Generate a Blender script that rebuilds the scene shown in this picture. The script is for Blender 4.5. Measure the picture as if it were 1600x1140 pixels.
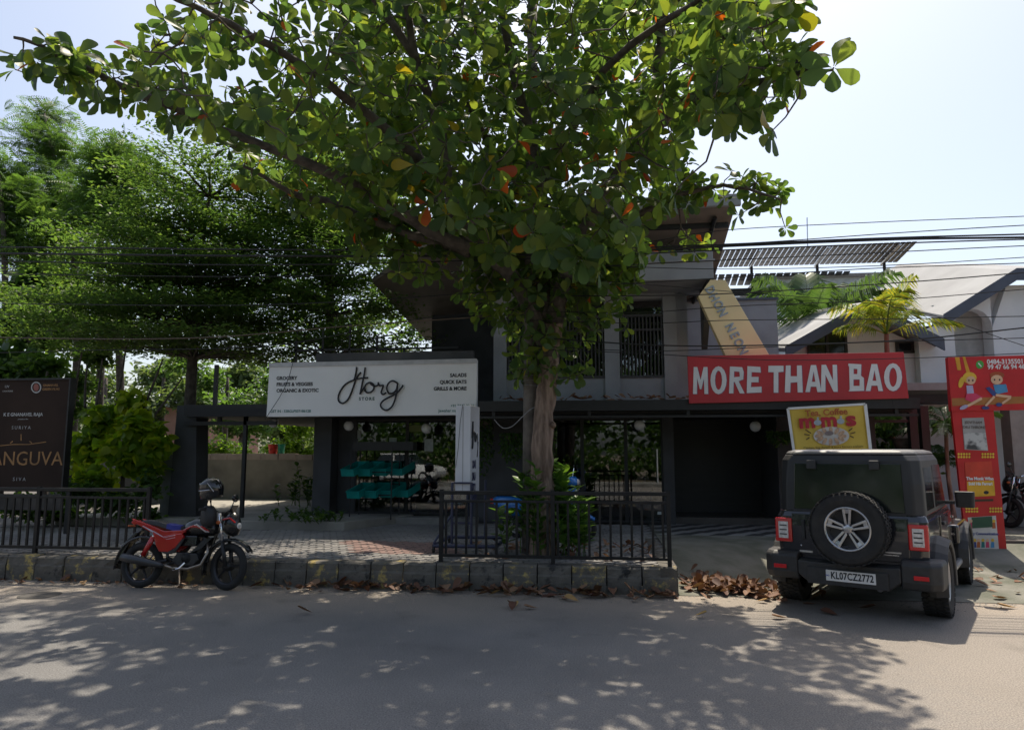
import bpy, math, random
import numpy as np
from mathutils import Vector, Matrix, Euler
R = math.radians
for _o in list(bpy.data.objects): bpy.data.objects.remove(_o)
scene = bpy.context.scene
COL = scene.collection

# ------------------------------------------------------------------ camera
FPX, YAW, PITCH, EYE = 1100.0, R(7.0), math.atan(135 / 1100.0), 1.8
cam_d = bpy.data.cameras.new('camera'); cam = bpy.data.objects.new('camera', cam_d); COL.objects.link(cam)
cam_d.sensor_width = 36.0; cam_d.lens = FPX / 1600 * 36.0; cam_d.clip_start = 0.05; cam_d.clip_end = 1500
cam.location = (0, 0, EYE); cam.rotation_euler = (R(90) + PITCH, 0, YAW)
scene.camera = cam
# ------------------------------------------------------------------ sky and sun
SUN_EL, SUN_AZ = R(64), R(4)
world = bpy.data.worlds.new('World'); scene.world = world; world.use_nodes = True
wn = world.node_tree; wn.nodes.clear()
wo = wn.nodes.new('ShaderNodeOutputWorld'); wb = wn.nodes.new('ShaderNodeBackground'); ws = wn.nodes.new('ShaderNodeTexSky')
ws.sky_type = 'NISHITA'; ws.sun_disc = False; ws.sun_elevation = SUN_EL; ws.sun_rotation = SUN_AZ
ws.altitude = 0; ws.air_density = 1.0; ws.dust_density = 2.8; ws.ozone_density = 1.0
wb.inputs['Strength'].default_value = 0.074
hs = wn.nodes.new('ShaderNodeHueSaturation'); hs.inputs['Saturation'].default_value = 0.78
wn.links.new(ws.outputs[0], hs.inputs['Color']); wn.links.new(hs.outputs[0], wb.inputs[0]); wn.links.new(wb.outputs[0], wo.inputs[0])
sun_d = bpy.data.lights.new('sun', 'SUN'); sun = bpy.data.objects.new('sun', sun_d); COL.objects.link(sun)
sun_d.energy = 2.6; sun_d.angle = R(0.53); sun_d.color = (1.0, 0.90, 0.74)
sv = Vector((math.sin(SUN_AZ) * math.cos(SUN_EL), math.cos(SUN_AZ) * math.cos(SUN_EL), math.sin(SUN_EL)))
sun.rotation_euler = sv.to_track_quat('Z', 'Y').to_euler(); sun.location = sv * 60
scene.view_settings.view_transform = 'Standard'; scene.view_settings.look = 'None'
scene.view_settings.exposure = 1.36; scene.view_settings.gamma = 1.0
scene.view_settings.use_curve_mapping = False
scene.render.engine = 'CYCLES'
scene.cycles.max_bounces = 8; scene.cycles.transparent_max_bounces = 12; scene.cycles.transmission_bounces = 6

# ------------------------------------------------------------------ surveying helpers: a photo pixel to a place
_f = Vector((-math.sin(YAW) * math.cos(PITCH), math.cos(YAW) * math.cos(PITCH), math.sin(PITCH)))
_u = Vector((math.sin(YAW) * math.sin(PITCH), -math.cos(YAW) * math.sin(PITCH), math.cos(PITCH)))
_r = Vector((math.cos(YAW), math.sin(YAW), 0)); _c = Vector((0, 0, EYE))
def ray(x, y): return _f + _r * ((x - 800) / FPX) + _u * ((570 - y) / FPX)
def aY(x, y, Y):
    d = ray(x, y); return _c + d * (Y / d.y)
def aZ(x, y, z):
    d = ray(x, y); return _c + d * ((z - EYE) / d.z)
def toward(x, y, D):
    d = ray(x, y); return _c + d * (D / math.hypot(d.x, d.y))

# ------------------------------------------------------------------ mesh helpers
class MB:
    def __init__(s): s.v = []; s.f = []
    def add(s, vs, fs):
        b = len(s.v); s.v += [tuple(p) for p in vs]; s.f += [tuple(i + b for i in f) for f in fs]; return s
    def box(s, c, d, rot=None):
        c = Vector(c); x, y, z = d[0] / 2, d[1] / 2, d[2] / 2
        vs = [Vector((i * x, j * y, k * z)) for k in (-1, 1) for j in (-1, 1) for i in (-1, 1)]
        if rot is not None: vs = [rot @ v for v in vs]
        return s.add([v + c for v in vs], [(0, 2, 3, 1), (4, 5, 7, 6), (0, 1, 5, 4), (2, 6, 7, 3), (0, 4, 6, 2), (1, 3, 7, 5)])
    def b2(s, a, b):
        return s.box([(a[i] + b[i]) / 2 for i in range(3)], [abs(b[i] - a[i]) for i in range(3)])
    def poly(s, pts): return s.add(pts, [tuple(range(len(pts)))])
    def prism(s, pts, vec):
        n = len(pts); vec = Vector(vec); p = [Vector(q) for q in pts]
        return s.add(p + [q + vec for q in p], [tuple(range(n))[::-1], tuple(range(n, 2 * n))] + [(i, (i + 1) % n, n + (i + 1) % n, n + i) for i in range(n)])
    def loft(s, rings, caps=True):
        n = len(rings[0]); vs = [p for r in rings for p in r]; fs = []
        for k in range(len(rings) - 1):
            for i in range(n):
                j = (i + 1) % n; fs.append((k * n + i, k * n + j, (k + 1) * n + j, (k + 1) * n + i))
        if caps: fs += [tuple(range(n))[::-1], tuple(range((len(rings) - 1) * n, len(rings) * n))]
        return s.add(vs, fs)
    def tube(s, pts, r, n=8, caps=True):
        pts = [Vector(p) for p in pts]; m = len(pts); rs = r if isinstance(r, (list, tuple)) else [r] * m
        T = [(pts[min(i + 1, m - 1)] - pts[max(i - 1, 0)]).normalized() for i in range(m)]
        a = T[0].orthogonal().normalized(); rings = []
        for i in range(m):
            a = (a - T[i] * a.dot(T[i])); a = a.normalized() if a.length > 1e-6 else T[i].orthogonal().normalized()
            b = T[i].cross(a)
            rings.append([pts[i] + (a * math.cos(2 * math.pi * k / n) + b * math.sin(2 * math.pi * k / n)) * rs[i] for k in range(n)])
        return s.loft(rings, caps)
    def lathe(s, prof, n=16, mat=None, caps=False):
        rings = []
        for r, z in prof:
            rr = [Vector((r * math.cos(2 * math.pi * k / n), r * math.sin(2 * math.pi * k / n), z)) for k in range(n)]
            rings.append([mat @ p for p in rr] if mat is not None else rr)
        return s.loft(rings, caps)
    def ball(s, c, r, n=14, m=8):
        r = r if isinstance(r, (list, tuple)) else (r, r, r); c = Vector(c)
        rings = []
        for i in range(m + 1):
            t = -math.pi / 2 + math.pi * i / m; t = max(min(t, 1.5), -1.5)
            rings.append([c + Vector((r[0] * math.cos(t) * math.cos(2 * math.pi * k / n), r[1] * math.cos(t) * math.sin(2 * math.pi * k / n), r[2] * math.sin(t))) for k in range(n)])
        return s.loft(rings, True)
    def mesh(s, name, mat=None, smooth=False):
        me = bpy.data.meshes.new(name); me.from_pydata(s.v, [], s.f); me.update()
        if mat is not None: me.materials.append(mat)
        if smooth: me.polygons.foreach_set('use_smooth', [True] * len(me.polygons))
        return me
    def build(s, name, mat, parent=None, smooth=False, bevel=0, seg=2, local=False, sub=0):
        o = bpy.data.objects.new(name, s.mesh(name, mat, smooth)); COL.objects.link(o)
        fin(o, parent, local)
        if sub: m = o.modifiers.new('sub', 'SUBSURF'); m.levels = sub; m.render_levels = sub
        if bevel:
            m = o.modifiers.new('bev', 'BEVEL'); m.width = bevel; m.segments = seg; m.limit_method = 'ANGLE'; m.angle_limit = R(35)
        return o
def wm(o):
    m = o.matrix_basis if o.parent is None else wm(o.parent) @ o.matrix_parent_inverse @ o.matrix_basis
    return m.copy()
def fin(o, parent, local=False):
    if parent is not None:
        o.parent = parent
        if not local: o.matrix_parent_inverse = wm(parent).inverted()
def tag(o, label=None, cat=None, group=None, kind=None):
    if label: o['label'] = label
    if cat: o['category'] = cat
    if group: o['group'] = group
    if kind: o['kind'] = kind
    return o
def thing(name, label, cat, loc=(0, 0, 0), rot=(0, 0, 0), group=None):
    o = bpy.data.objects.new(name, None); COL.objects.link(o); o.empty_display_size = 0.2
    o.location = loc; o.rotation_euler = rot
    return tag(o, label, cat, group)
def inst(name, me, parent=None, loc=(0, 0, 0), rot=(0, 0, 0), scale=(1, 1, 1), local=False):
    o = bpy.data.objects.new(name, me); COL.objects.link(o)
    o.location = loc; o.rotation_euler = rot; o.scale = scale
    fin(o, parent, local); return o
def copy_tree(o, parent=None):
    c = o.copy(); COL.objects.link(c)
    if parent is not None: c.parent = parent
    for ch in list(o.children): copy_tree(ch, c)
    return c
def npmesh(name, V, Fq, mat, smooth=True):
    me = bpy.data.meshes.new(name); V = np.ascontiguousarray(V, dtype=np.float32).reshape(-1, 3); Fq = np.ascontiguousarray(Fq, dtype=np.int32)
    k = Fq.shape[1]; me.vertices.add(len(V)); me.vertices.foreach_set('co', V.ravel())
    me.loops.add(Fq.size); me.loops.foreach_set('vertex_index', Fq.ravel())
    me.polygons.add(len(Fq)); me.polygons.foreach_set('loop_start', np.arange(0, Fq.size, k, dtype=np.int32))
    me.polygons.foreach_set('loop_total', np.full(len(Fq), k, dtype=np.int32))
    me.update(calc_edges=True); me.validate()
    me.materials.append(mat)
    if smooth: me.polygons.foreach_set('use_smooth', np.ones(len(me.polygons), dtype=bool))
    return me
def npobj(name, V, Fq, mat, parent=None, smooth=True):
    o = bpy.data.objects.new(name, npmesh(name, V, Fq, mat, smooth)); COL.objects.link(o); fin(o, parent); return o
def text(name, body, mat, parent, M, size, align='CENTER', bold=0.0, depth=0.002, xs=1.0, space=1.0):
    """flat lettering; M places the text plane (x right, y up, z out of the face)"""
    cu = bpy.data.curves.new(name, 'FONT'); cu.body = body; cu.size = size; cu.align_x = align; cu.align_y = 'CENTER'
    cu.extrude = depth; cu.offset = bold; cu.space_character = space; cu.resolution_u = 3
    t = bpy.data.objects.new('tmp', cu); 
    me = bpy.data.meshes.new_from_object(t)
    bpy.data.objects.remove(t); bpy.data.curves.remove(cu)
    me.transform(M @ Matrix.Diagonal((xs, 1, 1, 1))); me.name = name; me.materials.clear(); me.materials.append(mat)
    o = bpy.data.objects.new(name, me); COL.objects.link(o); fin(o, parent, False); return o
def frame(o, xdir, ydir):
    x = Vector(xdir).normalized(); z = x.cross(Vector(ydir)).normalized(); y = z.cross(x)
    return Matrix(((x.x, y.x, z.x, o[0]), (x.y, y.y, z.y, o[1]), (x.z, y.z, z.z, o[2]), (0, 0, 0, 1)))
def front(X, Y, Z): return frame((X, Y, Z), (1, 0, 0), (0, 0, 1))      # faces the street (-Y)

# ------------------------------------------------------------------ materials
MATS = {}
def mat(name, col, rough=0.6, metal=0.0, var=0.12, scale=5.0, bump=0.0, bscale=60.0, spec=0.5, coat=0.0, col2=None, lo=0.35, hi=0.65, emit=0.0, detail=6.0):
    m = bpy.data.materials.new(name); m.use_nodes = True; nt = m.node_tree; b = nt.nodes['Principled BSDF']
    b.inputs['Roughness'].default_value = rough; b.inputs['Metallic'].default_value = metal
    b.inputs['Specular IOR Level'].default_value = spec; b.inputs['Coat Weight'].default_value = coat
    tc = nt.nodes.new('ShaderNodeTexCoord'); no = nt.nodes.new('ShaderNodeTexNoise'); no.inputs['Scale'].default_value = scale; no.inputs['Detail'].default_value = detail
    nt.links.new(tc.outputs['Object'], no.inputs['Vector'])
    rp = nt.nodes.new('ShaderNodeValToRGB'); rp.color_ramp.elements[0].position = lo; rp.color_ramp.elements[1].position = hi
    c2 = col2 if col2 is not None else [min(1, c * (1 + var)) for c in col]
    c1 = col if col2 is not None else [c * (1 - var) for c in col]
    rp.color_ramp.elements[0].color = (*c1, 1); rp.color_ramp.elements[1].color = (*c2, 1)
    nt.links.new(no.outputs['Fac'], rp.inputs['Fac']); nt.links.new(rp.outputs['Color'], b.inputs['Base Color'])
    # roughness breakup
    mr = nt.nodes.new('ShaderNodeMapRange'); mr.inputs['To Min'].default_value = max(0.02, rough - 0.08); mr.inputs['To Max'].default_value = min(1, rough + 0.10)
    nt.links.new(no.outputs['Fac'], mr.inputs['Value']); nt.links.new(mr.outputs[0], b.inputs['Roughness'])
    if bump:
        n2 = nt.nodes.new('ShaderNodeTexNoise'); n2.inputs['Scale'].default_value = bscale; n2.inputs['Detail'].default_value = 8
        nt.links.new(tc.outputs['Object'], n2.inputs['Vector']); bp = nt.nodes.new('ShaderNodeBump'); bp.inputs['Strength'].default_value = bump; bp.inputs['Distance'].default_value = 0.02
        nt.links.new(n2.outputs['Fac'], bp.inputs['Height']); nt.links.new(bp.outputs['Normal'], b.inputs['Normal'])
    if emit: b.inputs['Emission Color'].default_value = (*col, 1); b.inputs['Emission Strength'].default_value = emit
    MATS[name] = m; return m
def barkmat(name, c1, c2):
    m = mat(name, c1, 0.95, scale=9, col2=c2, lo=.35, hi=.7, bump=1.0, bscale=20); nt = m.node_tree
    mp = nt.nodes.new('ShaderNodeMapping'); mp.inputs['Scale'].default_value = (1.6, 1.6, .32); tc = next(n for n in nt.nodes if n.type == 'TEX_COORD'); nt.links.new(tc.outputs['Object'], mp.inputs['Vector'])
    for n in nt.nodes:
        if n.type == 'TEX_NOISE': nt.links.new(mp.outputs[0], n.inputs['Vector'])
        if n.type == 'BUMP': n.inputs['Distance'].default_value = .05
    return m
def leafmat(name, cols, transl=0.45, gloss=0.35, tboost=1.6):
    m = bpy.data.materials.new(name); m.use_nodes = True; nt = m.node_tree; nt.nodes.clear()
    out = nt.nodes.new('ShaderNodeOutputMaterial'); ge = nt.nodes.new('ShaderNodeNewGeometry'); oi = nt.nodes.new('ShaderNodeObjectInfo')
    ad = nt.nodes.new('ShaderNodeMath'); ad.operation = 'ADD'; fr = nt.nodes.new('ShaderNodeMath'); fr.operation = 'FRACT'
    nt.links.new(ge.outputs['Random Per Island'], ad.inputs[0]); nt.links.new(oi.outputs['Random'], ad.inputs[1]); nt.links.new(ad.outputs[0], fr.inputs[0])
    rp = nt.nodes.new('ShaderNodeValToRGB'); el = rp.color_ramp.elements
    while len(el) < len(cols): el.new(0.5)
    for i, c in enumerate(cols): el[i].position = i / (len(cols) - 1) if len(cols) > 1 else 0; el[i].color = (*c, 1)
    nt.links.new(fr.outputs[0], rp.inputs['Fac'])
    pb = nt.nodes.new('ShaderNodeBsdfPrincipled'); pb.inputs['Roughness'].default_value = gloss; pb.inputs['Specular IOR Level'].default_value = 0.4
    nt.links.new(rp.outputs[0], pb.inputs['Base Color'])
    tr = nt.nodes.new('ShaderNodeBsdfTranslucent'); mx = nt.nodes.new('ShaderNodeMix'); mx.data_type = 'RGBA'; mx.blend_type = 'MULTIPLY'; mx.inputs['Factor'].default_value = 1.0
    nt.links.new(rp.outputs[0], mx.inputs['A']); mx.inputs['B'].default_value = (1.10 * tboost, 1.06 * tboost, 0.5 * tboost, 1); nt.links.new(mx.outputs['Result'], tr.inputs['Color'])
    ms = nt.nodes.new('ShaderNodeMixShader'); ms.inputs[0].default_value = transl
    nt.links.new(pb.outputs[0], ms.inputs[1]); nt.links.new(tr.outputs[0], ms.inputs[2]); nt.links.new(ms.outputs[0], out.inputs[0])
    MATS[name] = m; return m
def glassmat(name, tint=(0.6, 0.65, 0.65), refl=0.06):
    m = bpy.data.materials.new(name); m.use_nodes = True; nt = m.node_tree; nt.nodes.clear()
    out = nt.nodes.new('ShaderNodeOutputMaterial'); t = nt.nodes.new('ShaderNodeBsdfTransparent'); t.inputs[0].default_value = (*tint, 1)
    g = nt.nodes.new('ShaderNodeBsdfGlossy'); g.inputs['Roughness'].default_value = 0.015; g.inputs[0].default_value = (0.95, 0.97, 1, 1)
    lw = nt.nodes.new('ShaderNodeFresnel'); lw.inputs[0].default_value = 1.5; a = nt.nodes.new('ShaderNodeMath'); a.operation = 'ADD'; a.inputs[1].default_value = refl; a.use_clamp = True
    nt.links.new(lw.outputs[0], a.inputs[0]); ms = nt.nodes.new('ShaderNodeMixShader')
    nt.links.new(a.outputs[0], ms.inputs[0]); nt.links.new(t.outputs[0], ms.inputs[1]); nt.links.new(g.outputs[0], ms.inputs[2]); nt.links.new(ms.outputs[0], out.inputs[0])
    MATS[name] = m; return m

black_metal = mat('black painted metal', (0.012, 0.012, 0.013), 0.5, var=0.3, scale=9, bump=0.05)
rail_metal = mat('worn black rail paint', (0.011, 0.011, 0.012), 0.45, scale=7, col2=(0.032, 0.028, 0.025), lo=0.5, hi=0.8, spec=.35)
dark_wall = mat('charcoal painted plaster', (0.05, 0.051, 0.055), 0.7, var=0.25, scale=2.0, bump=0.15)
grey_wall = mat('slate grey painted plaster', (0.30, 0.315, 0.345), 0.75, var=0.12, scale=1.6, bump=0.12, bscale=40)
soffit = mat('brown grey soffit sheet', (0.20, 0.17, 0.155), 0.6, var=0.15, scale=3)
white_wall = mat('white house plaster', (0.62, 0.65, 0.68), 0.8, scale=1.2, col2=(0.74, 0.76, 0.78), bump=0.08)
pale_roof = mat('pale grey roof', (0.24, 0.245, 0.255), 0.85, scale=1.0, col2=(0.33, 0.335, 0.345), bump=0.1)
blue_trim = mat('dark blue grey trim', (0.07, 0.085, 0.12), 0.6)
concrete = mat('weathered concrete', (0.13, 0.125, 0.115), 0.9, scale=2.2, col2=(0.24, 0.23, 0.21), bump=0.35, bscale=30)
wallgrey = mat('stained compound wall', (0.13, 0.12, 0.10), 0.9, scale=1.3, col2=(0.24, 0.225, 0.19), bump=0.25, bscale=25)
moss_conc = mat('mossy concrete', (0.09, 0.095, 0.07), 0.92, scale=1.7, col2=(0.20, 0.19, 0.165), bump=0.4, bscale=25)
white_panel = mat('white sign panel', (0.78, 0.79, 0.81), 0.45, scale=1.1, col2=(0.86, 0.86, 0.87), lo=0.3, hi=0.6)
ink = mat('black sign lettering', (0.012, 0.012, 0.018), 0.5)
teal_ink = mat('teal green print', (0.02, 0.16, 0.15), 0.6)
red_flex = mat('red flex banner', (0.47, 0.028, 0.036), 0.5, var=0.1, scale=1.2)
white_ink = mat('white print', (0.72, 0.72, 0.74), 0.55, var=0.05)
yellow_flex = mat('yellow flex banner', (0.62, 0.42, 0.045), 0.5, scale=2.5, col2=(0.70, 0.50, 0.08))
cream = mat('cream yellow sign beam', (0.90, 0.74, 0.42), 0.6, var=0.06, scale=1.5)
steel = mat('brushed steel', (0.5, 0.5, 0.52), 0.3, 0.9, var=0.1)
chrome = mat('chrome', (0.75, 0.75, 0.78), 0.12, 1.0, var=0.03)
glass = glassmat('shop glass', (0.62, 0.66, 0.66), 0.04)
rubber = mat('tyre rubber', (0.018, 0.018, 0.019), 0.85, scale=8, col2=(0.045, 0.042, 0.038), lo=0.45, hi=0.8, bump=0.2)
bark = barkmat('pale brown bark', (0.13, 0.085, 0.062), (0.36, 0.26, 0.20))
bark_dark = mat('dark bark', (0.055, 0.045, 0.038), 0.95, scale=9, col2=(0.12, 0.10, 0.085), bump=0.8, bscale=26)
pole_mat = mat('weathered pole concrete', (0.10, 0.088, 0.078), 0.92, scale=5, col2=(0.19, 0.165, 0.145), bump=0.5, bscale=30)
L_almond = leafmat('almond leaf', [(0.042, 0.082, 0.032), (0.070, 0.125, 0.036), (0.108, 0.160, 0.036), (0.055, 0.102, 0.040), (0.16, 0.20, 0.036)], 0.60, 0.45, 1.8)
L_red = leafmat('orange almond leaf', [(0.40, 0.07, 0.02), (0.52, 0.12, 0.02), (0.42, 0.05, 0.018)], 0.5, 0.4, 1.2)
L_yellow = leafmat('yellow almond leaf', [(0.22, 0.22, 0.02), (0.40, 0.26, 0.02)], 0.5, 0.4, 1.4)
L_small = leafmat('small tree leaf', [(0.040, 0.085, 0.027), (0.070, 0.13, 0.035), (0.052, 0.10, 0.032), (0.11, 0.17, 0.04)], 0.56, 0.5, 1.9)
L_pinn = leafmat('feathery leaf', [(0.045, 0.10, 0.03), (0.08, 0.15, 0.035), (0.06, 0.12, 0.04)], 0.52, 0.5, 1.8)
L_bush = leafmat('broad bush leaf', [(0.11, 0.20, 0.018), (0.17, 0.27, 0.022), (0.28, 0.33, 0.024), (0.12, 0.20, 0.022)], 0.62, 0.4, 2.0)
L_deep = leafmat('deep green leaf', [(0.032, 0.072, 0.022), (0.06, 0.12, 0.03), (0.09, 0.155, 0.03)], 0.52, 0.42, 1.8)
L_hedge = leafmat('bright hedge leaf', [(0.09, 0.17, 0.015), (0.14, 0.23, 0.02), (0.07, 0.14, 0.02)], 0.5, 0.45, 1.8)
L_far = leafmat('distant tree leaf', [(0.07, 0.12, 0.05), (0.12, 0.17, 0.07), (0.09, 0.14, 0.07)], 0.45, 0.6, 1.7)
L_palmy = leafmat('yellow palm leaflet', [(0.08, 0.14, 0.03), (0.13, 0.18, 0.03), (0.26, 0.23, 0.03), (0.07, 0.12, 0.03)], 0.5, 0.4, 1.7)
L_palmg = leafmat('green palm leaflet', [(0.04, 0.085, 0.03), (0.065, 0.12, 0.04), (0.055, 0.10, 0.035)], 0.45, 0.4, 1.5)
L_dry = leafmat('dry fallen leaf', [(0.10, 0.042, 0.027), (0.17, 0.08, 0.045), (0.25, 0.145, 0.085), (0.075, 0.032, 0.024)], 0.1, 0.7, 1.0)
L_drylight = leafmat('pale fallen leaf', [(0.40, 0.26, 0.13), (0.34, 0.19, 0.08), (0.42, 0.32, 0.10)], 0.12, 0.7, 1.0)

# ================================================================== THE SETTING
rnd = random.Random(7)
def road_material():
    m = bpy.data.materials.new('dusty asphalt'); m.use_nodes = True; nt = m.node_tree; b = nt.nodes['Principled BSDF']; N = nt.nodes.new; L = nt.links.new
    tc = N('ShaderNodeTexCoord')
    n1 = N('ShaderNodeTexNoise'); n1.inputs['Scale'].default_value = 0.7; n1.inputs['Detail'].default_value = 8
    n2 = N('ShaderNodeTexNoise'); n2.inputs['Scale'].default_value = 85; n2.inputs['Detail'].default_value = 3
    n3 = N('ShaderNodeTexNoise'); n3.inputs['Scale'].default_value = 9; n3.inputs['Detail'].default_value = 6
    vo = N('ShaderNodeTexVoronoi'); vo.inputs['Scale'].default_value = 55
    for n in (n1, n2, n3, vo): L(tc.outputs['Object'], n.inputs['Vector'])
    sx = N('ShaderNodeSeparateXYZ'); L(tc.outputs['Object'], sx.inputs[0])
    # dust swept to the kerb, with a ragged edge
    a = N('ShaderNodeMath'); a.operation = 'MULTIPLY_ADD'; a.inputs[1].default_value = 1.9; L(n1.outputs['Fac'], a.inputs[0]); L(sx.outputs['Y'], a.inputs[2])
    mr = N('ShaderNodeMapRange'); mr.inputs['From Min'].default_value = 8.2; mr.inputs['From Max'].default_value = 10.2; L(a.outputs[0], mr.inputs['Value'])
    xr = N('ShaderNodeMath'); xr.operation = 'MULTIPLY_ADD'; xr.inputs[1].default_value = 2.4; L(n3.outputs['Fac'], xr.inputs[0]); L(sx.outputs['X'], xr.inputs[2])
    xm = N('ShaderNodeMapRange'); xm.inputs['From Min'].default_value = 0.6; xm.inputs['From Max'].default_value = 4.2; xm.inputs['To Max'].default_value = 0.6; L(xr.outputs[0], xm.inputs['Value'])
    mx0 = N('ShaderNodeMath'); mx0.operation = 'MAXIMUM'; L(mr.outputs[0], mx0.inputs[0]); L(xm.outputs[0], mx0.inputs[1])
    c0 = N('ShaderNodeValToRGB'); c0.color_ramp.elements[0].position = 0.3; c0.color_ramp.elements[1].position = 0.72
    c0.color_ramp.elements[0].color = (0.140, 0.136, 0.134, 1); c0.color_ramp.elements[1].color = (0.20, 0.193, 0.187, 1); L(n1.outputs['Fac'], c0.inputs['Fac'])
    mx = N('ShaderNodeMix'); mx.data_type = 'RGBA'; L(mx0.outputs[0], mx.inputs['Factor']); L(c0.outputs[0], mx.inputs['A']); mx.inputs['B'].default_value = (0.27, 0.23, 0.19, 1)
    # stone chips
    sp = N('ShaderNodeMapRange'); sp.inputs['From Min'].default_value = 0.3; sp.inputs['From Max'].default_value = 0.75; sp.inputs['To Min'].default_value = 0.58; sp.inputs['To Max'].default_value = 1.5; L(n2.outputs['Fac'], sp.inputs['Value'])
    m2 = N('ShaderNodeMix'); m2.data_type = 'RGBA'; m2.blend_type = 'MULTIPLY'; m2.inputs['Factor'].default_value = 1; L(mx.outputs['Result'], m2.inputs['A']); L(sp.outputs[0], m2.inputs['B'])
    # old oily stains
    n4 = N('ShaderNodeTexNoise'); n4.inputs['Scale'].default_value = 1.7; n4.inputs['Detail'].default_value = 4; L(tc.outputs['Object'], n4.inputs['Vector'])
    st = N('ShaderNodeMapRange'); st.inputs['From Min'].default_value = 0.6; st.inputs['From Max'].default_value = 0.72; st.inputs['To Min'].default_value = 1; st.inputs['To Max'].default_value = 0.82; L(n4.outputs['Fac'], st.inputs['Value'])
    m3 = N('ShaderNodeMix'); m3.data_type = 'RGBA'; m3.blend_type = 'MULTIPLY'; m3.inputs['Factor'].default_value = 1; L(m2.outputs['Result'], m3.inputs['A']); L(st.outputs[0], m3.inputs['B'])
    L(m3.outputs['Result'], b.inputs['Base Color']); b.inputs['Roughness'].default_value = 0.88; b.inputs['Specular IOR Level'].default_value = 0.3
    bp = N('ShaderNodeBump'); bp.inputs['Strength'].default_value = 0.55; bp.inputs['Distance'].default_value = 0.006
    ad = N('ShaderNodeMath'); ad.operation = 'ADD'; L(vo.outputs['Distance'], ad.inputs[0]); L(n2.outputs['Fac'], ad.inputs[1]); L(ad.outputs[0], bp.inputs['Height']); L(bp.outputs[0], b.inputs['Normal'])
    return m
road_mat = road_material()
soil = mat('brown soil', (0.10, 0.075, 0.05), 0.95, scale=0.8, col2=(0.17, 0.14, 0.10), bump=0.5, bscale=8)
KY = 9.31          # kerb face
PZ = 0.33          # pavement height
tag(MB().poly([(-400, -300, -0.06), (400, -300, -0.06), (400, 500, -0.06), (-400, 500, -0.06)]).build('ground', soil), kind='structure')
g = MB(); xs = [-40, -14, -7, 0, 7, 14, 40]; ys = [-7, -3, 2, 6, KY + 0.02]
for i in range(len(xs) - 1):
    for j in range(len(ys) - 1): g.poly([(xs[i], ys[j], 0), (xs[i + 1], ys[j], 0), (xs[i + 1], ys[j + 1], 0), (xs[i], ys[j + 1], 0)])
tag(g.build('road', road_mat), kind='structure')
# raised pavement bed, the shop forecourt and patio stand on it
bed = mat('jointing sand', (0.07, 0.062, 0.055), 0.95, scale=6, col2=(0.11, 0.10, 0.09))
pv = tag(MB().b2((-40, KY + 0.2, -0.05), (0.98, 40, PZ - 0.012)).build('pavement', bed), kind='structure')
paver_m = mat('grey paver block', (0.16, 0.152, 0.146), 0.9, scale=1.1, col2=(0.25, 0.238, 0.228), bump=0.3, bscale=50)
paver_r = mat('faded red paver block', (0.19, 0.12, 0.105), 0.9, scale=1.4, col2=(0.25, 0.165, 0.145), bump=0.3, bscale=50)
PW, PL = 0.112, 0.225
def paver_v(w, l): # bevelled block
    a, b, t, e = l / 2 - 0.006, w / 2 - 0.006, 0.0, 0.012
    return [(-a, -b, t - 0.03), (a, -b, t - 0.03), (a, b, t - 0.03), (-a, b, t - 0.03), (-a + e, -b + e, t), (a - e, -b + e, t), (a - e, b - e, t), (-a + e, b - e, t)]
PF = [(4, 5, 6, 7), (0, 1, 5, 4), (1, 2, 6, 5), (2, 3, 7, 6), (3, 0, 4, 7)]
pm1 = MB().add(paver_v(PW, PL), PF).mesh('paver', paver_m); pm2 = MB().add(paver_v(PW, PL), PF).mesh('paver', paver_r)
cells = []
ca, sa = math.cos(R(22)), math.sin(R(22))
for i in range(-150, 150):
    for j in range(-60, 120):
        u_, v_ = (i + 0.5 * (j % 2)) * PL, j * PW
        X = -4 + ca * u_ - sa * v_; Y = 11 + sa * u_ + ca * v_
        if -12 < X < 0.9 and KY + 0.3 < Y < 12.95: cells.append((X, Y))
        elif -4.7 < X < 0.9 and 12.9 < Y < 14.7: cells.append((X, Y))
near = sorted(cells, key=lambda c: (c[0] + 3.6) ** 2 * 0.35 + (c[1] - 10.3) ** 2)
V, Fq = [], []
for k, (X, Y) in enumerate(near):
    red = abs((X + 3.1) + 0.5 * (Y - 10.9)) < 0.85 and 10.2 < Y < 11.6
    z = PZ + rnd.uniform(-0.004, 0.004); tilt = (rnd.uniform(-0.012, 0.012), rnd.uniform(-0.012, 0.012), R(22) + rnd.uniform(-0.02, 0.02))
    if k < 300: inst('paver', pm2 if red else pm1, pv, (X, Y, z), tilt)
    else:
        M = Matrix.Translation((X, Y, z)) @ Euler(tilt).to_matrix().to_4x4(); b = len(V)
        V += [tuple(M @ Vector(p)) for p in paver_v(PW, PL)]; Fq += [tuple(i + b for i in f) for f in PF]
ps = MB(); ps.v, ps.f = V, Fq; tag(ps.build('paver_field', paver_m, pv), kind='stuff')
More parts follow.
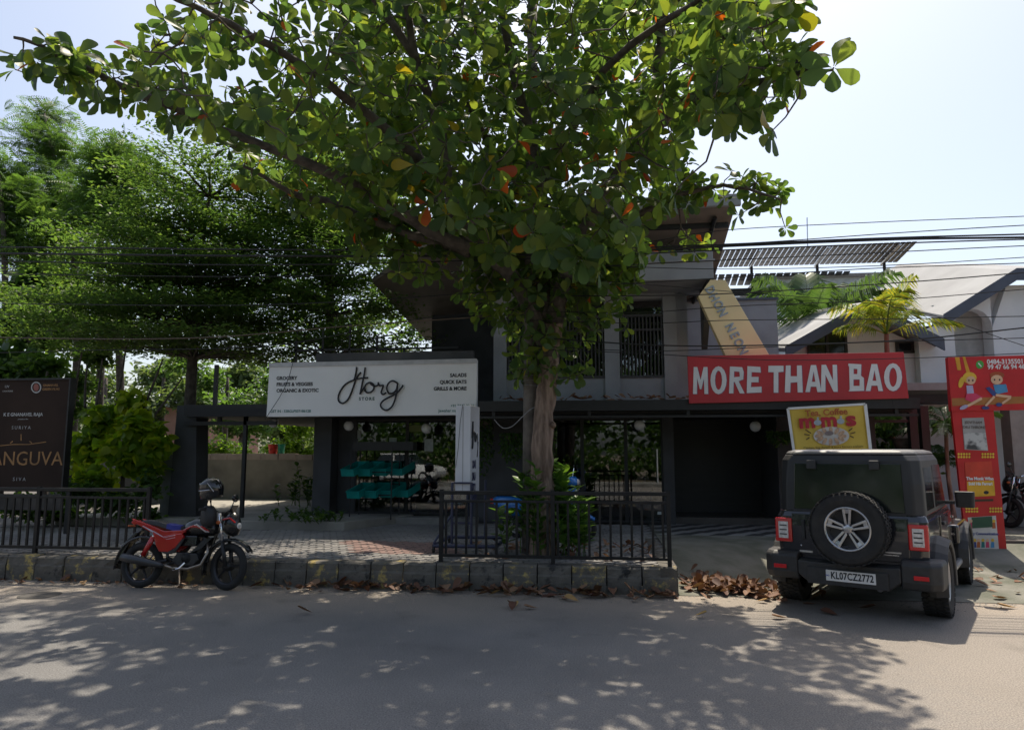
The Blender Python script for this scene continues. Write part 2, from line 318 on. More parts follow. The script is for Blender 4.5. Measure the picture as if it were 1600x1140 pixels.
# driveway apron that dips from the forecourt to the road
def apron_z(X, Y):
    y0 = min(9.4 + max(0, X - 1) * 0.75, 11.6); s = max(0, min(1, (Y - y0) / 1.8)); return 0.006 + (PZ - 0.006) * s * s * (3 - 2 * s)
g = MB(); nx, ny = 44, 26; gx = [0.98 + i * (24.0 / nx) for i in range(nx + 1)]; gy = [KY + 0.02 + j * (5.7 / ny) for j in range(ny + 1)]
for j in range(ny + 1):
    for i in range(nx + 1): g.v.append((gx[i], gy[j], apron_z(gx[i], gy[j])))
for j in range(ny):
    for i in range(nx): a = j * (nx + 1) + i; g.f.append((a, a + 1, a + nx + 2, a + nx + 1))
tag(g.build('driveway_apron', moss_conc, smooth=True), kind='structure')
fc = tag(MB().b2((0.982, 12.96, 0.0), (14, 40, PZ - 0.01)).build('forecourt', bed), kind='structure')
tile_d = mat('dark forecourt tile', (0.045, 0.045, 0.048), 0.7, scale=3, var=0.25, bump=0.1); tile_l = mat('pale forecourt tile', (0.27, 0.26, 0.25), 0.75, scale=3, var=0.15, bump=0.1)
def rhomb(mt): # slanted tiles laid as a zigzag
    w, d, sh = 0.30, 0.16, 0.11
    return MB().prism([(-w / 2 - sh / 2, -d / 2, -0.02), (w / 2 - sh / 2, -d / 2, -0.02), (w / 2 + sh / 2, d / 2, -0.02), (-w / 2 + sh / 2, d / 2, -0.02)], (0, 0, 0.025)).mesh('tile', mt)
tm = [rhomb(tile_d), rhomb(tile_l)]
k = 0
for j in range(16):
    for i in range(20):
        X = 1.2 + i * 0.305 + (0.11 if j % 2 else 0); Y = 12.9 + j * 0.165 - 0.1
        if X < 6.2 and k < 300 and Y > 13.0: inst('tile', tm[(i + j // 2) % 2], fc, (X, Y, PZ), (0, 0, 0), (1 if j % 2 else 1, 1, 1)); k += 1
# kerb stones, black and worn yellow
kerb = tag(MB().b2((-40, KY + 0.03, -0.04), (0.95, KY + 0.22, 0.10)).build('kerb', moss_conc), kind='structure')
def kerb_mat(name, paint):
    m = mat(name, (0.085, 0.078, 0.066), 0.92, scale=3.5, col2=(0.155, 0.14, 0.12), bump=0.6, bscale=22)
    nt = m.node_tree; b = nt.nodes['Principled BSDF']; src = b.inputs['Base Color'].links[0].from_socket
    n = nt.nodes.new('ShaderNodeTexNoise'); n.inputs['Scale'].default_value = 5.5; n.inputs['Detail'].default_value = 9; n.inputs['Roughness'].default_value = 0.7
    tc = nt.nodes.new('ShaderNodeTexCoord'); oi = nt.nodes.new('ShaderNodeObjectInfo'); va = nt.nodes.new('ShaderNodeVectorMath'); va.operation = 'ADD'
    vm = nt.nodes.new('ShaderNodeVectorMath'); vm.operation = 'SCALE'; vm.inputs['Scale'].default_value = 40
    cx = nt.nodes.new('ShaderNodeCombineXYZ'); nt.links.new(oi.outputs['Random'], cx.inputs[0]); nt.links.new(cx.outputs[0], vm.inputs[0])
    nt.links.new(tc.outputs['Object'], va.inputs[0]); nt.links.new(vm.outputs[0], va.inputs[1]); nt.links.new(va.outputs[0], n.inputs['Vector'])
    r = nt.nodes.new('ShaderNodeMapRange'); r.inputs['From Min'].default_value = 0.53; r.inputs['From Max'].default_value = 0.62; nt.links.new(n.outputs['Fac'], r.inputs['Value'])
    mx = nt.nodes.new('ShaderNodeMix'); mx.data_type = 'RGBA'; nt.links.new(r.outputs[0], mx.inputs['Factor']); nt.links.new(src, mx.inputs['A']); mx.inputs['B'].default_value = (*paint, 1)
    nt.links.new(mx.outputs['Result'], b.inputs['Base Color']); return m
kb_y = kerb_mat('kerb stone with worn yellow paint', (0.40, 0.30, 0.10)); kb_b = kerb_mat('kerb stone with worn black paint', (0.03, 0.03, 0.03))
def kstone(mt, seed):
    q = random.Random(seed); w = 0.44; j = lambda a: a + q.uniform(-0.012, 0.012)
    ring = lambda x: [(x, j(0.0), -0.03), (x, j(0.005), 0.20), (x, j(0.022), 0.225), (x, j(0.03), PZ - 0.02), (x, j(0.055), PZ + 0.002), (x, 0.22, PZ + 0.006), (x, 0.22, -0.03)]
    return MB().loft([ring(-w / 2 + 0.006), ring(-0.07), ring(0.07), ring(w / 2 - 0.006)]).mesh('kerb_stone', mt)
km = [[kstone(kb_y, i) for i in range(3)], [kstone(kb_b, 10 + i) for i in range(3)]]
x = 0.74; k = 0
while x > -15:
    inst('kerb_stone', km[k % 2][rnd.randrange(3)], kerb, (x, KY + rnd.uniform(-0.008, 0.008), rnd.uniform(-0.006, 0.006)), (rnd.uniform(-0.01, 0.01), 0, rnd.uniform(-0.015, 0.015))); x -= 0.445; k += 1
for i in range(7): inst('kerb_stone', km[1][i % 3], kerb, (0.97, KY + 0.24 + i * 0.445, 0), (0, 0, R(90)))
# low raised patio with planting bed on the left, slab edge
patio = MB(); patio.prism([(-8.4, 13.35, PZ - 0.05), (-6.55, 13.04, PZ - 0.05), (-4.78, 13.04, PZ - 0.05), (-3.95, 14.75, PZ - 0.05), (-3.95, 26, PZ - 0.05), (-11, 26, PZ - 0.05), (-11, 13.35, PZ - 0.05)], (0, 0, 0.20))
patio_m = mat('patio cement', (0.22, 0.205, 0.18), 0.9, scale=1.5, col2=(0.33, 0.31, 0.27), bump=0.2)
tag(patio.build('patio', patio_m, bevel=0.012), kind='structure')
tag(MB().b2((-4.75, 14.3, PZ - 0.02), (-2.5, 14.72, PZ + 0.13)).build('entrance_step', concrete, bevel=0.01), kind='structure')

# ------------------------------------------------------------------ guard rails along the kerb
def railing(label, x0, x1, Y, posts, nb):
    t = thing('guard_railing', label, 'railing', ((x0 + x1) / 2, Y, PZ), group='black guard railings on the kerb')
    zt = PZ + 0.945
    MB().b2((x0 - 0.01, Y - 0.028, zt - 0.05), (x1 + 0.01, Y + 0.028, zt)).build('top_rail', rail_metal, t, bevel=0.006)
    MB().b2((x0, Y - 0.02, zt - 0.155), (x1, Y + 0.02, zt - 0.12)).build('middle_rail', rail_metal, t, bevel=0.004)
    MB().b2((x0, Y - 0.022, PZ + 0.075), (x1, Y + 0.022, PZ + 0.115)).build('bottom_rail', rail_metal, t, bevel=0.004)
    pm = MB().b2((-0.026, -0.026, -0.02), (0.026, 0.026, 0.962)).mesh('post', rail_metal)
    for p in posts:
        o = inst('post', pm, t, (p, Y, PZ)); 
    bm_ = MB().b2((-0.015, -0.012, 0.117), (0.015, 0.012, 0.788)).mesh('baluster', rail_metal)
    for i in range(nb):
        X = x0 + (x1 - x0) * (i + 0.5) / nb
        if min(abs(X - p) for p in posts) > 0.05: inst('baluster', bm_, t, (X, Y, PZ), (0, rnd.uniform(-0.01, 0.01), 0))
    return t
railing('black metal guard railing in front of the big tree trunk', -2.12, 0.88, 9.47, [-2.12, -0.62, 0.88], 22)
railing('black metal guard railing in front of the dark film poster', -12.1, -6.42, 9.55, [-12.1, -9.95, -8.15, -6.42], 44)

# ================================================================== THE CAFE BUILDING
FY = 14.85
b = thing('cafe_building', 'dark two storey cafe building with glass shopfront and slatted upper windows', 'building', (-1.5, FY, PZ))
# ground floor
for q0, q1 in (((-5.95, FY, PZ), (-5.25, FY + 0.35, 2.75)), ((-2.72, FY - 0.02, PZ), (-1.15, FY + 0.4, 2.75)), ((1.30, FY - 0.05, PZ), (1.52, FY + 3, 2.75)), ((-5.95, 21, PZ), (4.6, 21.2, 2.75)), ((-5.95, FY + 0.35, PZ), (-5.75, 21, 2.75)), ((3.55, FY - 0.1, PZ), (3.9, FY + 6, 2.75))):
    MB().b2(q0, q1).build('ground_floor_wall', dark_wall, b)
MB().b2((-5.9, FY + 0.1, PZ), (3.6, 21, PZ + 0.14)).build('shop_floor', mat('dark shop floor tile', (0.07, 0.065, 0.06), 0.35), b)
MB().b2((-8.3, 13.42, 2.50), (5.6, 21, 2.62)).build('canopy', mat('black canopy soffit', (0.018, 0.018, 0.02), 0.7), b)
gt = MB(); gt.b2((-2.25, 13.12, 2.55), (5.6, 13.40, 2.60)); gt.b2((-2.25, 13.12, 2.60), (5.6, 13.15, 2.74)); gt.b2((-2.25, 13.36, 2.62), (5.6, 13.40, 2.76)); gt.b2((-2.25, 13.20, 2.42), (5.6, 13.26, 2.46))
gt.build('gutter', black_metal, b)
for i in range(5): MB().b2((-2.0 + i * 1.8, 13.18, 2.46), (-1.94 + i * 1.8, 13.24, 2.55)).build('gutter_bracket', black_metal, b)
# garage bay: black roller shutter
sh = MB().b2((1.53, 16.3, PZ), (3.55, 16.36, 2.75)).build('roller_shutter', mat('black shutter', (0.012, 0.012, 0.013), 0.45), b)
sl = MB().b2((-1.0, -0.012, -0.045), (1.0, 0.0, 0.045)).mesh('slat', MATS['black shutter'])
for i in range(24): inst('slat', sl, sh, (2.54, 16.298, PZ + 0.05 + i * 0.1))
# shopfront glazing
def glazing(x0, x1, mull, z0, z1, doors=()):
    edges = [x0] + mull + [x1]
    for i in range(len(edges) - 1):
        a, c = edges[i], edges[i + 1]
        wdw = MB(); t_ = 0.035
        wdw.b2((a, FY, z0), (a + t_, FY + 0.06, z1)); wdw.b2((c - t_, FY, z0), (c, FY + 0.06, z1)); wdw.b2((a + t_, FY, z0), (c - t_, FY + 0.06, z0 + 0.05)); wdw.b2((a + t_, FY, z1 - 0.05), (c - t_, FY + 0.06, z1))
        o = wdw.build('window_frame', black_metal, b)
        MB().b2((a + t_, FY + 0.024, z0 + 0.05), (c - t_, FY + 0.034, z1 - 0.05)).build('pane', glass, o)
        if i in doors:
            h = MB(); h.tube([(c - 0.12, FY - 0.05, 1.15), (c - 0.12, FY - 0.05, 1.85)], 0.016); h.tube([(c - 0.12, FY - 0.05, 1.25), (c - 0.12, FY + 0.02, 1.25)], 0.01); h.tube([(c - 0.12, FY - 0.05, 1.75), (c - 0.12, FY + 0.02, 1.75)], 0.01)
            h.build('handle', steel, o)
glazing(-5.25, -2.72, [-4.1], PZ + 0.14, 2.5, (1,))
glazing(-1.15, 1.30, [-0.35, 0.55], PZ + 0.02, 2.5, (2,))
# papers pasted on the glass
paper = mat('pasted paper notice', (0.42, 0.45, 0.44), 0.8, var=0.15, scale=14)
for k, (px, py, w_, h_) in enumerate([(555, 678, .25, .18), (548, 698, .30, .24), (543, 716, .16, .14), (614, 689, .16, .15), (670, 695, .19, .26)]):
    p = aY(px, py, FY + 0.018); MB().box(p, (w_, 0.003, h_)).build('paper_notice', paper, b)
MB().box(aY(652, 669, FY + 0.018), (0.36, 0.003, 0.14)).build('sticker', mat('olive sticker', (0.16, 0.2, 0.06), 0.6), b)
MB().box(aY(1032, 801, FY - 0.07), (0.12, 0.01, 0.06)).build('sticker', paper, b)
# dim interior: shelving, counter and stock
it = mat('dark shelf board', (0.06, 0.05, 0.042), 0.6)
for k, X in enumerate((-5.2, -3.3, 0.1)):
    s_ = MB()
    for z in (0.5, 0.95, 1.4, 1.85): s_.b2((X, 19.2, z), (X + 1.5, 19.7, z + 0.03))
    s_.b2((X - 0.03, 19.2, PZ + 0.14), (X, 19.7, 2.1)); s_.b2((X + 1.5, 19.2, PZ + 0.14), (X + 1.53, 19.7, 2.1)); sh_ = s_.build('interior_shelf', it, b)
    for q in range(26):
        z = rnd.choice((0.53, 0.98, 1.43, 1.88)); c = [(0.3, 0.05, 0.03), (0.05, 0.2, 0.12), (0.35, 0.3, 0.1), (0.3, 0.3, 0.3), (0.05, 0.08, 0.25)][q % 5]
        mm = MATS.get('stock%d' % (q % 5)) or mat('stock%d' % (q % 5), c, 0.5)
        h_ = rnd.uniform(0.15, 0.3); xx = X + rnd.uniform(0.1, 1.35); MB().lathe([(0.05, 0), (0.055, h_ * 0.7), (0.02, h_ * 0.85), (0.02, h_)], 8, Matrix.Translation((xx, 19.3, z)), True).build('jar', mm, sh_)
MB().b2((-2.4, 17.2, PZ + 0.14), (-0.6, 17.9, 1.25)).build('counter', it, b, bevel=0.02)
blue = mat('blue curtain', (0.02, 0.035, 0.15), 0.7); MB().b2((-4.22, FY + 0.3, 0.5), (-3.98, FY + 0.36, 2.2)).build('curtain', blue, b)
fl = mat('flower pink', (0.45, 0.06, 0.25), 0.6); 
# upper floor
u0, u1 = 2.75, 5.14
uy = 14.95
up = MB()
cols = [(aY(772, 500, uy).x, aY(792, 500, uy).x), (aY(944, 500, uy).x, aY(967, 500, uy).x), (aY(1036, 500, uy).x, aY(1056, 500, uy).x)]
for a, c in cols: up.b2((a, uy - 0.06, u0), (c, uy + 0.3, u1))
zs = aY(1000, 590, uy).z
up.b2((cols[0][1], uy, u0), (cols[2][0], uy + 0.25, zs)); up.b2((cols[2][1], uy + 0.1, u0), (cols[2][1] + 0.25, uy + 0.3, u1))
up.b2((cols[0][1], uy, u1 - 0.12), (cols[2][0], uy + 0.25, u1))
up.build('upper_wall', grey_wall, b)
MB().b2((cols[0][0] - 2.0, 17.5, u0), (cols[2][1], 17.6, 6.0)).build('inner_wall', dark_wall, b)
MB().b2((cols[2][1] - 0.1, uy + 0.3, u0), (cols[2][1], 17.5, u1)).build('side_wall', dark_wall, b)
MB().b2((cols[0][0] - 2.2, 14.9, 2.64), (cols[2][1] + 0.6, 17.6, u0)).build('upper_floor_slab', dark_wall, b)
barm = mat('grey slat bar', (0.05, 0.05, 0.058), 0.5)
for (a, c) in ((cols[0][1], cols[1][0]), (cols[1][1], cols[2][0])):
    fr_ = MB(); fr_.b2((a, uy - 0.03, zs), (c, uy + 0.05, zs + 0.05)); fr_.b2((a, uy - 0.03, u1 - 0.5), (c, uy + 0.05, u1 - 0.45)); fr_.b2((a, uy - 0.03, zs + 1.0), (c, uy + 0.05, zs + 1.04))
    win = fr_.build('slatted_window', barm, b)
    slm = MB().b2((-0.014, -0.02, 0), (0.014, 0.02, u1 - 0.5 - zs - 0.05)).mesh('slat', barm)
    n = int((c - a) / 0.075)
    for i in range(n): inst('slat', slm, win, (a + (i + 0.5) * (c - a) / n, uy + 0.0, zs + 0.05))
    MB().b2((a, uy + 0.20, zs), (c, uy + 0.21, u1 - 0.12)).build('pane', glass, win)
# deep slab over the windows, with a tapering cheek on the right
xr = 2.27; xl = aY(722, 405, 13.8).x
sl_ = MB(); sl_.b2((xl, 13.8, 5.14), (xr, 15.3, 5.72)); sl_.build('parapet_slab', grey_wall, b, bevel=0.01)
MB().b2((xl - 0.03, 13.76, 5.50), (xr + 0.03, 13.799, 5.53)).build('drip_mould', grey_wall, b)
MB().prism([(xr, 13.85, 5.139), (xr, 14.9, 5.139), (xr, 14.9, 3.9)], (-0.12, 0, 0)).build('cheek_wall', dark_wall, b)
# mono-pitch metal roof over the terrace, sloping down to the back
def rp(x, y):
    d = ray(x, y); t = (6.46 + 0.28 * 13.3 - EYE) / (d.z + 0.28 * d.y); return _c + d * t
pts = [Vector((2.65, 13.3, 6.46)), Vector((2.65, 19, 6.46 - 0.28 * 5.7)), rp(695, 532) + Vector((0, 0.5, -0.14)), rp(694, 532), rp(665, 531), rp(582, 441)]
pts.append(Vector((-2.35, 13.3, 6.46)))
roof = MB().prism(pts, (0, 0, 0.07)).build('roof', soffit, b)
ut = MB().prism([p + Vector((0, 0, 0.075)) for p in pts], (0, 0, 0.03)).build('roof_sheet', mat('grey roof sheet', (0.2, 0.2, 0.21), 0.5), roof)
MB().b2((pts[-1].x, 13.2, 6.40), (2.72, 13.295, 6.62)).build('fascia', grey_wall, roof)
for i in range(6):
    Y = 13.9 + i * 0.85; z = 6.46 - 0.28 * (Y - 13.3) - 0.05
    MB().b2((max(-2.3, -1.9 - i * .3), Y - 0.03, z - 0.05), (2.6, Y + 0.03, z + 0.045)).build('purlin', black_metal, roof)
for X in (-2.2, 0.2, 2.3):
    MB().tube([(X, 13.6, 6.30), (X, 18.6, 6.30 - 0.28 * 5.0)], 0.045, 6).build('rafter', black_metal, roof)
for X in (-2.4, -0.3, 2.0): MB().b2((X, 15.4, u1), (X + 0.08, 15.48, 5.85)).build('roof_post', black_metal, roof)
# terrace rail and mesh on the left, canopy frame towards the gate
fr_ = MB(); Yb = 13.62
zA = aY(340, 641, Yb).z
fr_.b2((-8.5, Yb, zA - 0.10), (-6.5, Yb + 0.12, zA + 0.12)); fr_.b2((-8.5, Yb + 0.02, zA - 0.30), (-6.5, Yb + 0.08, zA - 0.22))
fr_.build('canopy_beam', black_metal, b)
for px, z0, z1 in ((383, PZ + 0.15, zA - 0.1), (333, zA + 0.12, zA + 0.95), (342, zA - 0.22, zA - 0.1), (383, zA - 0.22, zA - 0.1)):
    X = aY(px, 640, Yb).x; MB().b2((X - 0.035, Yb + 0.02, z0), (X + 0.035, Yb + 0.09, z1)).build('canopy_post', black_metal, b)
pil = MB(); bx, tx = aY(268, 812, 13.9), aY(285, 645, 13.9)
pil.loft([[(bx.x, 13.75, PZ), (bx.x + 0.62, 13.75, PZ), (bx.x + 0.62, 14.2, PZ), (bx.x, 14.2, PZ)], [(tx.x - 0.03, 13.75, 2.75), (tx.x + 0.40, 13.75, 2.75), (tx.x + 0.40, 14.2, 2.75), (tx.x - 0.03, 14.2, 2.75)]])
pil.build('gate_pillar', dark_wall, b)
MB().b2((bx.x - 0.28, 13.9, PZ), (bx.x - 0.01, 14.25, PZ + 1.55)).build('pier', mat('grey pier plaster', (0.20, 0.205, 0.205), 0.85, bump=0.2), b)
MB().b2((-5.6, 13.40, 2.62), (-2.4, 13.5, 3.75)).build('fascia_board', dark_wall, b)
# left back column and dark end wall of the canopy
MB().b2((-6.0, 14.4, PZ + 0.15), (-5.62, 14.8, 2.5)).build('canopy_column', dark_wall, b)
# small terrace railing above white board
rl = MB(); rl.b2((-6.5, 14.4, 3.95), (-2.9, 14.44, 3.99)); rl.b2((-6.5, 14.4, 3.3), (-2.9, 14.44, 3.34))
for i in range(7): rl.b2((-6.5 + i * 0.6, 14.4, 2.62), (-6.46 + i * 0.6, 14.44, 5.1 - 0.28 * i if i > 1 else 4.4))
rl.build('terrace_frame', black_metal, b)
# globe lamps hanging under the canopy
globe = mat('white globe glass', (0.75, 0.77, 0.8), 0.25, var=0.03)
for k, (px, py, lab) in enumerate([(427, 660, 'white globe lamp at the open left end of the canopy, beside the garden'), (545, 665, 'white globe lamp above the teal crates'), (666, 669, 'white globe lamp before the glass door of the grocery'), (999, 664, 'white globe lamp before the slim glass panel beside the black shutter'), (1180, 666, 'white globe lamp hanging in front of the black shutter')]):
    p = aY(px, py, 14.3); t = thing('globe_lamp', lab, 'lamp', (p.x, p.y, p.z - 0.11), group='globe lamps under the canopy')
    MB().ball(p, 0.105, 18, 12).build('globe', globe, t, smooth=True)
    MB().tube([p + Vector((0, 0, 0.10)), (p.x, p.y, 2.50)], 0.012, 6).build('stem', black_metal, t); MB().lathe([(0.05, 0), (0.045, 0.04), (0.02, 0.05)], 10, Matrix.Translation((p.x, p.y, p.z + 0.09)), True).build('cap', black_metal, t)

# ------------------------------------------------------------------ garden behind: compound wall and neighbours
cw = thing('compound_wall', 'stained grey compound wall behind the open patio', 'wall', (-9, 19, PZ))
zt = aY(400, 718, 19).z
MB().b2((-16, 19.0, 0.2), (-5.9, 19.2, zt)).build('wall', wallgrey, cw)
for i in range(20): MB().b2((-16 + i * 0.505, 18.97, zt), (-15.52 + i * 0.505, 19.23, zt + 0.16 + rnd.uniform(-0.02, 0.02))).build('coping_block', mat('coping%d' % i, (0.3, 0.25, 0.22), 0.9) if i == 0 else MATS['coping0'], cw)
# far pale building glimpsed through the trees
fb = thing('far_building', 'pale flat roofed building seen through the garden trees', 'building', aY(235, 660, 45).to_tuple())
p0, p1 = aY(170, 640, 45), aY(330, 622, 45)
MB().b2((p0.x, 45, -0.05), (p1.x, 52, p1.z - 0.6)).build('wall', mat('brick red wash', (0.30, 0.17, 0.13), 0.9, scale=2), fb)
MB().b2((p0.x - 0.8, 44.2, p1.z - 0.6), (p1.x + 0.8, 53, p1.z)).build('roof', pale_roof, fb)
MB().b2((p0.x + 1, 44.94, 1.5), (p0.x + 2.2, 44.98, 3)).build('window', black_metal, fb)

# ================================================================== RIGHT: house, solar shed
h = thing('white_house', 'white house with pale sloping roofs, dark blue eaves and an arched niche', 'house', (10, 18, 0))
HY = 17.5
A, B_, C_ = aY(1215, 556, HY), aY(1338, 487, HY), aY(1452, 545, HY)
D_, E_, F2 = aY(1452, 508, HY), aY(1560, 440, HY), aY(1720, 440, HY)
zb = 0.3
wl = MB(); wl.prism([(A.x + 0.25, HY, zb), (C_.x, HY, zb), (C_.x, HY, C_.z), (B_.x, HY, B_.z - 0.15), (A.x + 0.25, HY, A.z)], (0, 7, 0)); wl.build('left_wing_wall', white_wall, h)
arch_l, arch_r, arch_t, arch_b = aY(1497, 600, HY - 0.3).x, aY(1558, 600, HY - 0.3).x, aY(1530, 482, HY - 0.3).z, aY(1530, 600, HY - 0.3).z
ys = HY - 0.3; fx = F2.x + 2
ml = aY(1440, 600, ys).x
# right wing front wall with the arched niche left open: jambs, head and a recessed back
rw = MB(); rw.b2((ml, ys, zb), (arch_l, ys + 0.25, arch_t - 0.45)); rw.b2((arch_r, ys, zb), (fx, ys + 0.25, arch_t - 0.45)); rw.b2((arch_l, ys, zb), (arch_r, ys + 0.25, arch_b))
mid = (arch_l + arch_r) / 2; rad = (arch_r - arch_l) / 2
top = [(arch_l, arch_t - 0.45)] + [(mid - rad * math.cos(math.pi * i / 10), arch_t - 0.45 + 0.45 * math.sin(math.pi * i / 10)) for i in range(11)]
for i in range(10):
    (xa, za), (xb, zb2) = top[i + 1], top[i + 2] if i + 2 < len(top) else (arch_r, arch_t - 0.45)
    if xb - xa > 1e-4:
        zt1 = D_.z + (E_.z - D_.z) * (xa - D_.x) / (E_.x - D_.x) - 0.16; zt2 = D_.z + (E_.z - D_.z) * (xb - D_.x) / (E_.x - D_.x) - 0.16
        rw.prism([(xa, ys, za), (xb, ys, zb2), (xb, ys, zt2), (xa, ys, zt1)], (0, 0.25, 0))
rw.prism([(ml, ys, arch_t - 0.45), (arch_l, ys, arch_t - 0.45), (arch_l, ys, D_.z + (E_.z - D_.z) * (arch_l - D_.x) / (E_.x - D_.x) - 0.16), (ml, ys, D_.z - 0.2)], (0, 0.25, 0))
rw.prism([(arch_r, ys, arch_t - 0.45), (fx, ys, arch_t - 0.45), (fx, ys, E_.z - 0.16), (max(E_.x, arch_r), ys, E_.z - 0.16)], (0, 0.25, 0))
rw.build('right_wing_wall', white_wall, h)
MB().b2((arch_r + .02, ys + .26, zb), (fx, ys + .46, E_.z - .22)).build('backing_wall', white_wall, h); MB().b2((C_.x - 1.6, HY + .4, zb), (D_.x + .9, HY + .6, D_.z + .05)).build('backing_wall', white_wall, h)
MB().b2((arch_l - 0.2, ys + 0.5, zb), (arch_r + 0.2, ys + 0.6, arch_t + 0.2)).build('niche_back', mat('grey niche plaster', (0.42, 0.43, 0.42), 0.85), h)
def slabroof(p, q, back, name):
    m_ = MB(); p0, q0 = Vector(p), Vector(q); a = p0 + Vector(back); c = q0 + Vector(back)
    o = m_.loft([[p0, q0, c, a], [v + Vector((0, 0, 0.10)) for v in (p0, q0, c, a)]]).build(name, pale_roof, h)
    d = (q0 - p0); m2 = MB(); m2.prism([p0 + Vector((0, -0.06, -0.14)), q0 + Vector((0, -0.06, -0.14)), q0 + Vector((0, -0.06, 0.13)), p0 + Vector((0, -0.06, 0.13))], (0, 0.055, 0)); m2.build('eave_board', blue_trim, o)
    return o
off = Vector((0, -0.7, 0))
slabroof(A + off, B_ + off, (0, 6, .9), 'roof'); slabroof(B_ + off + Vector((0.002, 0, 0)), C_ + off, (0, 6, 0.1), 'roof')
slabroof(D_ + off, E_ + off, (0.0, 6, 1.75), 'roof'); slabroof(E_ + off + Vector((0.002, 0, 0)), F2 + off, (0, 6, 1.75), 'roof')
def hwin(x0, y0, x1, y1, Y):
    a, c = aY(x0, y1, Y), aY(x1, y0, Y); fr = MB()
    fr.b2((a.x, Y - 0.05, a.z), (c.x, Y + 0.02, a.z + 0.06)); fr.b2((a.x, Y - 0.05, c.z - 0.06), (c.x, Y + 0.02, c.z)); fr.b2((a.x, Y - 0.05, a.z + 0.06), (a.x + 0.06, Y + 0.02, c.z - 0.06)); fr.b2((c.x - 0.06, Y - 0.05, a.z + 0.06), (c.x, Y + 0.02, c.z - 0.06)); fr.b2(((a.x + c.x) / 2 - 0.03, Y - 0.05, a.z + 0.06), ((a.x + c.x) / 2 + 0.03, Y + 0.02, c.z - 0.06))
    o = fr.build('window', black_metal, h); MB().b2((a.x + 0.03, Y - 0.02, a.z + 0.03), (c.x - 0.03, Y - 0.012, c.z - 0.03)).build('pane', MATS['dark window glass'], o)
mat('dark window glass', (0.012, 0.014, 0.018), 0.08, var=0.05)
hwin(1262, 518, 1322, 566, HY); hwin(1400, 532, 1450, 552, HY - 0.02)
zlin = aY(1440, 617, ys).z
MB().b2((ml - 1.4, ys - 0.9, zlin - 0.22), (fx, ys - 0.012, zlin)).build('sunshade', blue_trim, h)
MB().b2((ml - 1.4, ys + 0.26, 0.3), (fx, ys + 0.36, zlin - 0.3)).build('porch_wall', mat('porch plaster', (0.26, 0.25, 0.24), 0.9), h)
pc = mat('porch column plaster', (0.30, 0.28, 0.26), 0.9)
for px in (1578, 1660): X = aY(px, 700, 15.5).x; MB().b2((X, 15.4, 0.2), (X + 0.35, 15.75, zlin)).build('porch_column', pc, h)
MB().b2((ml - 1.4, 15.2, zlin - 0.05), (fx, ys - 0.9, zlin + 0.1)).build('porch_slab', MATS['porch plaster'], h)
# grey water-tank tower beside the cafe
gb = thing('grey_annex', 'slate grey rendered annex wall right of the cream sign beam', 'building', aY(1188, 640, 17).to_tuple())
a, c = aY(1140, 640, 17), aY(1213, 468, 17); MB().b2((a.x - 1.0, 17, 0.3), (c.x, 20, c.z)).build('wall', grey_wall, gb); MB().b2((a.x - 1.0, 16.96, c.z), (c.x + 0.04, 20, c.z + 0.05)).build('coping', blue_trim, gb)
# solar array on the roof of a building behind
so = thing('solar_building', 'pale building behind the palms carrying the solar shed', 'building', aY(1270, 640, 30).to_tuple())
a, c = aY(1205, 640, 28.6), aY(1372, 432, 28.6); MB().b2((a.x, 28.6, 0), (c.x, 36, c.z)).build('wall', mat('pale blue render', (0.48, 0.54, 0.58), 0.85), so); MB().b2((a.x - 0.3, 28.4, c.z), (c.x + 0.3, 36, c.z + 0.12)).build('parapet', pale_roof, so)
a2, c2 = aY(1100, 640, 29.0), aY(1204, 462, 29.0); MB().b2((a2.x, 29.0, 0), (c2.x, 36, c2.z)).build('lower_wall', pale_roof, so)
sa_ = thing('solar_array', 'long tilted solar panel array on steel legs above the pale building', 'solar panels', aY(1270, 420, 28).to_tuple())
cell = mat('solar panel underside', (0.035, 0.035, 0.042), 0.4, var=0.2, scale=2); TL, TR, BL, BR = aY(1060, 394, 27), aY(1434, 378, 27), aY(1052, 420, 30), aY(1402, 410, 30)
def sgrid(TL, TR, BL, BR, nc, nr, parent):
    for i in range(nc):
        for j in range(nr):
            g_ = 0.10; u0_, u1_, v0_, v1_ = (i + g_) / nc, (i + 1 - g_) / nc, (j + 0.05) / nr, (j + 0.95) / nr
            P = lambda u, v: (TL * (1 - u) + TR * u) * (1 - v) + (BL * (1 - u) + BR * u) * v
            q = [P(u0_, v0_), P(u1_, v0_), P(u1_, v1_), P(u0_, v1_)]
            MB().prism(q, (0, 0, 0.035)).build('panel', cell, parent)
sgrid(TL, TR, BL, BR, 44, 4, sa_)
for f_ in (0.04, 0.35, 0.64, 0.93):
    t0, b0 = TL * (1 - f_) + TR * f_, BL * (1 - f_) + BR * f_; dn = Vector((0, 0, -0.06))
    MB().tube([t0 + dn, b0 + dn], 0.05, 6).build('rafter', steel, sa_); m0 = t0 * 0.4 + b0 * 0.6
    MB().tube([b0 + dn + Vector((0, -0.3, 0.05)), Vector((b0.x, b0.y - 0.3, aY(1200, 436, 29).z - 0.6))], 0.06, 6).build('leg', black_metal, sa_)
MB().tube([aY(1262, 385, 28), aY(1261, 340, 28)], 0.02, 5).build('lightning_rod', steel, sa_)
s2 = thing('solar_array', 'short lower row of tilted solar panels beneath the long array', 'solar panels', aY(1150, 440, 29).to_tuple())
sgrid(aY(1100, 430, 28), aY(1330, 424, 28), aY(1096, 447, 29.5), aY(1318, 444, 29.5), 20, 2, s2)
MB().b2((aY(1100, 447, 29.3).x, 29.2, aY(1200, 462, 29.3).z), (aY(1320, 447, 29.3).x, 29.26, aY(1200, 450, 29.3).z)).build('frame', black_metal, s2)

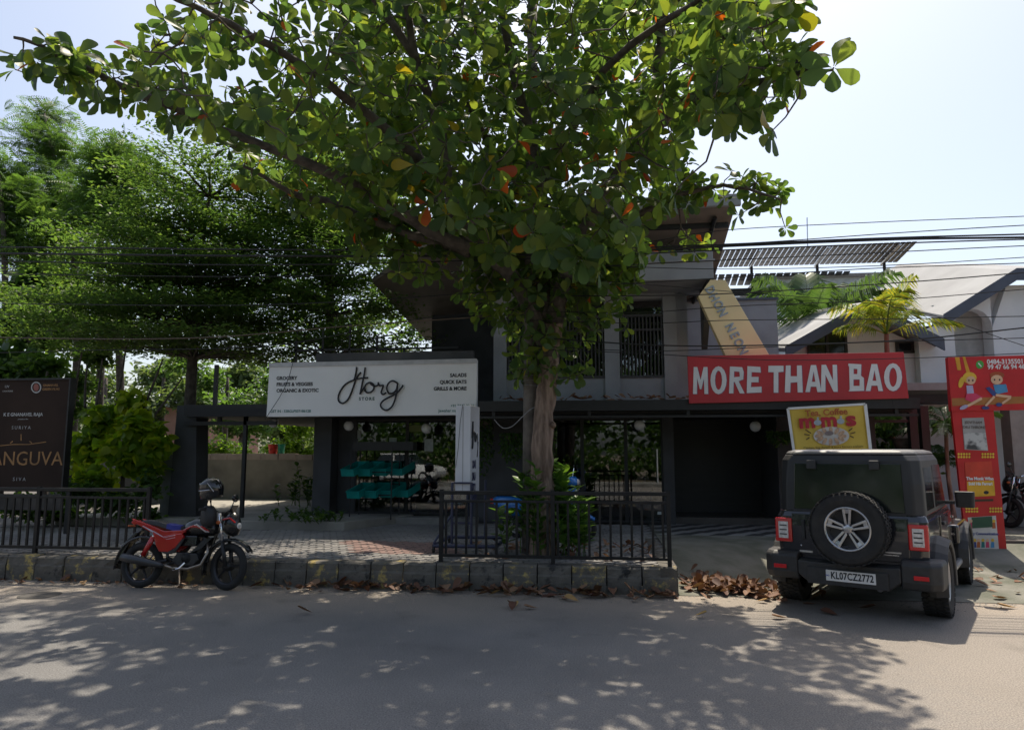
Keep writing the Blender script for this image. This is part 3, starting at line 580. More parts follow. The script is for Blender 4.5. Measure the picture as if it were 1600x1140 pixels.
# ================================================================== VEGETATION
rs = np.random.RandomState(11)
def orient(d, n):
    d = d / (np.linalg.norm(d, axis=1, keepdims=True) + 1e-9); y = np.cross(n, d); y /= (np.linalg.norm(y, axis=1, keepdims=True) + 1e-9); z = np.cross(d, y)
    return np.stack([d, y, z], axis=2)
def spread(T, F, pos, d, n, size, wid=None):
    """copies of one leaf shape: pos (N,3), d pointing direction, n facing, size (N)"""
    Rm = orient(d, n); P = T[None] * size[:, None, None]
    if wid is not None: P = P * np.stack([np.ones_like(wid), wid, np.ones_like(wid)], 1)[:, None, :]
    Vv = np.einsum('nij,nkj->nki', Rm, P) + pos[:, None, :]; k = len(T)
    Ff = (F[None] + (np.arange(len(pos)) * k)[:, None, None]).reshape(-1, F.shape[1]); return Vv.reshape(-1, 3), Ff
def blade(stations, droop=0.12, fold=0.25):
    """a leaf blade: midrib with two folded halves"""
    V = []; F = []
    for t, w_ in stations:
        z = -droop * t * t; V += [(t, w_, z + fold * w_), (t, 0, z), (t, -w_, z + fold * w_)]
    for i in range(len(stations) - 1):
        a = i * 3; F += [(a, a + 1, a + 4, a + 3), (a + 1, a + 2, a + 5, a + 4)]
    return np.array(V, float), np.array(F)
T_alm, F_alm = blade([(0, .012), (.08, .02), (.35, .15), (.65, .275), (.86, .26), (.96, .15), (1, .02)], 0.16, 0.22)
T_ov, F_ov = blade([(0, .02), (.2, .2), (.5, .3), (.8, .18), (1, .01)], 0.15, 0.25)
T_heart, F_heart = blade([(0, .05), (.08, .32), (.35, .46), (.65, .34), (.88, .14), (1, .01)], 0.28, 0.2)
T_d = np.array([(0, 0, 0), (.45, .26, .05), (1, 0, -.08), (.45, -.26, .05)], float); F_d = np.array([(0, 3, 2, 1)])
def pinnate(n=9, wl=0.30, lw=0.09):
    V = []; F = []
    for i in range(n):
        t = 0.15 + 0.85 * i / (n - 1); L_ = wl * math.sin(math.pi * (0.22 + 0.68 * t)) 
        for s in (-1, 1):
            b_ = len(V); z = -0.25 * t * t
            V += [(t, 0, z), (t + L_ * .22 - lw * .35, s * L_ * .5, z + .02), (t + L_ * .35, s * L_, z - .05), (t + L_ * .22 + lw * .45, s * L_ * .5, z + .02)]; F.append((b_, b_ + 1, b_ + 2, b_ + 3) if s < 0 else (b_, b_ + 3, b_ + 2, b_ + 1))
    b_ = len(V); V += [(0, -.008, 0), (0, .008, 0), (1, .004, -.25), (1, -.004, -.25)]; F.append((b_, b_ + 3, b_ + 2, b_ + 1)); return np.array(V, float), np.array(F)
T_pin, F_pin = pinnate()
def rdir(n, up=0.0, flat=1.0):
    v = rs.normal(size=(n, 3)); v[:, 2] = v[:, 2] * flat + up; return v / np.linalg.norm(v, axis=1, keepdims=True)
def updir(n, tilt=0.6):
    v = rs.normal(size=(n, 3)) * tilt; v[:, 2] = 1; return v / np.linalg.norm(v, axis=1, keepdims=True)
def inpoly(pts, poly):
    x, y = pts[:, 0], pts[:, 1]; c = np.zeros(len(pts), bool); n = len(poly)
    for i in range(n):
        x1, y1 = poly[i]; x2, y2 = poly[(i + 1) % n]
        with np.errstate(divide='ignore', invalid='ignore'): c ^= ((y1 > y) != (y2 > y)) & (x < (x2 - x1) * (y - y1) / (y2 - y1 + 1e-12) + x1)
    return c
def fill(poly, n):
    P = np.array(poly, float); lo, hi = P.min(0), P.max(0); out = np.zeros((0, 2))
    while len(out) < n:
        q = lo + rs.rand(n * 3, 2) * (hi - lo); out = np.vstack([out, q[inpoly(q, poly)]])
    return out[:n]
def along(line, n, jit):
    L_ = np.array(line, float); seg = np.linalg.norm(np.diff(L_, axis=0), axis=1); cum = np.concatenate([[0], np.cumsum(seg)]); t = rs.rand(n) * cum[-1]
    return np.stack([np.interp(t, cum, L_[:, 0]), np.interp(t, cum, L_[:, 1])], 1) + rs.normal(size=(n, 2)) * jit
def towards(P, D): return np.array([tuple(toward(x, y, d)) for (x, y), d in zip(P, D)])

# ------------------------------------------------------------------ the big almond tree at the kerb
at_ = thing('almond_tree', 'big broad leaved almond tree on the pavement, crown over the road, a few orange leaves', 'tree', aZ(848, 865, PZ).to_tuple())
TD = 10.4
limbs = []   # (pixels, distances, radii)
limbs.append(([(849, 872), (848, 800), (846, 720), (850, 655), (853, 610), (857, 575), (864, 520), (878, 455), (898, 390), (926, 335), (978, 255), (1008, 185), (1030, 95), (1036, -20), (1040, -140)], [10.45, 10.42, 10.4, 10.4, 10.4, 10.4, 10.4, 10.3, 10.2, 10.0, 9.6, 9.3, 9.0, 8.8, 8.7], [.23, .175, .155, .15, .145, .14, .13, .12, .11, .10, .085, .075, .065, .05, .035]))
limbs.append(([(858, 560), (838, 500), (800, 430), (752, 392), (716, 345), (700, 290), (688, 200), (650, 95), (630, -30), (600, -140)], [10.4, 10.35, 10.2, 10.0, 9.8, 9.6, 9.3, 9.0, 8.7, 8.4], [.12, .115, .11, .10, .09, .08, .07, .055, .045, .03]))
limbs.append(([(752, 392), (690, 370), (630, 335), (520, 270), (400, 225), (250, 160), (120, 100), (22, 58)], [10.0, 9.8, 9.6, 9.2, 8.9, 8.6, 8.4, 8.2], [.10, .09, .082, .07, .058, .045, .03, .014]))
limbs.append(([(735, 396), (660, 372), (590, 348), (520, 318), (450, 300), (378, 258)], [10.0, 10.1, 10.2, 10.2, 10.1, 10.0], [.085, .075, .065, .052, .038, .02]))
limbs.append(([(978, 255), (1030, 195), (1090, 150), (1170, 132), (1240, 118), (1300, 108)], [9.6, 9.0, 8.2, 7.4, 6.8, 6.4], [.085, .07, .055, .042, .028, .012]))
limbs.append(([(898, 390), (960, 358), (1020, 325), (1080, 300), (1150, 292), (1222, 312)], [10.2, 10.3, 10.3, 10.3, 10.2, 10.1], [.07, .06, .048, .036, .026, .012]))
limbs.append(([(858, 560), (850, 470), (846, 380), (842, 280), (812, 150), (786, 20), (770, -120)], [10.4, 10.5, 10.6, 10.4, 10.0, 9.6, 9.3], [.14, .125, .11, .095, .075, .055, .035]))
limbs.append(([(700, 290), (600, 200), (480, 110), (360, 40), (260, -10)], [9.6, 8.8, 8.0, 7.3, 6.8], [.08, .065, .05, .035, .018]))
limbs.append(([(842, 280), (900, 190), (960, 90), (1080, 10), (1170, -60)], [10.4, 9.4, 8.4, 7.4, 6.9], [.075, .06, .048, .034, .018]))
limbs.append(([(850, 470), (800, 330), (740, 180), (650, 40), (560, -80)], [10.5, 11.2, 11.8, 12.0, 12.0], [.09, .08, .06, .045, .02]))
limbs.append(([(650, 95), (540, -60), (420, -160), (260, -240), (80, -290), (-160, -330)], [9.0, 9.0, 9.2, 9.5, 9.8, 10.2], [.055, .05, .045, .038, .03, .015]))
limbs.append(([(690, 180), (640, -40), (560, -180), (430, -260), (280, -310)], [9.3, 10.5, 11.8, 13, 14], [.06, .055, .048, .038, .02]))  # holds the added shading crown above the view
nodes = []; tk = MB()
def smooth_line(P, r, sub=4):
    out, rr = [], []
    for i in range(len(P) - 1):
        p0, p1, p2, p3 = P[max(i - 1, 0)], P[i], P[i + 1], P[min(i + 2, len(P) - 1)]
        for k in range(sub):
            t = k / sub; out.append(0.5 * ((2 * p1) + (p2 - p0) * t + (2 * p0 - 5 * p1 + 4 * p2 - p3) * t * t + (3 * p1 - p0 - 3 * p2 + p3) * t ** 3)); rr.append(r[i] * (1 - t) + r[i + 1] * t)
    out.append(P[-1]); rr.append(r[-1]); return out, rr
for li, (px, D, r_) in enumerate(limbs):
    P = [toward(x, y, d) for (x, y), d in zip(px, D)]
    if li == 0: P[0].z = PZ - 0.05
    P, r2 = smooth_line(P, r_)
    P = [p + Vector((rnd.uniform(-1, 1), rnd.uniform(-1, 1), rnd.uniform(-1, 1))) * 0.02 for p in P]
    r2 = [q * rnd.uniform(0.92, 1.08) for q in r2]
    if li == 0:
        trunk_mb = MB().tube(P[:26], r2[:26], 14); tk.tube(P[25:], r2[25:], 10); nodes += [tuple(p) for p in P[30:]]
    else: tk.tube(P, r2, 8); nodes += [tuple(p) for p in P[3:]]
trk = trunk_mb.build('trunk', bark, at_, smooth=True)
# knots and old pruning scars on the trunk
for (x, y, r_) in ((851, 656, .055), (864, 662, .03), (842, 680, .026), (866, 566, .045)):
    p = toward(x, y, TD - 0.135); MB().lathe([(r_ * 1.9, -0.07), (r_ * 1.35, -.01), (r_, 0.015), (r_ * .6, 0.004), (r_ * .3, -0.01)], 12, frame(p, (1, 0.2, 0), (0, 0.25, 1)), True).build('knot', bark, trk, smooth=True)
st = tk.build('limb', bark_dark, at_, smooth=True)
# whorls of leaves
whorls = []
def addw(P, D, s=(0.17, 0.25), k=(6, 9)):
    for q, p in zip(P, towards(P, D)): whorls.append((p, rs.uniform(*s), rs.randint(*k)))
U = rs.uniform
A_ = [(540, -40), (1190, -40), (1200, 60), (1085, 190), (1085, 300), (1010, 335), (1000, 400), (930, 430), (760, 410), (660, 335), (560, 270)]
q = fill(A_, 760); addw(q, U(7.4, 12.2, 760), (.19, .27))
q = fill([(560, 60), (1080, 60), (1060, 300), (900, 380), (720, 350), (600, 250)], 260); addw(q, U(10.5, 12.8, 260), (.2, .28))
q = fill([(240, -40), (560, -40), (600, 260), (430, 215), (330, 190), (200, 130), (230, 50)], 130); addw(q, U(6.4, 9.4, 130), (0.17, 0.25), (5, 8))
q = along([(50, 78), (160, 128), (320, 185), (480, 245), (640, 320)], 64, (14, 20)); addw(q, U(8.0, 9.3, 64), (0.17, 0.25), (5, 8))
q = along([(380, 262), (450, 298), (560, 335), (660, 365)], 48, (12, 18)); addw(q, U(9.8, 10.6, 48), (0.16, 0.23))
q = fill([(1080, -20), (1235, -20), (1262, 60), (1270, 110), (1220, 150), (1190, 190), (1105, 205)], 95); addw(q, U(6.3, 8.4, 95), (0.18, 0.26))
addw(np.array([(1302, 106), (1206, 205), (1238, 8), (1140, 190), (1255, 95), (1212, 120), (222, 100), (206, 78), (95, 100), (62, 110), (120, 85), (300, 60)]), np.array([6.3, 6.8, 6.6, 7.2, 6.5, 6.9, 7.8, 7.8, 8.2, 8.2, 8.2, 7.2]), (0.2, 0.26), (6, 8))
q = along([(960, 345), (1060, 305), (1140, 292), (1228, 312)], 46, (12, 16)); addw(q, U(10.0, 10.8, 46), (0.16, 0.22))
q = np.array([(1050, 385), (1075, 372), (1098, 380), (1112, 384), (1030, 395), (1085, 395), (560, 400), (770, 430), (745, 435), (720, 455), (760, 470)]); addw(q, U(10.8, 11.4, len(q)), (0.14, 0.2))
q = fill([(770, 420), (980, 420), (990, 500), (930, 560), (900, 600), (800, 600), (760, 470)], 85); addw(q, U(9.9, 11.2, 85), (0.16, 0.23), (4, 7))
q = fill([(700, 380), (1010, 370), (1000, 440), (940, 470), (760, 450)], 90); addw(q, U(10.2, 12, 90), (.18, .25))
q = fill([(690, 340), (1010, 340), (990, 470), (900, 545), (810, 560), (725, 470)], 120); addw(q, U(9.9, 11.5, 120), (.16, .23))
q = fill([(540, 320), (700, 330), (780, 400), (740, 450), (640, 440), (560, 400)], 70); addw(q, U(9.9, 11, 70), (.16, .22))
q = fill([(400, 150), (650, 110), (690, 330), (560, 320), (420, 240)], 280); addw(q, U(11, 14.4, 280), (.17, .24))
q = along([(835, 430), (840, 520), (838, 590)], 16, (16, 10)); addw(q, U(10.0, 10.4, 16), (0.1, 0.16), (3, 6))
nh = 240; hp = np.stack([U(-5.5, 4.2, nh), U(5.4, 12.5, nh), U(7.2, 10.2, nh)], 1)
hp = hp[(((hp[:, 0] + 0.8) / 5.2) ** 2 + ((hp[:, 1] - 9.2) / 4.0) ** 2 + ((hp[:, 2] - 8) / 2.4) ** 2) < 1]
n2_ = 1050; hy = U(7.5, 16.5, n2_); shade_whorls = np.stack([U(-9.5, 0.0, n2_), hy, 2.5 + .67 * hy + U(0, 1.7, n2_)], 1)  # second set: unseen crown above the view, added to shade road and paving
hp = np.vstack([hp, shade_whorls])
def pix(P):
    q_ = P - np.array([0, 0, EYE]); zf = q_ @ np.array(_f); return np.stack([q_ @ np.array(_r) / zf * FPX + 800, 570 - q_ @ np.array(_u) / zf * FPX], 1)
zz = pix(hp); hp = hp[(zz[:, 1] < -25) | inpoly(zz, A_)]
for p in hp: whorls.append((p, U(.16, .24), rs.randint(6, 9)))
# twigs: join every whorl to the nearest wood already there
N_ = np.array(nodes); order = sorted(range(len(whorls)), key=lambda i: np.min(((N_ - whorls[i][0]) ** 2).sum(1)))
tw = MB(); grown = list(map(tuple, N_)); arr = N_.copy(); tips = []
for i in order:
    p = whorls[i][0]; dd = ((arr - p) ** 2).sum(1); j = int(dd.argmin()); a = Vector(arr[j]); e = Vector(p)
    L_ = (e - a).length; m1 = a.lerp(e, 0.35) + Vector(rs.normal(size=3) * 0.06 * L_) - Vector((0, 0, 0.04 * L_)); m2 = a.lerp(e, 0.72) + Vector(rs.normal(size=3) * 0.05 * L_) - Vector((0, 0, 0.05 * L_))
    r0 = min(0.022, 0.008 + 0.008 * L_); tw.tube([a, m1, m2, e], [r0, r0 * .8, r0 * .65, 0.006], 4, False)
    arr = np.vstack([arr, [tuple(m1), tuple(m2)]]); tips.append((np.array(p), np.array(e - m2) / ((e - m2).length + 1e-6), whorls[i][1], whorls[i][2]))
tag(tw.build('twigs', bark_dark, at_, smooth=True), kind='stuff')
LP, LD, LN, LS = [], [], [], []
for p, d, s, k in tips:
    d = d + np.array([0, 0, 0.5]); d /= np.linalg.norm(d); a = np.cross(d, [0.3, 0.9, 0.1]); a /= np.linalg.norm(a); c = np.cross(d, a); ph = rs.rand() * 6.28
    for i in range(k):
        an = ph + 6.283 * i / k + U(-.25, .25); o = a * math.cos(an) + c * math.sin(an); el = U(-0.15, 0.75)
        dr = o * math.cos(el) + d * math.sin(el); dr[2] -= U(0, .35); LP.append(p + o * 0.015); LD.append(dr); LN.append(d + rs.normal(size=3) * .3); LS.append(s * U(.7, 1.15))
LP, LD, LN, LS = map(np.array, (LP, LD, LN, LS))
# the 300 leaves that show largest are single leaves, the rest is one crown
cd = np.linalg.norm(LP - np.array([0, 0, EYE]), axis=1)
def vis(P):
    q = P - np.array([0, 0, EYE]); zf = q @ np.array(_f); xx = q @ np.array(_r) / zf * FPX + 800; yy = 570 - q @ np.array(_u) / zf * FPX
    return (xx > 0) & (xx < 1600) & (yy > 0) & (yy < 1140) & (zf > 0)
sc = LS / cd * vis(LP); big = np.argsort(-sc)[:300]; ism = np.zeros(len(LP), bool); ism[big] = True
rest = ~ism; kind = rs.rand(len(LP)); hue = np.where(kind < 0.010, 1, np.where(kind < 0.022, 2, 0)); 
Vv, Ff = spread(T_alm, F_alm, LP[rest & (hue == 0)], LD[rest & (hue == 0)], LN[rest & (hue == 0)], LS[rest & (hue == 0)])
crown = tag(npobj('crown', Vv, Ff, L_almond, at_), kind='stuff')
for hh, mm in ((1, L_red), (2, L_yellow)):
    s_ = rest & (hue == hh); Vv, Ff = spread(T_alm, F_alm, LP[s_], LD[s_], LN[s_], LS[s_]); tag(npobj('orange_leaves' if hh == 1 else 'yellow_leaves', Vv, Ff, mm, at_), kind='stuff')
lmesh = [npmesh('leaf', T_alm, F_alm, m_) for m_ in (L_almond, L_red, L_yellow)]
Rm = orient(LD[big], LN[big])
for n_, i in enumerate(big):
    M = Matrix(Rm[n_].tolist()).to_4x4(); M = Matrix.Translation(LP[i]) @ M @ Matrix.Scale(float(LS[i]), 4)
    hq = 1 if n_ % 29 == 3 else (2 if n_ % 37 == 5 else 0)
    o = bpy.data.objects.new('leaf', lmesh[hq]); COL.objects.link(o); o.matrix_basis = M; o.parent = at_; o.matrix_parent_inverse = wm(at_).inverted()
print('almond leaves', len(LP))

# ------------------------------------------------------------------ generic leafy masses
def blob_tree(name, label, clusters, n, T, F, mt, size, trunk=None, group=None, up=0.5, flat=1.0, cat='tree', tm_=None, droop=0.0):
    """clusters: (centre, radii); leaves sit on twigs through each clump, denser near its surface"""
    c0 = clusters[0][0]; base = trunk[0][0] if trunk else (c0[0], c0[1], PZ)
    t = thing(name, label, cat, tuple(base), group=group)
    if trunk:
        for line, rr in (trunk[1] if isinstance(trunk[1], list) and trunk[1] and isinstance(trunk[1][0], tuple) else [trunk]):
            P, r2 = smooth_line([Vector(p) for p in line], rr, 3); MB().tube(P, r2, 8).build('trunk', tm_ or bark_dark, t, smooth=True)
    vol = np.array([r[0] * r[1] * r[2] for _, r in clusters]) ** (2 / 3.); cnt = np.maximum(3, (n * vol / vol.sum()).astype(int))
    P = []
    for (c, r), k in zip(clusters, cnt):
        v = rs.normal(size=(k, 3)); v /= np.linalg.norm(v, axis=1, keepdims=True); rad = rs.rand(k, 1) ** 0.45; lump = 0.75 + 0.35 * np.sin(v[:, :1] * 5 + c[0] * 3) * np.cos(v[:, 2:] * 4 + c[1])
        P.append(np.array(c) + v * rad * lump * np.array(r))
    P = np.vstack(P); N = len(P); d = rdir(N, 0, 0.6); d[:, 2] -= droop; nn = updir(N, up)
    Vv, Ff = spread(T, F, P, d, nn, rs.uniform(size * .65, size * 1.25, N)); tag(npobj('crown', Vv, Ff, mt, t), kind='stuff'); return t
def P3(x, y, Y): return tuple(aY(x, y, Y))
def blobs(lst, Y, depth=1.0):
    """clumps placed from (x, y, rx, ry) at distance Y"""
    out = []
    for (x, y, rx, ry) in lst:
        Yq = Y + rnd.uniform(-depth, depth); s = Yq / FPX; out.append((P3(x, y, Yq), (rx * s, max(rx, ry) * s * 0.8, ry * s)))
    return out

# tiered small-leaved trees (layered branches) behind the canopy
def tiered(label, stem, tiers, Y, n, group):
    t = thing('tiered_tree', label, 'tree', tuple(stem[0]), group=group)
    P, r2 = smooth_line([Vector(p) for p in stem], [.16, .13, .11, .09, .06, .03][:len(stem)], 4); MB().tube(P, r2, 10).build('trunk', bark_dark, t, smooth=True)
    allp = []; br = MB(); tot = sum(a[2] * a[3] for a in tiers)
    for (x, y, rx, ry) in tiers:
        c = Vector(P3(x, y, Y)); s = Y / FPX; sx = rx * s; k = int(n * rx * ry / tot)
        root = min(P, key=lambda q: (q - c).length + 2 * max(0, q.z - c.z + .2))
        for b_ in range(9):
            an = 6.283 * b_ / 9 + rnd.uniform(-.3, .3); e = c + Vector((math.cos(an) * sx, math.sin(an) * max(sx * 1.1, 2.2), rnd.uniform(-.1, .15))); m_ = root.lerp(e, .5) + Vector((0, 0, .12))
            br.tube([root, m_, e], [.03, .02, .006], 4, False)
            kk = max(10, k // 9 // 14)
            for q in range(kk):
                f_ = rs.rand() ** 0.6; p = root.lerp(e, 0.25 + 0.8 * f_) + Vector((rs.normal() * sx * .24, rs.normal() * .45, 0.10 * (1 - f_) + rs.normal() * ry * s * 0.30))
                allp.append((p, 14))
    C = np.array([tuple(p) for p, _ in allp]); C = np.repeat(C, 14, 0) + rs.normal(size=(len(C) * 14, 3)) * np.array([.16, .16, .035])
    N = len(C); d = rdir(N, 0.1, 0.35); Vv, Ff = spread(T_d, F_d, C, d, updir(N, .45), rs.uniform(.075, .135, N))
    tag(br.build('branches', bark_dark, t, smooth=True), kind='stuff'); tag(npobj('crown', Vv, Ff, L_small, t), kind='stuff'); return t
s1 = [aZ(288, 812, PZ)] ; Y1 = 14.8
st1 = [Vector((aY(292, 640, Y1).x, Y1, PZ)), aY(296, 640, Y1), aY(301, 560, Y1), aY(308, 470, Y1), aY(314, 390, Y1), aY(330, 290, Y1)]
tiered('layered small leaved tree beside the black gate pillar', st1, [(330, 300, 100, 14), (300, 345, 90, 14), (350, 375, 110, 16), (250, 405, 110, 16), (340, 430, 120, 16), (220, 455, 130, 16), (170, 490, 120, 16), (300, 500, 130, 16), (150, 525, 90, 12), (260, 540, 140, 12), (380, 545, 90, 10)], Y1, 62000, 'layered trees beside the cafe')
Y2 = 16.4
st2 = [Vector((aY(512, 640, Y2).x, Y2, PZ)), aY(513, 640, Y2), aY(514, 560, Y2), aY(516, 470, Y2), aY(520, 380, Y2), aY(520, 280, Y2)]
tiered('layered small leaved tree rising behind the white grocery board', st2, [(430, 255, 130, 18), (520, 290, 110, 18), (400, 325, 130, 18), (540, 350, 110, 20), (610, 380, 60, 16), (420, 385, 120, 18), (560, 420, 100, 18), (430, 445, 120, 20), (520, 485, 110, 18), (420, 510, 110, 18), (500, 545, 120, 10), (610, 535, 70, 8)], Y2, 66000, 'layered trees beside the cafe')

# tall feathery trees on the left
def feather(label, px_stem, clumps, Y, n):
    t = thing('feathery_tree', label, 'tree', (aY(px_stem[0][0], 640, Y).x, Y, 0.2), group='feathery trees behind the film poster')
    P = [Vector((aY(px_stem[0][0], 640, Y).x, Y, 0.2))] + [aY(x, y, Y) for x, y in px_stem]; rr = [.10 * (1 - i / (len(P) + .5)) + .015 for i in range(len(P))]
    P, rr = smooth_line(P, rr, 3); MB().tube(P, rr, 8).build('trunk', bark_dark, t, smooth=True); br = MB(); pts = []
    for (x, y, rx, ry) in clumps:
        c = aY(x, y, Y + rnd.uniform(-.8, .8)); root = min(P, key=lambda q: (q - c).length); br.tube([root, root.lerp(c, .5) + Vector((0, 0, .1)), c], [.03, .018, .006], 4, False)
        s = Y / FPX; k = int(n * rx * ry / sum(a[2] * a[3] for a in clumps)); pts.append(np.array(c) + rs.normal(size=(k, 3)) * np.array([rx * s, rx * s, ry * s]) * 0.6)
    C = np.vstack(pts); N = len(C); d = rdir(N, -.05, .5); Vv, Ff = spread(T_pin, F_pin, C, d, updir(N, .5), rs.uniform(.35, .6, N))
    tag(br.build('branches', bark_dark, t, smooth=True), kind='stuff'); tag(npobj('crown', Vv, Ff, L_pinn, t), kind='stuff')
feather('tall feathery tree topping out above the others behind the film poster', [(120, 560), (118, 440), (105, 340), (85, 250), (70, 180)], [(70, 180, 34, 22), (60, 215, 40, 22), (95, 235, 42, 24), (80, 275, 48, 26), (105, 310, 45, 26), (55, 320, 50, 30), (90, 360, 60, 30)], 19.0, 1900)
feather('feathery tree with a straight dark stem next to the layered tree', [(158, 560), (156, 420), (160, 340), (168, 280), (178, 225)], [(180, 240, 40, 22), (205, 270, 34, 22), (160, 275, 36, 22), (185, 310, 46, 24), (150, 335, 46, 24), (195, 350, 40, 22)], 18.0, 1700)
feather('low feathery tree at the far left behind the film poster', [(10, 560), (8, 440), (5, 350), (0, 290)], [(0, 270, 50, 30), (20, 310, 44, 30), (-10, 350, 60, 34), (30, 390, 50, 28)], 17.0, 1300)
# broad teak-like saplings
blob_tree('teak_sapling', 'broad leaved sapling crowding behind the top of the film poster', blobs([(30, 455, 60, 34), (80, 430, 60, 36), (10, 500, 60, 40), (60, 520, 55, 36), (100, 480, 50, 34), (20, 560, 60, 34)], 16.2, .6), 900, T_heart, F_heart, L_deep, .36, trunk=([P3(40, 640, 16.2)[:2] + (PZ - .2,), P3(42, 600, 16.2), P3(48, 480, 16.2), P3(50, 420, 16.2)], [.07, .06, .045, .02]), up=.7, droop=.4)
blob_tree('leafy_tree', 'dense dark green tree filling the gap behind the layered tree', blobs([(130, 400, 70, 50), (200, 410, 70, 50), (110, 450, 80, 50), (190, 470, 80, 50), (250, 430, 60, 50), (60, 400, 60, 50), (240, 360, 40, 40), (170, 520, 80, 40), (90, 530, 80, 40)], 21, 1.2), 9000, T_ov, F_ov, L_deep, .17, trunk=([P3(190, 640, 21)[:2] + (0.1,), P3(188, 600, 21), P3(180, 480, 21), P3(175, 400, 21)], [.14, .12, .09, .04]), up=.8)
blob_tree('leafy_tree', 'dark tree behind the terrace roof slope', blobs([(600, 470, 60, 60), (560, 500, 60, 50), (640, 520, 50, 40), (480, 470, 60, 60), (420, 440, 60, 60), (360, 470, 60, 50)], 24, 1.0), 2600, T_ov, F_ov, L_deep, .2, trunk=([P3(560, 640, 24)[:2] + (0.1,), P3(560, 600, 24), P3(562, 480, 24)], [.16, .14, .06]), up=.8)
blob_tree('leafy_tree', 'mid green leafy tree standing close behind the film poster', blobs([(10, 590, 60, 36), (70, 575, 60, 36), (120, 600, 46, 30), (30, 630, 60, 30), (95, 640, 50, 30), (150, 560, 40, 26)], 15.2, .5), 2600, T_ov, F_ov, L_deep, .2, trunk=([P3(70, 800, 15.2)[:2] + (PZ - .2,), P3(72, 650, 15.2), P3(74, 580, 15.2)], [.08, .06, .03]), up=.7)
blob_tree('leafy_tree', 'light green tree between the gate pillar and the far brick coloured building', blobs([(330, 600, 50, 40), (290, 570, 50, 30), (360, 640, 60, 40), (430, 600, 50, 50), (400, 660, 50, 40)], 26, 1.0), 3600, T_ov, F_ov, L_pinn, .2, trunk=([P3(350, 700, 26)[:2] + (0,), P3(352, 660, 26), P3(356, 590, 26)], [.14, .11, .05]), up=.8)
# big bright bush next to the poster
bush = blob_tree('broad_leaf_bush', 'bright yellow green broad leaved bush between film poster and gate pillar', blobs([(165, 655, 45, 35), (215, 665, 45, 40), (245, 690, 32, 38), (190, 705, 50, 40), (140, 700, 45, 45), (225, 725, 40, 28), (150, 745, 50, 26), (205, 625, 30, 24)], 13.4, .5), 1500, T_heart, F_heart, L_bush, .2, up=.7, droop=.35, cat='bush', trunk=([P3(190, 800, 13.4), P3(192, 740, 13.4), P3(195, 680, 13.4)], [.05, .04, .02]))
blob_tree('undergrowth_bush', 'dark tangled undergrowth below the bright bush behind the railing', blobs([(120, 770, 50, 30), (180, 785, 55, 28), (235, 760, 30, 40), (90, 800, 60, 20), (30, 790, 60, 24), (235, 810, 26, 22)], 13.0, .4), 2600, T_ov, F_ov, L_deep, .13, up=.8, cat='bush')
# slender leaning stems
def stem(label, p0, p1, Y, r=.03):
    a, c = aY(*p0, Y), aY(*p1, Y); a.z = min(a.z, c.z); P, rr = smooth_line([a, a.lerp(c, .5) + Vector((rnd.uniform(-.05, .05), 0, 0)), c], [r, r * .8, r * .5], 4)
    tag(MB().tube(P, rr, 6).build('slender_stem', bark_dark, smooth=True), label, 'stem', 'slender bare stems above the bush')
SL = ['slender dark stem rising steeply from the middle of the bright bush', 'long slender stem leaning right out of the bright bush', 'lowest slender stem leaning far over towards the gate pillar', 'thin upright stem over the left part of the bright bush', 'thin stem close to the poster edge', 'straight thin stem next to the poster edge stem']
for i_, (p0, p1) in enumerate((((180, 640), (197, 540)), ((218, 655), (255, 560)), ((225, 670), (285, 590)), ((150, 640), (160, 560)), ((115, 640), (128, 550)), ((133, 640), (136, 570)))):
    stem(SL[i_], p0, p1, 13.8)
# hedge and trees beyond the compound wall
for (x, y, rx, ry, lab) in ((345, 706, 62, 26, 'bright sunlit hedge bush beyond the compound wall beside the gate pillar'), (455, 706, 50, 24, 'bright sunlit bush beyond the compound wall behind the red bin'), (478, 668, 40, 34, 'rounded bright shrub behind the wall near the canopy column')):
    blob_tree('hedge_bush', lab, blobs([(x - rx * .5, y, rx * .6, ry), (x + rx * .5, y + 4, rx * .6, ry), (x, y - 6, rx * .6, ry)], 21, .4), 1500, T_ov, F_ov, L_hedge, .12, up=.8, cat='bush')
far = [((250, 590, 60, 40), (300, 620, 60, 40), (230, 640, 50, 40)), ((380, 590, 60, 50), (420, 640, 60, 50), (360, 660, 50, 40)), ((470, 600, 60, 50), (500, 650, 50, 50), (450, 680, 50, 30)), ((160, 600, 60, 40), (120, 640, 60, 50), (200, 690, 70, 40))]
fl_ = ['pale hazy tree beyond the wall over the brick coloured building', 'pale hazy tree seen through the open canopy frame', 'pale hazy tree beside the canopy column', 'pale hazy tree behind the broad leaved bush']
for i, f_ in enumerate(far):
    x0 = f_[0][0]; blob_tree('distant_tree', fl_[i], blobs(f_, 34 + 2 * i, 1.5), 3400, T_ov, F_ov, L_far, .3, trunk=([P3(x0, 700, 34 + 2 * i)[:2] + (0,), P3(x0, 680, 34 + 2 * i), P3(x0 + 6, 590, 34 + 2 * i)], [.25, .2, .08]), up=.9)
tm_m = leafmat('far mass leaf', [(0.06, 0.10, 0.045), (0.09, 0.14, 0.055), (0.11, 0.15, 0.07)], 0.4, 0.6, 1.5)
c_ = [];
for i in range(46):
    x = -60 + i * 2.6; c_.append(((x, 70 + rnd.uniform(-6, 8), 2.6 + rnd.uniform(-1, 1.2)), (3.2, 3, 3.0)))
P = np.vstack([np.array(c) + rs.normal(size=(330, 3)) * np.array(r) * .55 for c, r in c_]); N = len(P); Vv, Ff = spread(T_ov, F_ov, P, rdir(N), updir(N, .9), U(.45, .8, N)); tag(npobj('distant_tree_line', Vv, Ff, tm_m), 'distant mass of trees along the horizon', 'trees', kind='stuff')

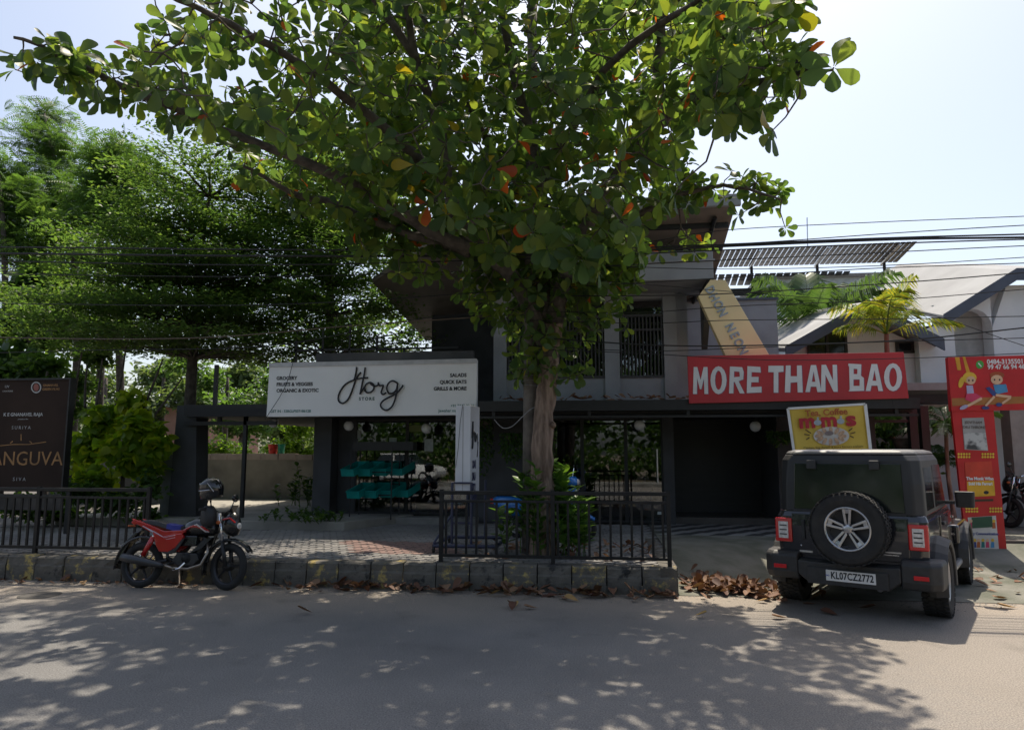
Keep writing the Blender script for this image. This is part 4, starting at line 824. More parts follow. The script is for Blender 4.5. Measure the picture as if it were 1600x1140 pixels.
# ------------------------------------------------------------------ palms
def palm(name, label, c, Y, nf, L_, mt, stem_px=None, n_leaf=26, stem_col=None, seed=1, elev=(0.1, 1.2), r_=.06, group=None, lw=.013, ll=.36):
    q = random.Random(seed); c = Vector(c); t = thing(name, label, 'palm', (c.x, c.y, PZ), group=group)
    P, rr = smooth_line([Vector((c.x + .05, c.y, PZ - .1)), Vector((c.x - .03, c.y, PZ + (c.z - PZ) * .5)), c], [r_ * 1.2, r_, r_ * .8], 4); MB().tube(P, rr, 9).build('trunk', stem_col or bark, t, smooth=True)
    for k in range(nf):
        az = 6.283 * k / nf + q.uniform(-.3, .3); el = q.uniform(*elev); d = Vector((math.cos(az) * math.cos(el), math.sin(az) * math.cos(el), math.sin(el))); L2 = L_ * q.uniform(.65, 1.12)
        dr = q.uniform(.3, .55); pts = [c + d * (L2 * s) + Vector((0, 0, -dr * L2 * s * s)) for s in [i / 10 for i in range(11)]]
        m_ = MB(); m_.tube(pts, [.018 * (1 - .85 * i / 10) for i in range(11)], 4, False); fr = m_.build('frond', mt, t)
        V, F = [], []
        for i in range(n_leaf):
            s = .16 + .84 * i / n_leaf; f_ = s * 10; i0 = min(int(f_), 9); p = pts[i0].lerp(pts[i0 + 1], f_ - i0); tan = (pts[i0 + 1] - pts[i0]).normalized(); side = tan.cross(Vector((0, 0, 1)))
            if side.length < .05: side = Vector((1, 0, 0))
            side.normalize(); up_ = side.cross(tan); l2 = L2 * ll * math.sin(math.pi * (.18 + .72 * s)) * q.uniform(.85, 1.1)
            for sg in (-1, 1):
                e = (side * sg * .8 + tan * .55 + up_ * .15).normalized(); b_ = len(V); w_ = tan * (lw * q.uniform(.8, 1.2)); mid_ = p + e * (l2 * .5); end = p + e * l2 - Vector((0, 0, l2 * q.uniform(.3, .8)))
                V += [p - w_ * .4, p + w_ * .4, mid_ + w_, end, mid_ - w_]; F.append((b_, b_ + 1, b_ + 2, b_ + 3, b_ + 4))
        mm = MB(); mm.v = [tuple(v) for v in V]; mm.f = F; tag(mm.build('leaflets', mt, fr), kind='stuff')
    return t
red_stem = mat('reddish palm cane', (0.22, 0.06, 0.04), 0.5)
palm('yellow_palm', 'yellowing palm with red canes rising behind the red lettered board', aY(1385, 522, 15.6), 15.6, 12, 1.8, L_palmy, stem_col=red_stem, seed=4, elev=(.35, 1.4), lw=.016, n_leaf=30)
palm('green_palm', 'tall green palm in front of the pale solar building', aY(1266, 535, 21), 21, 12, 3.6, L_palmg, seed=9, elev=(.75, 1.45), r_=.1, lw=.03, n_leaf=38, ll=.26)
palm('green_palm', 'green palm with upright fronds between solar building and white roof', aY(1330, 520, 23), 23, 11, 3.4, L_palmg, seed=12, elev=(.75, 1.45), r_=.1, lw=.03, n_leaf=38, ll=.26)
palm('potted_palm', 'small bright palm glowing between yellow banner and black gate post', aY(1385, 690, 15.2), 15.2, 11, .95, L_palmg, seed=5, elev=(.5, 1.4), r_=.03)
palm('potted_palm', 'small palm drooping behind the red book panel', aY(1478, 660, 14.6), 14.6, 11, 1.0, L_palmg, seed=6, elev=(.1, 1.2), r_=.04)
palm('potted_palm', 'low palm at the porch wall behind the book panel', aY(1465, 730, 15.4), 15.4, 9, .9, L_palmg, seed=8, elev=(.2, 1.3), r_=.04)
blob_tree('porch_shrub', 'dark leafy shrub in a tub by the black gate post', blobs([(1345, 690, 30, 18), (1375, 700, 34, 16), (1410, 705, 26, 18), (1330, 720, 40, 20), (1420, 740, 40, 30)], 15.0, .3), 900, T_ov, F_ov, L_deep, .11, up=.8, cat='shrub')

# ------------------------------------------------------------------ small plants
def shoots(name, label, base, n, h, size, mt, spreadr, cat='plant', seed=0):
    q = np.random.RandomState(seed); t = thing(name, label, cat, tuple(base)); sm = MB(); P, D, N = [], [], []
    for i in range(n):
        a = Vector(base) + Vector((q.normal() * spreadr * .6, q.normal() * spreadr * .45, 0)); hh = h * q.uniform(.45, 1.05); e = a + Vector((q.normal() * .12, q.normal() * .12, hh)); sm.tube([a, a.lerp(e, .5) + Vector((q.normal() * .03, 0, 0)), e], [.008, .007, .004], 4, False)
        k = int(4 + hh * 13)
        for j in range(k):
            f_ = .2 + .8 * j / k; an = j * 2.4 + i; o = np.array([math.cos(an), math.sin(an), q.uniform(.25, 1.0)]); P.append(np.array(a.lerp(e, f_))); D.append(o); N.append(np.array([-o[0] * .5, -o[1] * .5, 1.0]))
    P, D, N = map(np.array, (P, D, N)); tag(sm.build('stems', mt, t), kind='stuff'); Vv, Ff = spread(T_ov, F_ov, P, D, N, q.uniform(size * .7, size * 1.2, len(P))); tag(npobj('leaves', Vv, Ff, mt, t), kind='stuff'); return t
L_shoot = leafmat('fresh paddle leaf', [(0.07, 0.16, 0.03), (0.11, 0.21, 0.035), (0.05, 0.12, 0.03)], 0.4, 0.35, 1.4)
shoots('leafy_shoots', 'fresh green paddle leaved shoots around the foot of the almond tree', aZ(856, 862, PZ) + Vector((0, -.12, 0)), 30, 1.35, .21, L_shoot, .48, seed=3)
shoots('leafy_shoots', 'low bright green shoots on the road side of the almond trunk', aZ(888, 866, PZ) + Vector((0, -.2, 0)), 14, .95, .21, L_shoot, .24, seed=8)
for k, (px, lab, mt_, py) in enumerate(((455, 'low dark ground cover in the raised bed by the canopy post', L_deep, 812), (500, 'low dark ground cover at the shop end of the raised bed', L_deep, 814))):
    bz = aZ(px, py, PZ + .15); shoots('bed_plant', lab, bz, 26, .22, .1, mt_, .55, seed=20 + k)
shoots('shade_shrub', 'dark shrub growing before the compound wall under the canopy', aY(478, 790, 15.6), 12, 1.0, .16, L_deep, .5, seed=31)
# hanging pots
def hanging(label, p, r, L_, mt, seed):
    p = Vector(p); t = thing('hanging_plant', label, 'plant', (p.x, p.y, p.z - L_), group='plants hung from the canopy'); MB().lathe([(.05, -.10), (.10, -.06), (.12, .03), (.105, .03)], 12, Matrix.Translation(p), True).build('pot', bark_dark, t, smooth=True)
    m_ = MB()
    for k in range(3): a = 2.09 * k; m_.tube([p + Vector((.11 * math.cos(a), .11 * math.sin(a), .03)), (p.x, p.y, 2.5)], .004, 4)
    m_.build('hanger', black_metal, t); q = np.random.RandomState(seed); n = 420; an = q.rand(n) * 6.28; rr = r * np.sqrt(q.rand(n)) * 1.0; z = q.rand(n) ** 1.3
    P = np.stack([p.x + np.cos(an) * rr, p.y + np.sin(an) * rr, p.z + .08 - z * L_ * (0.5 + .5 * (1 - rr / r))], 1); D = np.stack([np.cos(an), np.sin(an), -q.rand(n) * 1.5], 1); Vv, Ff = spread(T_ov, F_ov, P, D, updir(n, .8), q.uniform(.05, .09, n)); tag(npobj('leaves', Vv, Ff, mt, t), kind='stuff')
hanging('trailing dark green plant hung left of the almond trunk', aY(799, 682, 13.9), .2, .75, L_deep, 1)
hanging('small bright hanging fern between the shutter and yellow banner', aY(1218, 680, 13.9), .2, .3, L_small, 2)
hanging('trailing creeper hung between the white standing sign and trunk', aY(757, 660, 14.2), .16, 1.3, L_deep, 3)

# ================================================================== SIGNS
def flat(name, polys, Y, mt, parent, thick=0.003):
    """flat cut-out lying on the sign plane Y; polys are outlines (outer, then holes) taken on that plane"""
    cu = bpy.data.curves.new(name, 'CURVE'); cu.dimensions = '2D'; cu.fill_mode = 'BOTH'; cu.extrude = thick / 2
    for pl in polys:
        sp = cu.splines.new('POLY'); sp.points.add(len(pl) - 1); sp.use_cyclic_u = True
        for i, (x, y) in enumerate(pl): p = aY(x, y, Y); sp.points[i].co = (p.x, p.z, 0, 1)
    t = bpy.data.objects.new('tmp', cu); me = bpy.data.meshes.new_from_object(t)
    bpy.data.objects.remove(t); bpy.data.curves.remove(cu); me.transform(front(0, Y, 0)); me.name = name; me.materials.clear(); me.materials.append(mt)
    o = bpy.data.objects.new(name, me); COL.objects.link(o); fin(o, parent); return o
def ell(cx, cy, rx, ry, n=14, a=0.0):
    return [(cx + rx * math.cos(6.2832 * k / n) * math.cos(a) - ry * math.sin(6.2832 * k / n) * math.sin(a), cy + rx * math.cos(6.2832 * k / n) * math.sin(a) + ry * math.sin(6.2832 * k / n) * math.cos(a)) for k in range(n)]
def bar(x0, y0, x1, y1, w_):
    d = math.hypot(x1 - x0, y1 - y0); nx, ny = -(y1 - y0) / d * w_ / 2, (x1 - x0) / d * w_ / 2
    return [(x0 + nx, y0 + ny), (x1 + nx, y1 + ny), (x1 - nx, y1 - ny), (x0 - nx, y0 - ny)]
def say(body, px, py, Y, size, mt, parent, align='CENTER', bold=0.0, xs=1.0, space=1.0, tilt=0.0, depth=0.0012):
    p = aY(px, py, Y); c, s = math.cos(tilt), math.sin(tilt); return text('lettering', body, mt, parent, frame(p, (c, 0, s), (-s, 0, c)), size, align, bold, depth, xs, space)
# white grocery board
SY = 13.24
ws_ = thing('grocery_board', 'long white shop board with a black script logo over the glass door', 'sign', tuple(aY(580, 650, SY)))
A, B_ = aY(416, 651, SY), aY(745, 561, SY)
TLz = aY(418, 568, SY).z
MB().prism([(A.x, SY, A.z), (B_.x, SY, aY(743, 648, SY).z), (B_.x, SY, B_.z), (A.x + .02, SY, TLz)], (0, 0.14, 0)).build('panel', white_panel, ws_, bevel=.008)
MB().prism([(A.x + .02, SY - .022, TLz - .075), (B_.x, SY - .022, B_.z - .075), (B_.x, SY - .022, B_.z + .01), (A.x + .02, SY - .022, TLz + .01)], (0, 0.02, 0)).build('top_trim', mat('grey white trim', (0.5, 0.5, 0.52), 0.5), ws_)
lg = Y_ = SY - 0.02
Z = lambda zx, zy: (400 + zx / 4.21, 540 + zy / 4.21)
strokes = [[(690, 175), (668, 200), (652, 235), (640, 270), (622, 320), (600, 358), (570, 378), (545, 364), (541, 335), (556, 295), (590, 252), (640, 226), (690, 214), (736, 210)], [(662, 140), (657, 180), (645, 225)], [(718, 142), (711, 190), (700, 240), (690, 290), (684, 320)], [(684, 318), (700, 290), (716, 268)], [(748, 240), (722, 256), (714, 285), (726, 306), (752, 306), (774, 285), (772, 254), (748, 240), (770, 262), (797, 262), (806, 246)], [(803, 240), (812, 262), (836, 260), (830, 285), (824, 308), (836, 320), (856, 308)], [(930, 246), (900, 230), (872, 246), (860, 280), (874, 312), (902, 310), (924, 286), (932, 246), (926, 300), (912, 360), (892, 402), (858, 424), (828, 410), (820, 384), (840, 358), (884, 334), (924, 312), (952, 282), (968, 258)]]
lm = MB()
for i, s_ in enumerate(strokes):
    P = [aY(*Z(*q), lg - 0.004 * i) for q in s_]; P, rr = smooth_line(P, [.017] * len(P), 4); lm.tube(P, rr, 8)
lm.build('script_logo', ink, ws_, smooth=True)
say('STORE', 573, 623, SY - .004, .085, mat('dark green print', (0.03, 0.09, 0.07), .6), ws_, bold=.003, space=1.35)
for k, (tx_, py) in enumerate((('GROCERY', 591), ('FRUITS & VEGGIES', 600.6), ('ORGANIC & EXOTIC', 610.4))): say(tx_, 432, py, SY - .004, .095, ink, ws_, 'LEFT', .0035, .98)
for k, (tx_, py) in enumerate((('SALADS', 586), ('QUICK EATS', 596.5), ('GRILLS & MORE', 606.8))): say(tx_, 729, py, SY - .004, .095, ink, ws_, 'RIGHT', .0035, .98)
say('GST IN : 32BGLPS0718612B', 422, 642.5, SY - .004, .072, teal_ink, ws_, 'LEFT', .001)
say('+91 9447 88 22', 741, 633.5, SY - .004, .072, teal_ink, ws_, 'RIGHT', .0005); say('Jawahar nagar, Kadavanthra', 755, 641, SY - .004, .078, teal_ink, ws_, 'RIGHT', .0005)
wire = MB(); wire.tube([aY(x, y, SY - .06) for x, y in ((458, 565), (452, 588), (445, 605), (436, 622), (424, 640), (414, 655))], .006, 5)
tag(wire.build('loose_wire', black_metal), 'loose black wire hanging across the left end of the white shop board', 'wire')
# red board with hand-cut letters
BY = 13.06
bb = thing('red_board', 'red banner board with big white hand cut capital letters', 'sign', tuple(aY(1248, 626, BY)))
c4 = [aY(1077, 630, BY), aY(1420, 622, BY), aY(1412, 550, BY), aY(1074, 556, BY)]
MB().prism(c4, (0, 0.05, 0)).build('panel', red_flex, bb, bevel=.004)
for px in (1110, 1245, 1390): MB().b2((aY(px, 600, 13.2).x, BY + .055, 2.60), (aY(px, 600, 13.2).x + .05, BY + .10, 3.5)).build('support_strut', black_metal, bb)
def O_(a=0.0): return [ell(.5, .5, .5, .52, 16), ell(.5, .5, .22, .36, 14)]
GL = {'M': [[(0, 0), (.05, 1), (.28, 1), (.5, .52), (.7, 1), (.95, 1), (1, 0), (.75, 0), (.72, .58), (.55, .18), (.45, .18), (.27, .6), (.26, 0)]],
 'O': O_(), 'R': [[(0, 0), (.06, 1), (.85, .97), (.95, .8), (.92, .52), (.62, .45), (1, 0), (.70, 0), (.36, .42), (.3, .42), (.28, 0)], [(.32, .6), (.33, .82), (.68, .8), (.70, .62)]],
 'E': [[(0, 0), (.05, 1), (.92, .97), (.95, .76), (.33, .78), (.32, .6), (.8, .6), (.8, .4), (.3, .4), (.28, .22), (1, .24), (1, .02)]],
 'T': [[(.36, 0), (.36, .76), (0, .76), (.02, 1), (1, 1), (1, .78), (.66, .76), (.66, 0)]],
 'H': [[(0, 0), (.06, 1), (.32, 1), (.32, .60), (.68, .60), (.68, 1), (.94, 1), (1, 0), (.72, 0), (.70, .38), (.32, .36), (.3, 0)]],
 'A': [[(0, 0), (.34, 1), (.66, 1), (1, 0), (.74, 0), (.68, .2), (.33, .2), (.27, 0)], [(.39, .38), (.62, .38), (.51, .78)]],
 'N': [[(0, 0), (.04, 1), (.3, 1), (.72, .42), (.7, 1), (.95, 1), (1, 0), (.76, 0), (.27, .64), (.27, 0)]],
 'B': [[(.02, 0), (.10, .06), (.06, .9), (0, .97), (.02, 1.03), (.82, 1.0), (.8, .58), (.98, .5), (1, .02)], [(.34, .64), (.34, .84), (.58, .83), (.57, .64)], [(.33, .2), (.33, .44), (.72, .44), (.72, .2)]]}
LX = [('M', 122, 190), ('O', 200, 272), ('R', 283, 352), ('E', 362, 428), ('T', 458, 526), ('H', 532, 612), ('A', 624, 696), ('N', 693, 768), ('B', 815, 886), ('A', 893, 970), ('O', 975, 1055)]
blue_shade = mat('blue grey letter shadow', (0.16, 0.14, 0.24), .6)
for ch, x0, x1 in LX:
    yb, yt = 272 - 16 * (x0 - 122) / 930, 152 - 16 * (x0 - 122) / 930
    mp = lambda u, v, dx=0, dy=0: (1040 + (x0 + (x1 - x0) * u) / 2.857 + dx, 520 + (yb + (yt - yb) * v) / 2.857 + dy)
    flat('letter', [[mp(u, v) for u, v in pl] for pl in GL[ch]], BY - .006, white_ink, bb, .004)
    flat('letter_shadow', [[mp(u, v, .8, .6) for u, v in pl] for pl in GL[ch]], BY - .0022, blue_shade, bb, .002)
# yellow snack banner
MY = 12.9
mb_ = thing('snack_banner', 'yellow tea and coffee banner with a dumpling plate above the black car', 'banner', tuple(aY(1297, 700, MY)))
g = MB(); nx, ny = 18, 14; cor = [(1231, 638), (1352, 631), (1362, 716), (1243, 722)]
for j in range(ny + 1):
    for i in range(nx + 1):
        u_, v_ = i / nx, j / ny; x = (cor[0][0] * (1 - u_) + cor[1][0] * u_) * (1 - v_) + (cor[3][0] * (1 - u_) + cor[2][0] * u_) * v_; y = (cor[0][1] * (1 - u_) + cor[1][1] * u_) * (1 - v_) + (cor[3][1] * (1 - u_) + cor[2][1] * u_) * v_
        p = aY(x, y, MY); p.y += .022 * math.sin(6 * u_ + 4 * v_) * (u_ * (1 - u_) * 4) + .03 * max(0, 0.5 - abs(u_ + .8 * v_ - .5) * 4) * .4; g.v.append(tuple(p))
for j in range(ny):
    for i in range(nx): a = j * (nx + 1) + i; g.f.append((a, a + nx + 1, a + nx + 2, a + 1))
fx_ = g.build('sheet', yellow_flex, mb_, smooth=True); sm_ = fx_.modifiers.new('sol', 'SOLIDIFY'); sm_.thickness = .004
def edge(pts): return [aY(x, y, MY - .012) for x, y in pts]
hem = MB()
for a, c, w_ in (((1231, 638), (1352, 631), 3.4), ((1352, 631), (1362, 716), 5), ((1243, 722), (1231, 638), 4.2)): hem.prism([aY(x, y, MY - .034) for x, y in bar(*a, *c, w_)], (0, .006, 0)); 
hem.build('white_hem', white_ink, mb_)
ky = MY - .036; mred = mat('crimson print', (0.42, 0.015, 0.03), .5); orng = mat('orange brown print', (0.42, 0.11, 0.03), .6); platem = mat('plate white print', (0.55, 0.52, 0.5), .5); dump = mat('dumpling print', (0.50, 0.33, 0.22), .6, scale=30, var=.25); dark_br = mat('dark brown print', (0.06, 0.03, 0.015), .6); silver = mat('silver dome print', (0.38, 0.44, 0.5), .4)
say('Tea, Coffee', 1291, 644.3, ky, .15, orng, mb_, bold=.004, tilt=.05)
for ch, px in (('m', 1261), ('m', 1295), ('s', 1329.5)): say(ch, px, 658.5 - (px - 1261) * .05, ky, .34, mred, mb_, bold=.014, xs=1.05 if ch == 'm' else 1.3, tilt=.05)
for px, py in ((1277.5, 660), (1313.5, 658)): flat('dome_print', [ell(px, py, 6, 4.3)], ky, silver, mb_); flat('dome_knob', [ell(px + .3, py - 6.5, 1.6, 2.4)], ky, silver, mb_)
flat('plate_print', [ell(1299, 681, 28, 14.5, 24)], ky, platem, mb_)
for k in range(12):
    a = 6.283 * k / 12; flat('dumpling_print', [ell(1298 + 19 * math.cos(a), 681 + 9.3 * math.sin(a), 6.2, 3.0, 10, a)], ky - .004 - .0022 * (k % 3), dump, mb_, .001)
flat('sauce_print', [ell(1295.5, 676.5, 7, 3.6)], ky - .013, mat('sauce bowl print', (0.2, 0.16, 0.16), .5), mb_, .001)
for a in ((1258.5, 671, 1267, 676.5), (1256.5, 678, 1265, 679.5), (1259.5, 686.5, 1265, 683)): flat('ray_mark', [bar(*a, 1.6)], ky, dark_br, mb_)
for a in ((1326, 673, 1332, 668.5), (1328.5, 677.5, 1336.5, 675), (1328, 680.5, 1334, 683.5)): flat('ray_mark', [bar(*a, 1.6)], ky, dark_br, mb_)
say('Chicken, Veg, Paneer & more flavours available', 1302, 698.3, ky, .052, dark_br, mb_, tilt=.03)
# red book panel with phone board, leaning by the driveway
RY = 12.7
bp_ = thing('book_panel', 'tall red book panel under a wide red phone number board with two cartoon children', 'sign', tuple(aY(1542, 868, RY)))
red_gl = mat('red acrylic panel', (0.50, 0.012, 0.016), .35, var=.08)
MB().prism([aY(x, y, RY) for x, y in ((1512, 870), (1574, 868), (1552, 636), (1487, 638))], (0, .06, 0)).build('panel', red_gl, bp_)
MB().prism([aY(x, y, RY - .03) for x, y in ((1487, 642), (1720, 638), (1720, 552), (1481, 558))], (0, .10, 0)).build('header_board', red_gl, bp_)
MB().prism([aY(x, y, RY + .01) for x, y in ((1520, 878), (1566, 876), (1566, 866), (1520, 868))], (0, .12, 0)).build('plinth', mat('chipped white plinth', (0.45, 0.43, 0.4), .9, bump=.3), bp_)
rz = RY - .034
say('0484-3135501', 1542, 565.5, rz, .112, white_ink, bp_, 'LEFT', .003, .88); say('99 47 66 94 46', 1543, 573.5, rz, .108, white_ink, bp_, 'LEFT', .003, .88)
flat('phone_badge', [ell(1531, 569.5, 6.2, 6.4)], rz, mat('green badge', (0.05, 0.32, 0.05), .5), bp_); flat('handset_mark', [bar(1528.5, 566.8, 1533.5, 572.5, 1.8)], rz - .003, white_ink, bp_)
gold = mat('amber print', (0.62, 0.30, 0.02), .5); flat('ribbon_print', [[(1492, 558), (1499, 558), (1502, 578), (1496, 578)]], rz + .001, gold, bp_, .001); flat('ribbon_print', [[(1504, 557), (1508, 557), (1516, 582), (1511, 586)]], rz + .001, gold, bp_, .001)
flat('bench_print', [[(1487, 622), (1600, 619), (1600, 630), (1488, 634)]], rz + .001, mat('bench brown print', (0.36, 0.14, 0.03), .5), bp_, .001)
skin = mat('skin tone print', (0.66, 0.42, 0.27), .55); hair_y = mat('yellow hair print', (0.68, 0.42, 0.04), .55); hair_r = mat('auburn hair print', (0.34, 0.07, 0.02), .55); pinkd = mat('pink dress print', (0.58, 0.04, 0.12), .5); lil = mat('lilac print', (0.40, 0.38, 0.58), .5); blu = mat('sky blue print', (0.06, 0.25, 0.48), .5); navy = mat('navy print', (0.03, 0.05, 0.2), .5)
art = [(ell(1515, 590, 11, 9), hair_y, 0), (ell(1502, 597, 4, 9, 12, .3), hair_y, 0), (ell(1517, 594, 7.5, 6.5), skin, 1), ([(1510, 602), (1520, 602), (1522, 615), (1511, 616)], lil, 1), ([(1510, 615), (1524, 614), (1536, 621), (1518, 628), (1508, 624)], pinkd, 2), (bar(1534, 622, 1512, 634, 4), skin, 3), (ell(1506, 636, 7, 3, 12, -.4), lil, 4), (ell(1558, 586, 11.5, 5.5), hair_r, 0), (ell(1557.5, 593, 9.5, 7.5), skin, 1), ([(1552, 601), (1572, 600), (1575, 612), (1556, 616)], blu, 0), ([(1540, 606), (1546, 604), (1560, 616), (1552, 619)], navy, 2), (bar(1556, 617, 1580, 620, 4), skin, 3), (bar(1554, 619, 1540, 634, 3.6), skin, 3), (ell(1540, 637, 6, 2.6), navy, 4), (ell(1561, 632, 5, 3), navy, 4), (bar(1579, 621, 1566, 630, 3.4), skin, 3)]
for i, (pl, mt_, lv) in enumerate(art): flat('cartoon_print', [pl], rz - .004 - .0022 * lv - .0001 * i, mt_, bp_, .0009)
for (cx, cy) in ((1514, 594), (1520, 594), (1554, 593), (1562, 593)): flat('cartoon_eye', [ell(cx, cy, 1.3, 1.6, 8)], rz - .012, ink, bp_, .0009)
vz = RY - .006
flat('book_cover', [[(1503, 653), (1537, 652), (1544, 704), (1507, 702)]], vz, mat('grey book cover', (0.34, 0.33, 0.33), .5, scale=4), bp_); flat('book_photo', [[(1506, 676), (1540, 676), (1543, 703), (1508, 701)]], vz - .004, mat('black white photo print', (0.05, 0.05, 0.055), .4, scale=5, col2=(0.5, 0.5, 0.5), lo=.45, hi=.56), bp_)
say('JEEVITHAM', 1521, 660, vz - .004, .066, dark_br, bp_, xs=.85, tilt=-.02); say('ORU THIRONE', 1522, 667.5, vz - .004, .066, dark_br, bp_, xs=.8, tilt=-.02)
flat('book_cover', [[(1507, 722), (1549, 720), (1555, 774), (1511, 776)]], vz, mat('orange red book cover', (0.56, 0.045, 0.02), .5), bp_); flat('book_band', [[(1511, 752), (1553, 750), (1555, 774), (1512, 776)]], vz - .004, mat('yellow book band', (0.66, 0.36, 0.02), .5), bp_); flat('book_band', [[(1515, 780), (1552, 779), (1552, 782.5), (1515, 783.5)]], vz, dark_br, bp_)
say('The Monk Who', 1531, 747.5, vz - .007, .07, white_ink, bp_, bold=.003, xs=.92); say('Sold His Ferrari', 1532, 755.5, vz - .007, .07, white_ink, bp_, bold=.003, xs=.82); flat('car_print', [ell(1541, 769, 4, 2.8)], vz - .007, ink, bp_)
flat('book_cover', [[(1512, 808), (1556, 805), (1561, 860), (1520, 864)]], vz, platem, bp_); flat('chalkboard_print', [[(1518, 808), (1550, 806), (1551, 823), (1519, 825)]], vz - .004, mat('green chalkboard print', (0.03, 0.09, 0.05), .6), bp_); say('Mary Communication', 1536, 833.5, vz - .004, .06, navy, bp_, bold=.002, xs=.9)
for k, (cx, mt_) in enumerate(((1523, navy), (1529, orng), (1536, teal_ink), (1543, pinkd), (1551, blu), (1517, pinkd), (1553, orng))):
    yy = 846 if k < 5 else 816; flat('figure_print', [[(cx - 2.2, yy), (cx + 2.2, yy), (cx + 2.8, yy + 9), (cx - 2.8, yy + 9)]], vz - .0045, mt_, bp_, .001); flat('figure_print', [ell(cx, yy - 2.5, 2.6, 2.6, 10)], vz - .006, skin if k % 2 else hair_y, bp_, .001)
for yy, x0 in ((711, 1498), (796, 1510)):
    for i in range(14):
        if 5 <= i <= 8: continue
        for j in range(2): flat('gold_stud', [ell(x0 + i * 4.15 + (yy - 711) * .002, yy - 2 + j * 4.6, 1.7, 1.8, 8)], vz, mat('gold stud', (0.75, 0.52, 0.05), .35) if 'gold stud' not in MATS else MATS['gold stud'], bp_)
# diagonal cream beam with raised letters
cb = thing('cream_sign_beam', 'cream yellow slanted beam with raised grey letters on the cafe side', 'sign', tuple(aY(1168, 556, 13.7)))
MB().prism([aY(x, y, 13.7) for x, y in ((1136, 560), (1203, 556), (1133, 437), (1110, 437), (1091, 463))], (0, .18, 0)).build('beam', cream, cb, bevel=.006)
lead = mat('grey raised letter', (0.36, 0.41, 0.47), .35, .2); d0, d1 = aY(1106, 447, 13.69), aY(1163, 553, 13.69); ax = (d1 - d0).normalized()
word = 'DHON NEON'
for i, ch in enumerate(word):
    if ch == ' ': continue
    p = d0.lerp(d1, (i + .55) / len(word)); text('letter', ch, lead, cb, frame(p, (ax.x * .0 + ax.x, 0, ax.z), (1, 0, 0.02)), .24, 'CENTER', .006, .012, .8)
# film poster hoarding
PYY = 11.8
po = thing('film_poster', 'dark brown film poster hoarding with gold capitals behind the railing', 'poster', tuple(aY(40, 800, PYY)))
brown = mat('dark brown poster', (0.030, 0.019, 0.015), .8, scale=2, col2=(0.042, 0.027, 0.021), spec=.2); a, c = aY(-160, 765, PYY), aY(110, 593, PYY)
MB().b2((a.x, PYY, aY(110, 768, PYY).z), (c.x, PYY + .08, c.z)).build('panel', brown, po)
MB().b2((a.x, PYY - .03, c.z), (c.x + .03, PYY + .11, c.z + .035)).build('frame', black_metal, po); MB().b2((c.x, PYY - .03, aY(110, 768, PYY).z), (c.x + .03, PYY + .11, c.z)).build('frame', black_metal, po)
for px in (103, -40, -150): X = aY(px, 760, PYY).x; MB().b2((X, PYY + .02, PZ - .02), (X + .07, PYY + .07, aY(110, 768, PYY).z)).build('post', black_metal, po)
MB().b2((a.x, PYY - .01, .75), (c.x, PYY + .015, aY(110, 772, PYY).z)).build('lower_sheet', mat('rusty lower sheet', (0.05, 0.042, 0.036), .7, scale=6, var=.4), po)
gold2 = mat('dull gold print', (0.30, 0.15, 0.05), .45, scale=6, var=.25); pale = mat('dim white print', (0.42, 0.42, 0.42), .6)
pz = PYY - .004
say('KANGUVA', 33, 717, pz, .36, gold2, po, bold=.0, xs=.95, space=1.02)
for a_ in ((-40, 700, 20, 694, 1.2), (20, 694, 45, 694, 1.2), (45, 694, 72, 690, 1.2), (16, 692, 20, 689, 1.4), (46, 689, 50, 692, 1.4), (33, 678, 33, 688, 1.5)): flat('gold_stroke', [bar(*a_)], pz, gold2, po)
say('SIVA', 30, 748.5, pz, .09, pale, po, space=1.6); say('SURIYA', 33, 668, pz, .085, pale, po, space=1.5); say('K E GNANAVEL RAJA', 36, 647.5, pz, .085, pale, po, bold=.002); say('presents a film', 36, 654.5, pz, .035, pale, po)
say('GNANAVEL', 67, 602, pz, .06, gold2, po, 'LEFT', .001); say('GREEN FILMS', 66, 608, pz, .06, gold2, po, 'LEFT', .001); say('UV', 11, 604, pz, .07, pale, po); say('CREATIONS', 12, 611, pz, .04, pale, po)
flat('round_emblem', [ell(56.5, 605, 8, 9, 20), ell(56.5, 605, 6.3, 7.2, 16)], pz, pale, po); flat('round_emblem', [ell(56.5, 605, 4.2, 6, 16)], pz, mat('dull red print', (0.25, 0.08, 0.06), .5), po)

# ================================================================== SHOP THINGS
# wheeled standing sign box
ss = thing('standing_sign', 'tall white double sided sign box on a dark blue wheeled frame', 'sign', tuple(aZ(732, 866, PZ)))
sb = aZ(722, 864, PZ); sx0 = aY(711.5, 700, 10.5).x; sx1 = aY(735, 700, 10.5).x; zt_ = aY(722, 633, 10.5).z; zb_ = aY(722, 772, 10.5).z
wb_ = MB(); yaw_s = .055
def sk(x, y, z): return (x + (y - 10.5) * yaw_s * 1.4, y, z)
wb_.loft([[sk(sx0, 10.5, zb_), sk(sx1, 10.5, zb_), sk(sx1 + .02, 10.98, zb_), sk(sx0 + .02, 10.98, zb_)], [sk(sx0, 10.5, zt_), sk(sx1, 10.5, zt_), sk(sx1 + .02, 10.98, zt_), sk(sx0 + .02, 10.98, zt_)]]).build('sign_box', mat('white sign box', (0.68, 0.68, 0.72), .5, scale=2, var=.06), ss, bevel=.008)
MB().b2(((sx0 + sx1) / 2 - .004, 10.494, zb_), ((sx0 + sx1) / 2 + .004, 10.499, zt_ - .02)).build('seam', mat('grey seam', (0.35, 0.33, 0.34), .6), ss)
fm = frame((sx1 + .047, 10.95, 0), (.06, 1, 0), (0, 0, 1)); side = lambda y, z: Matrix.Translation((0, y, z))
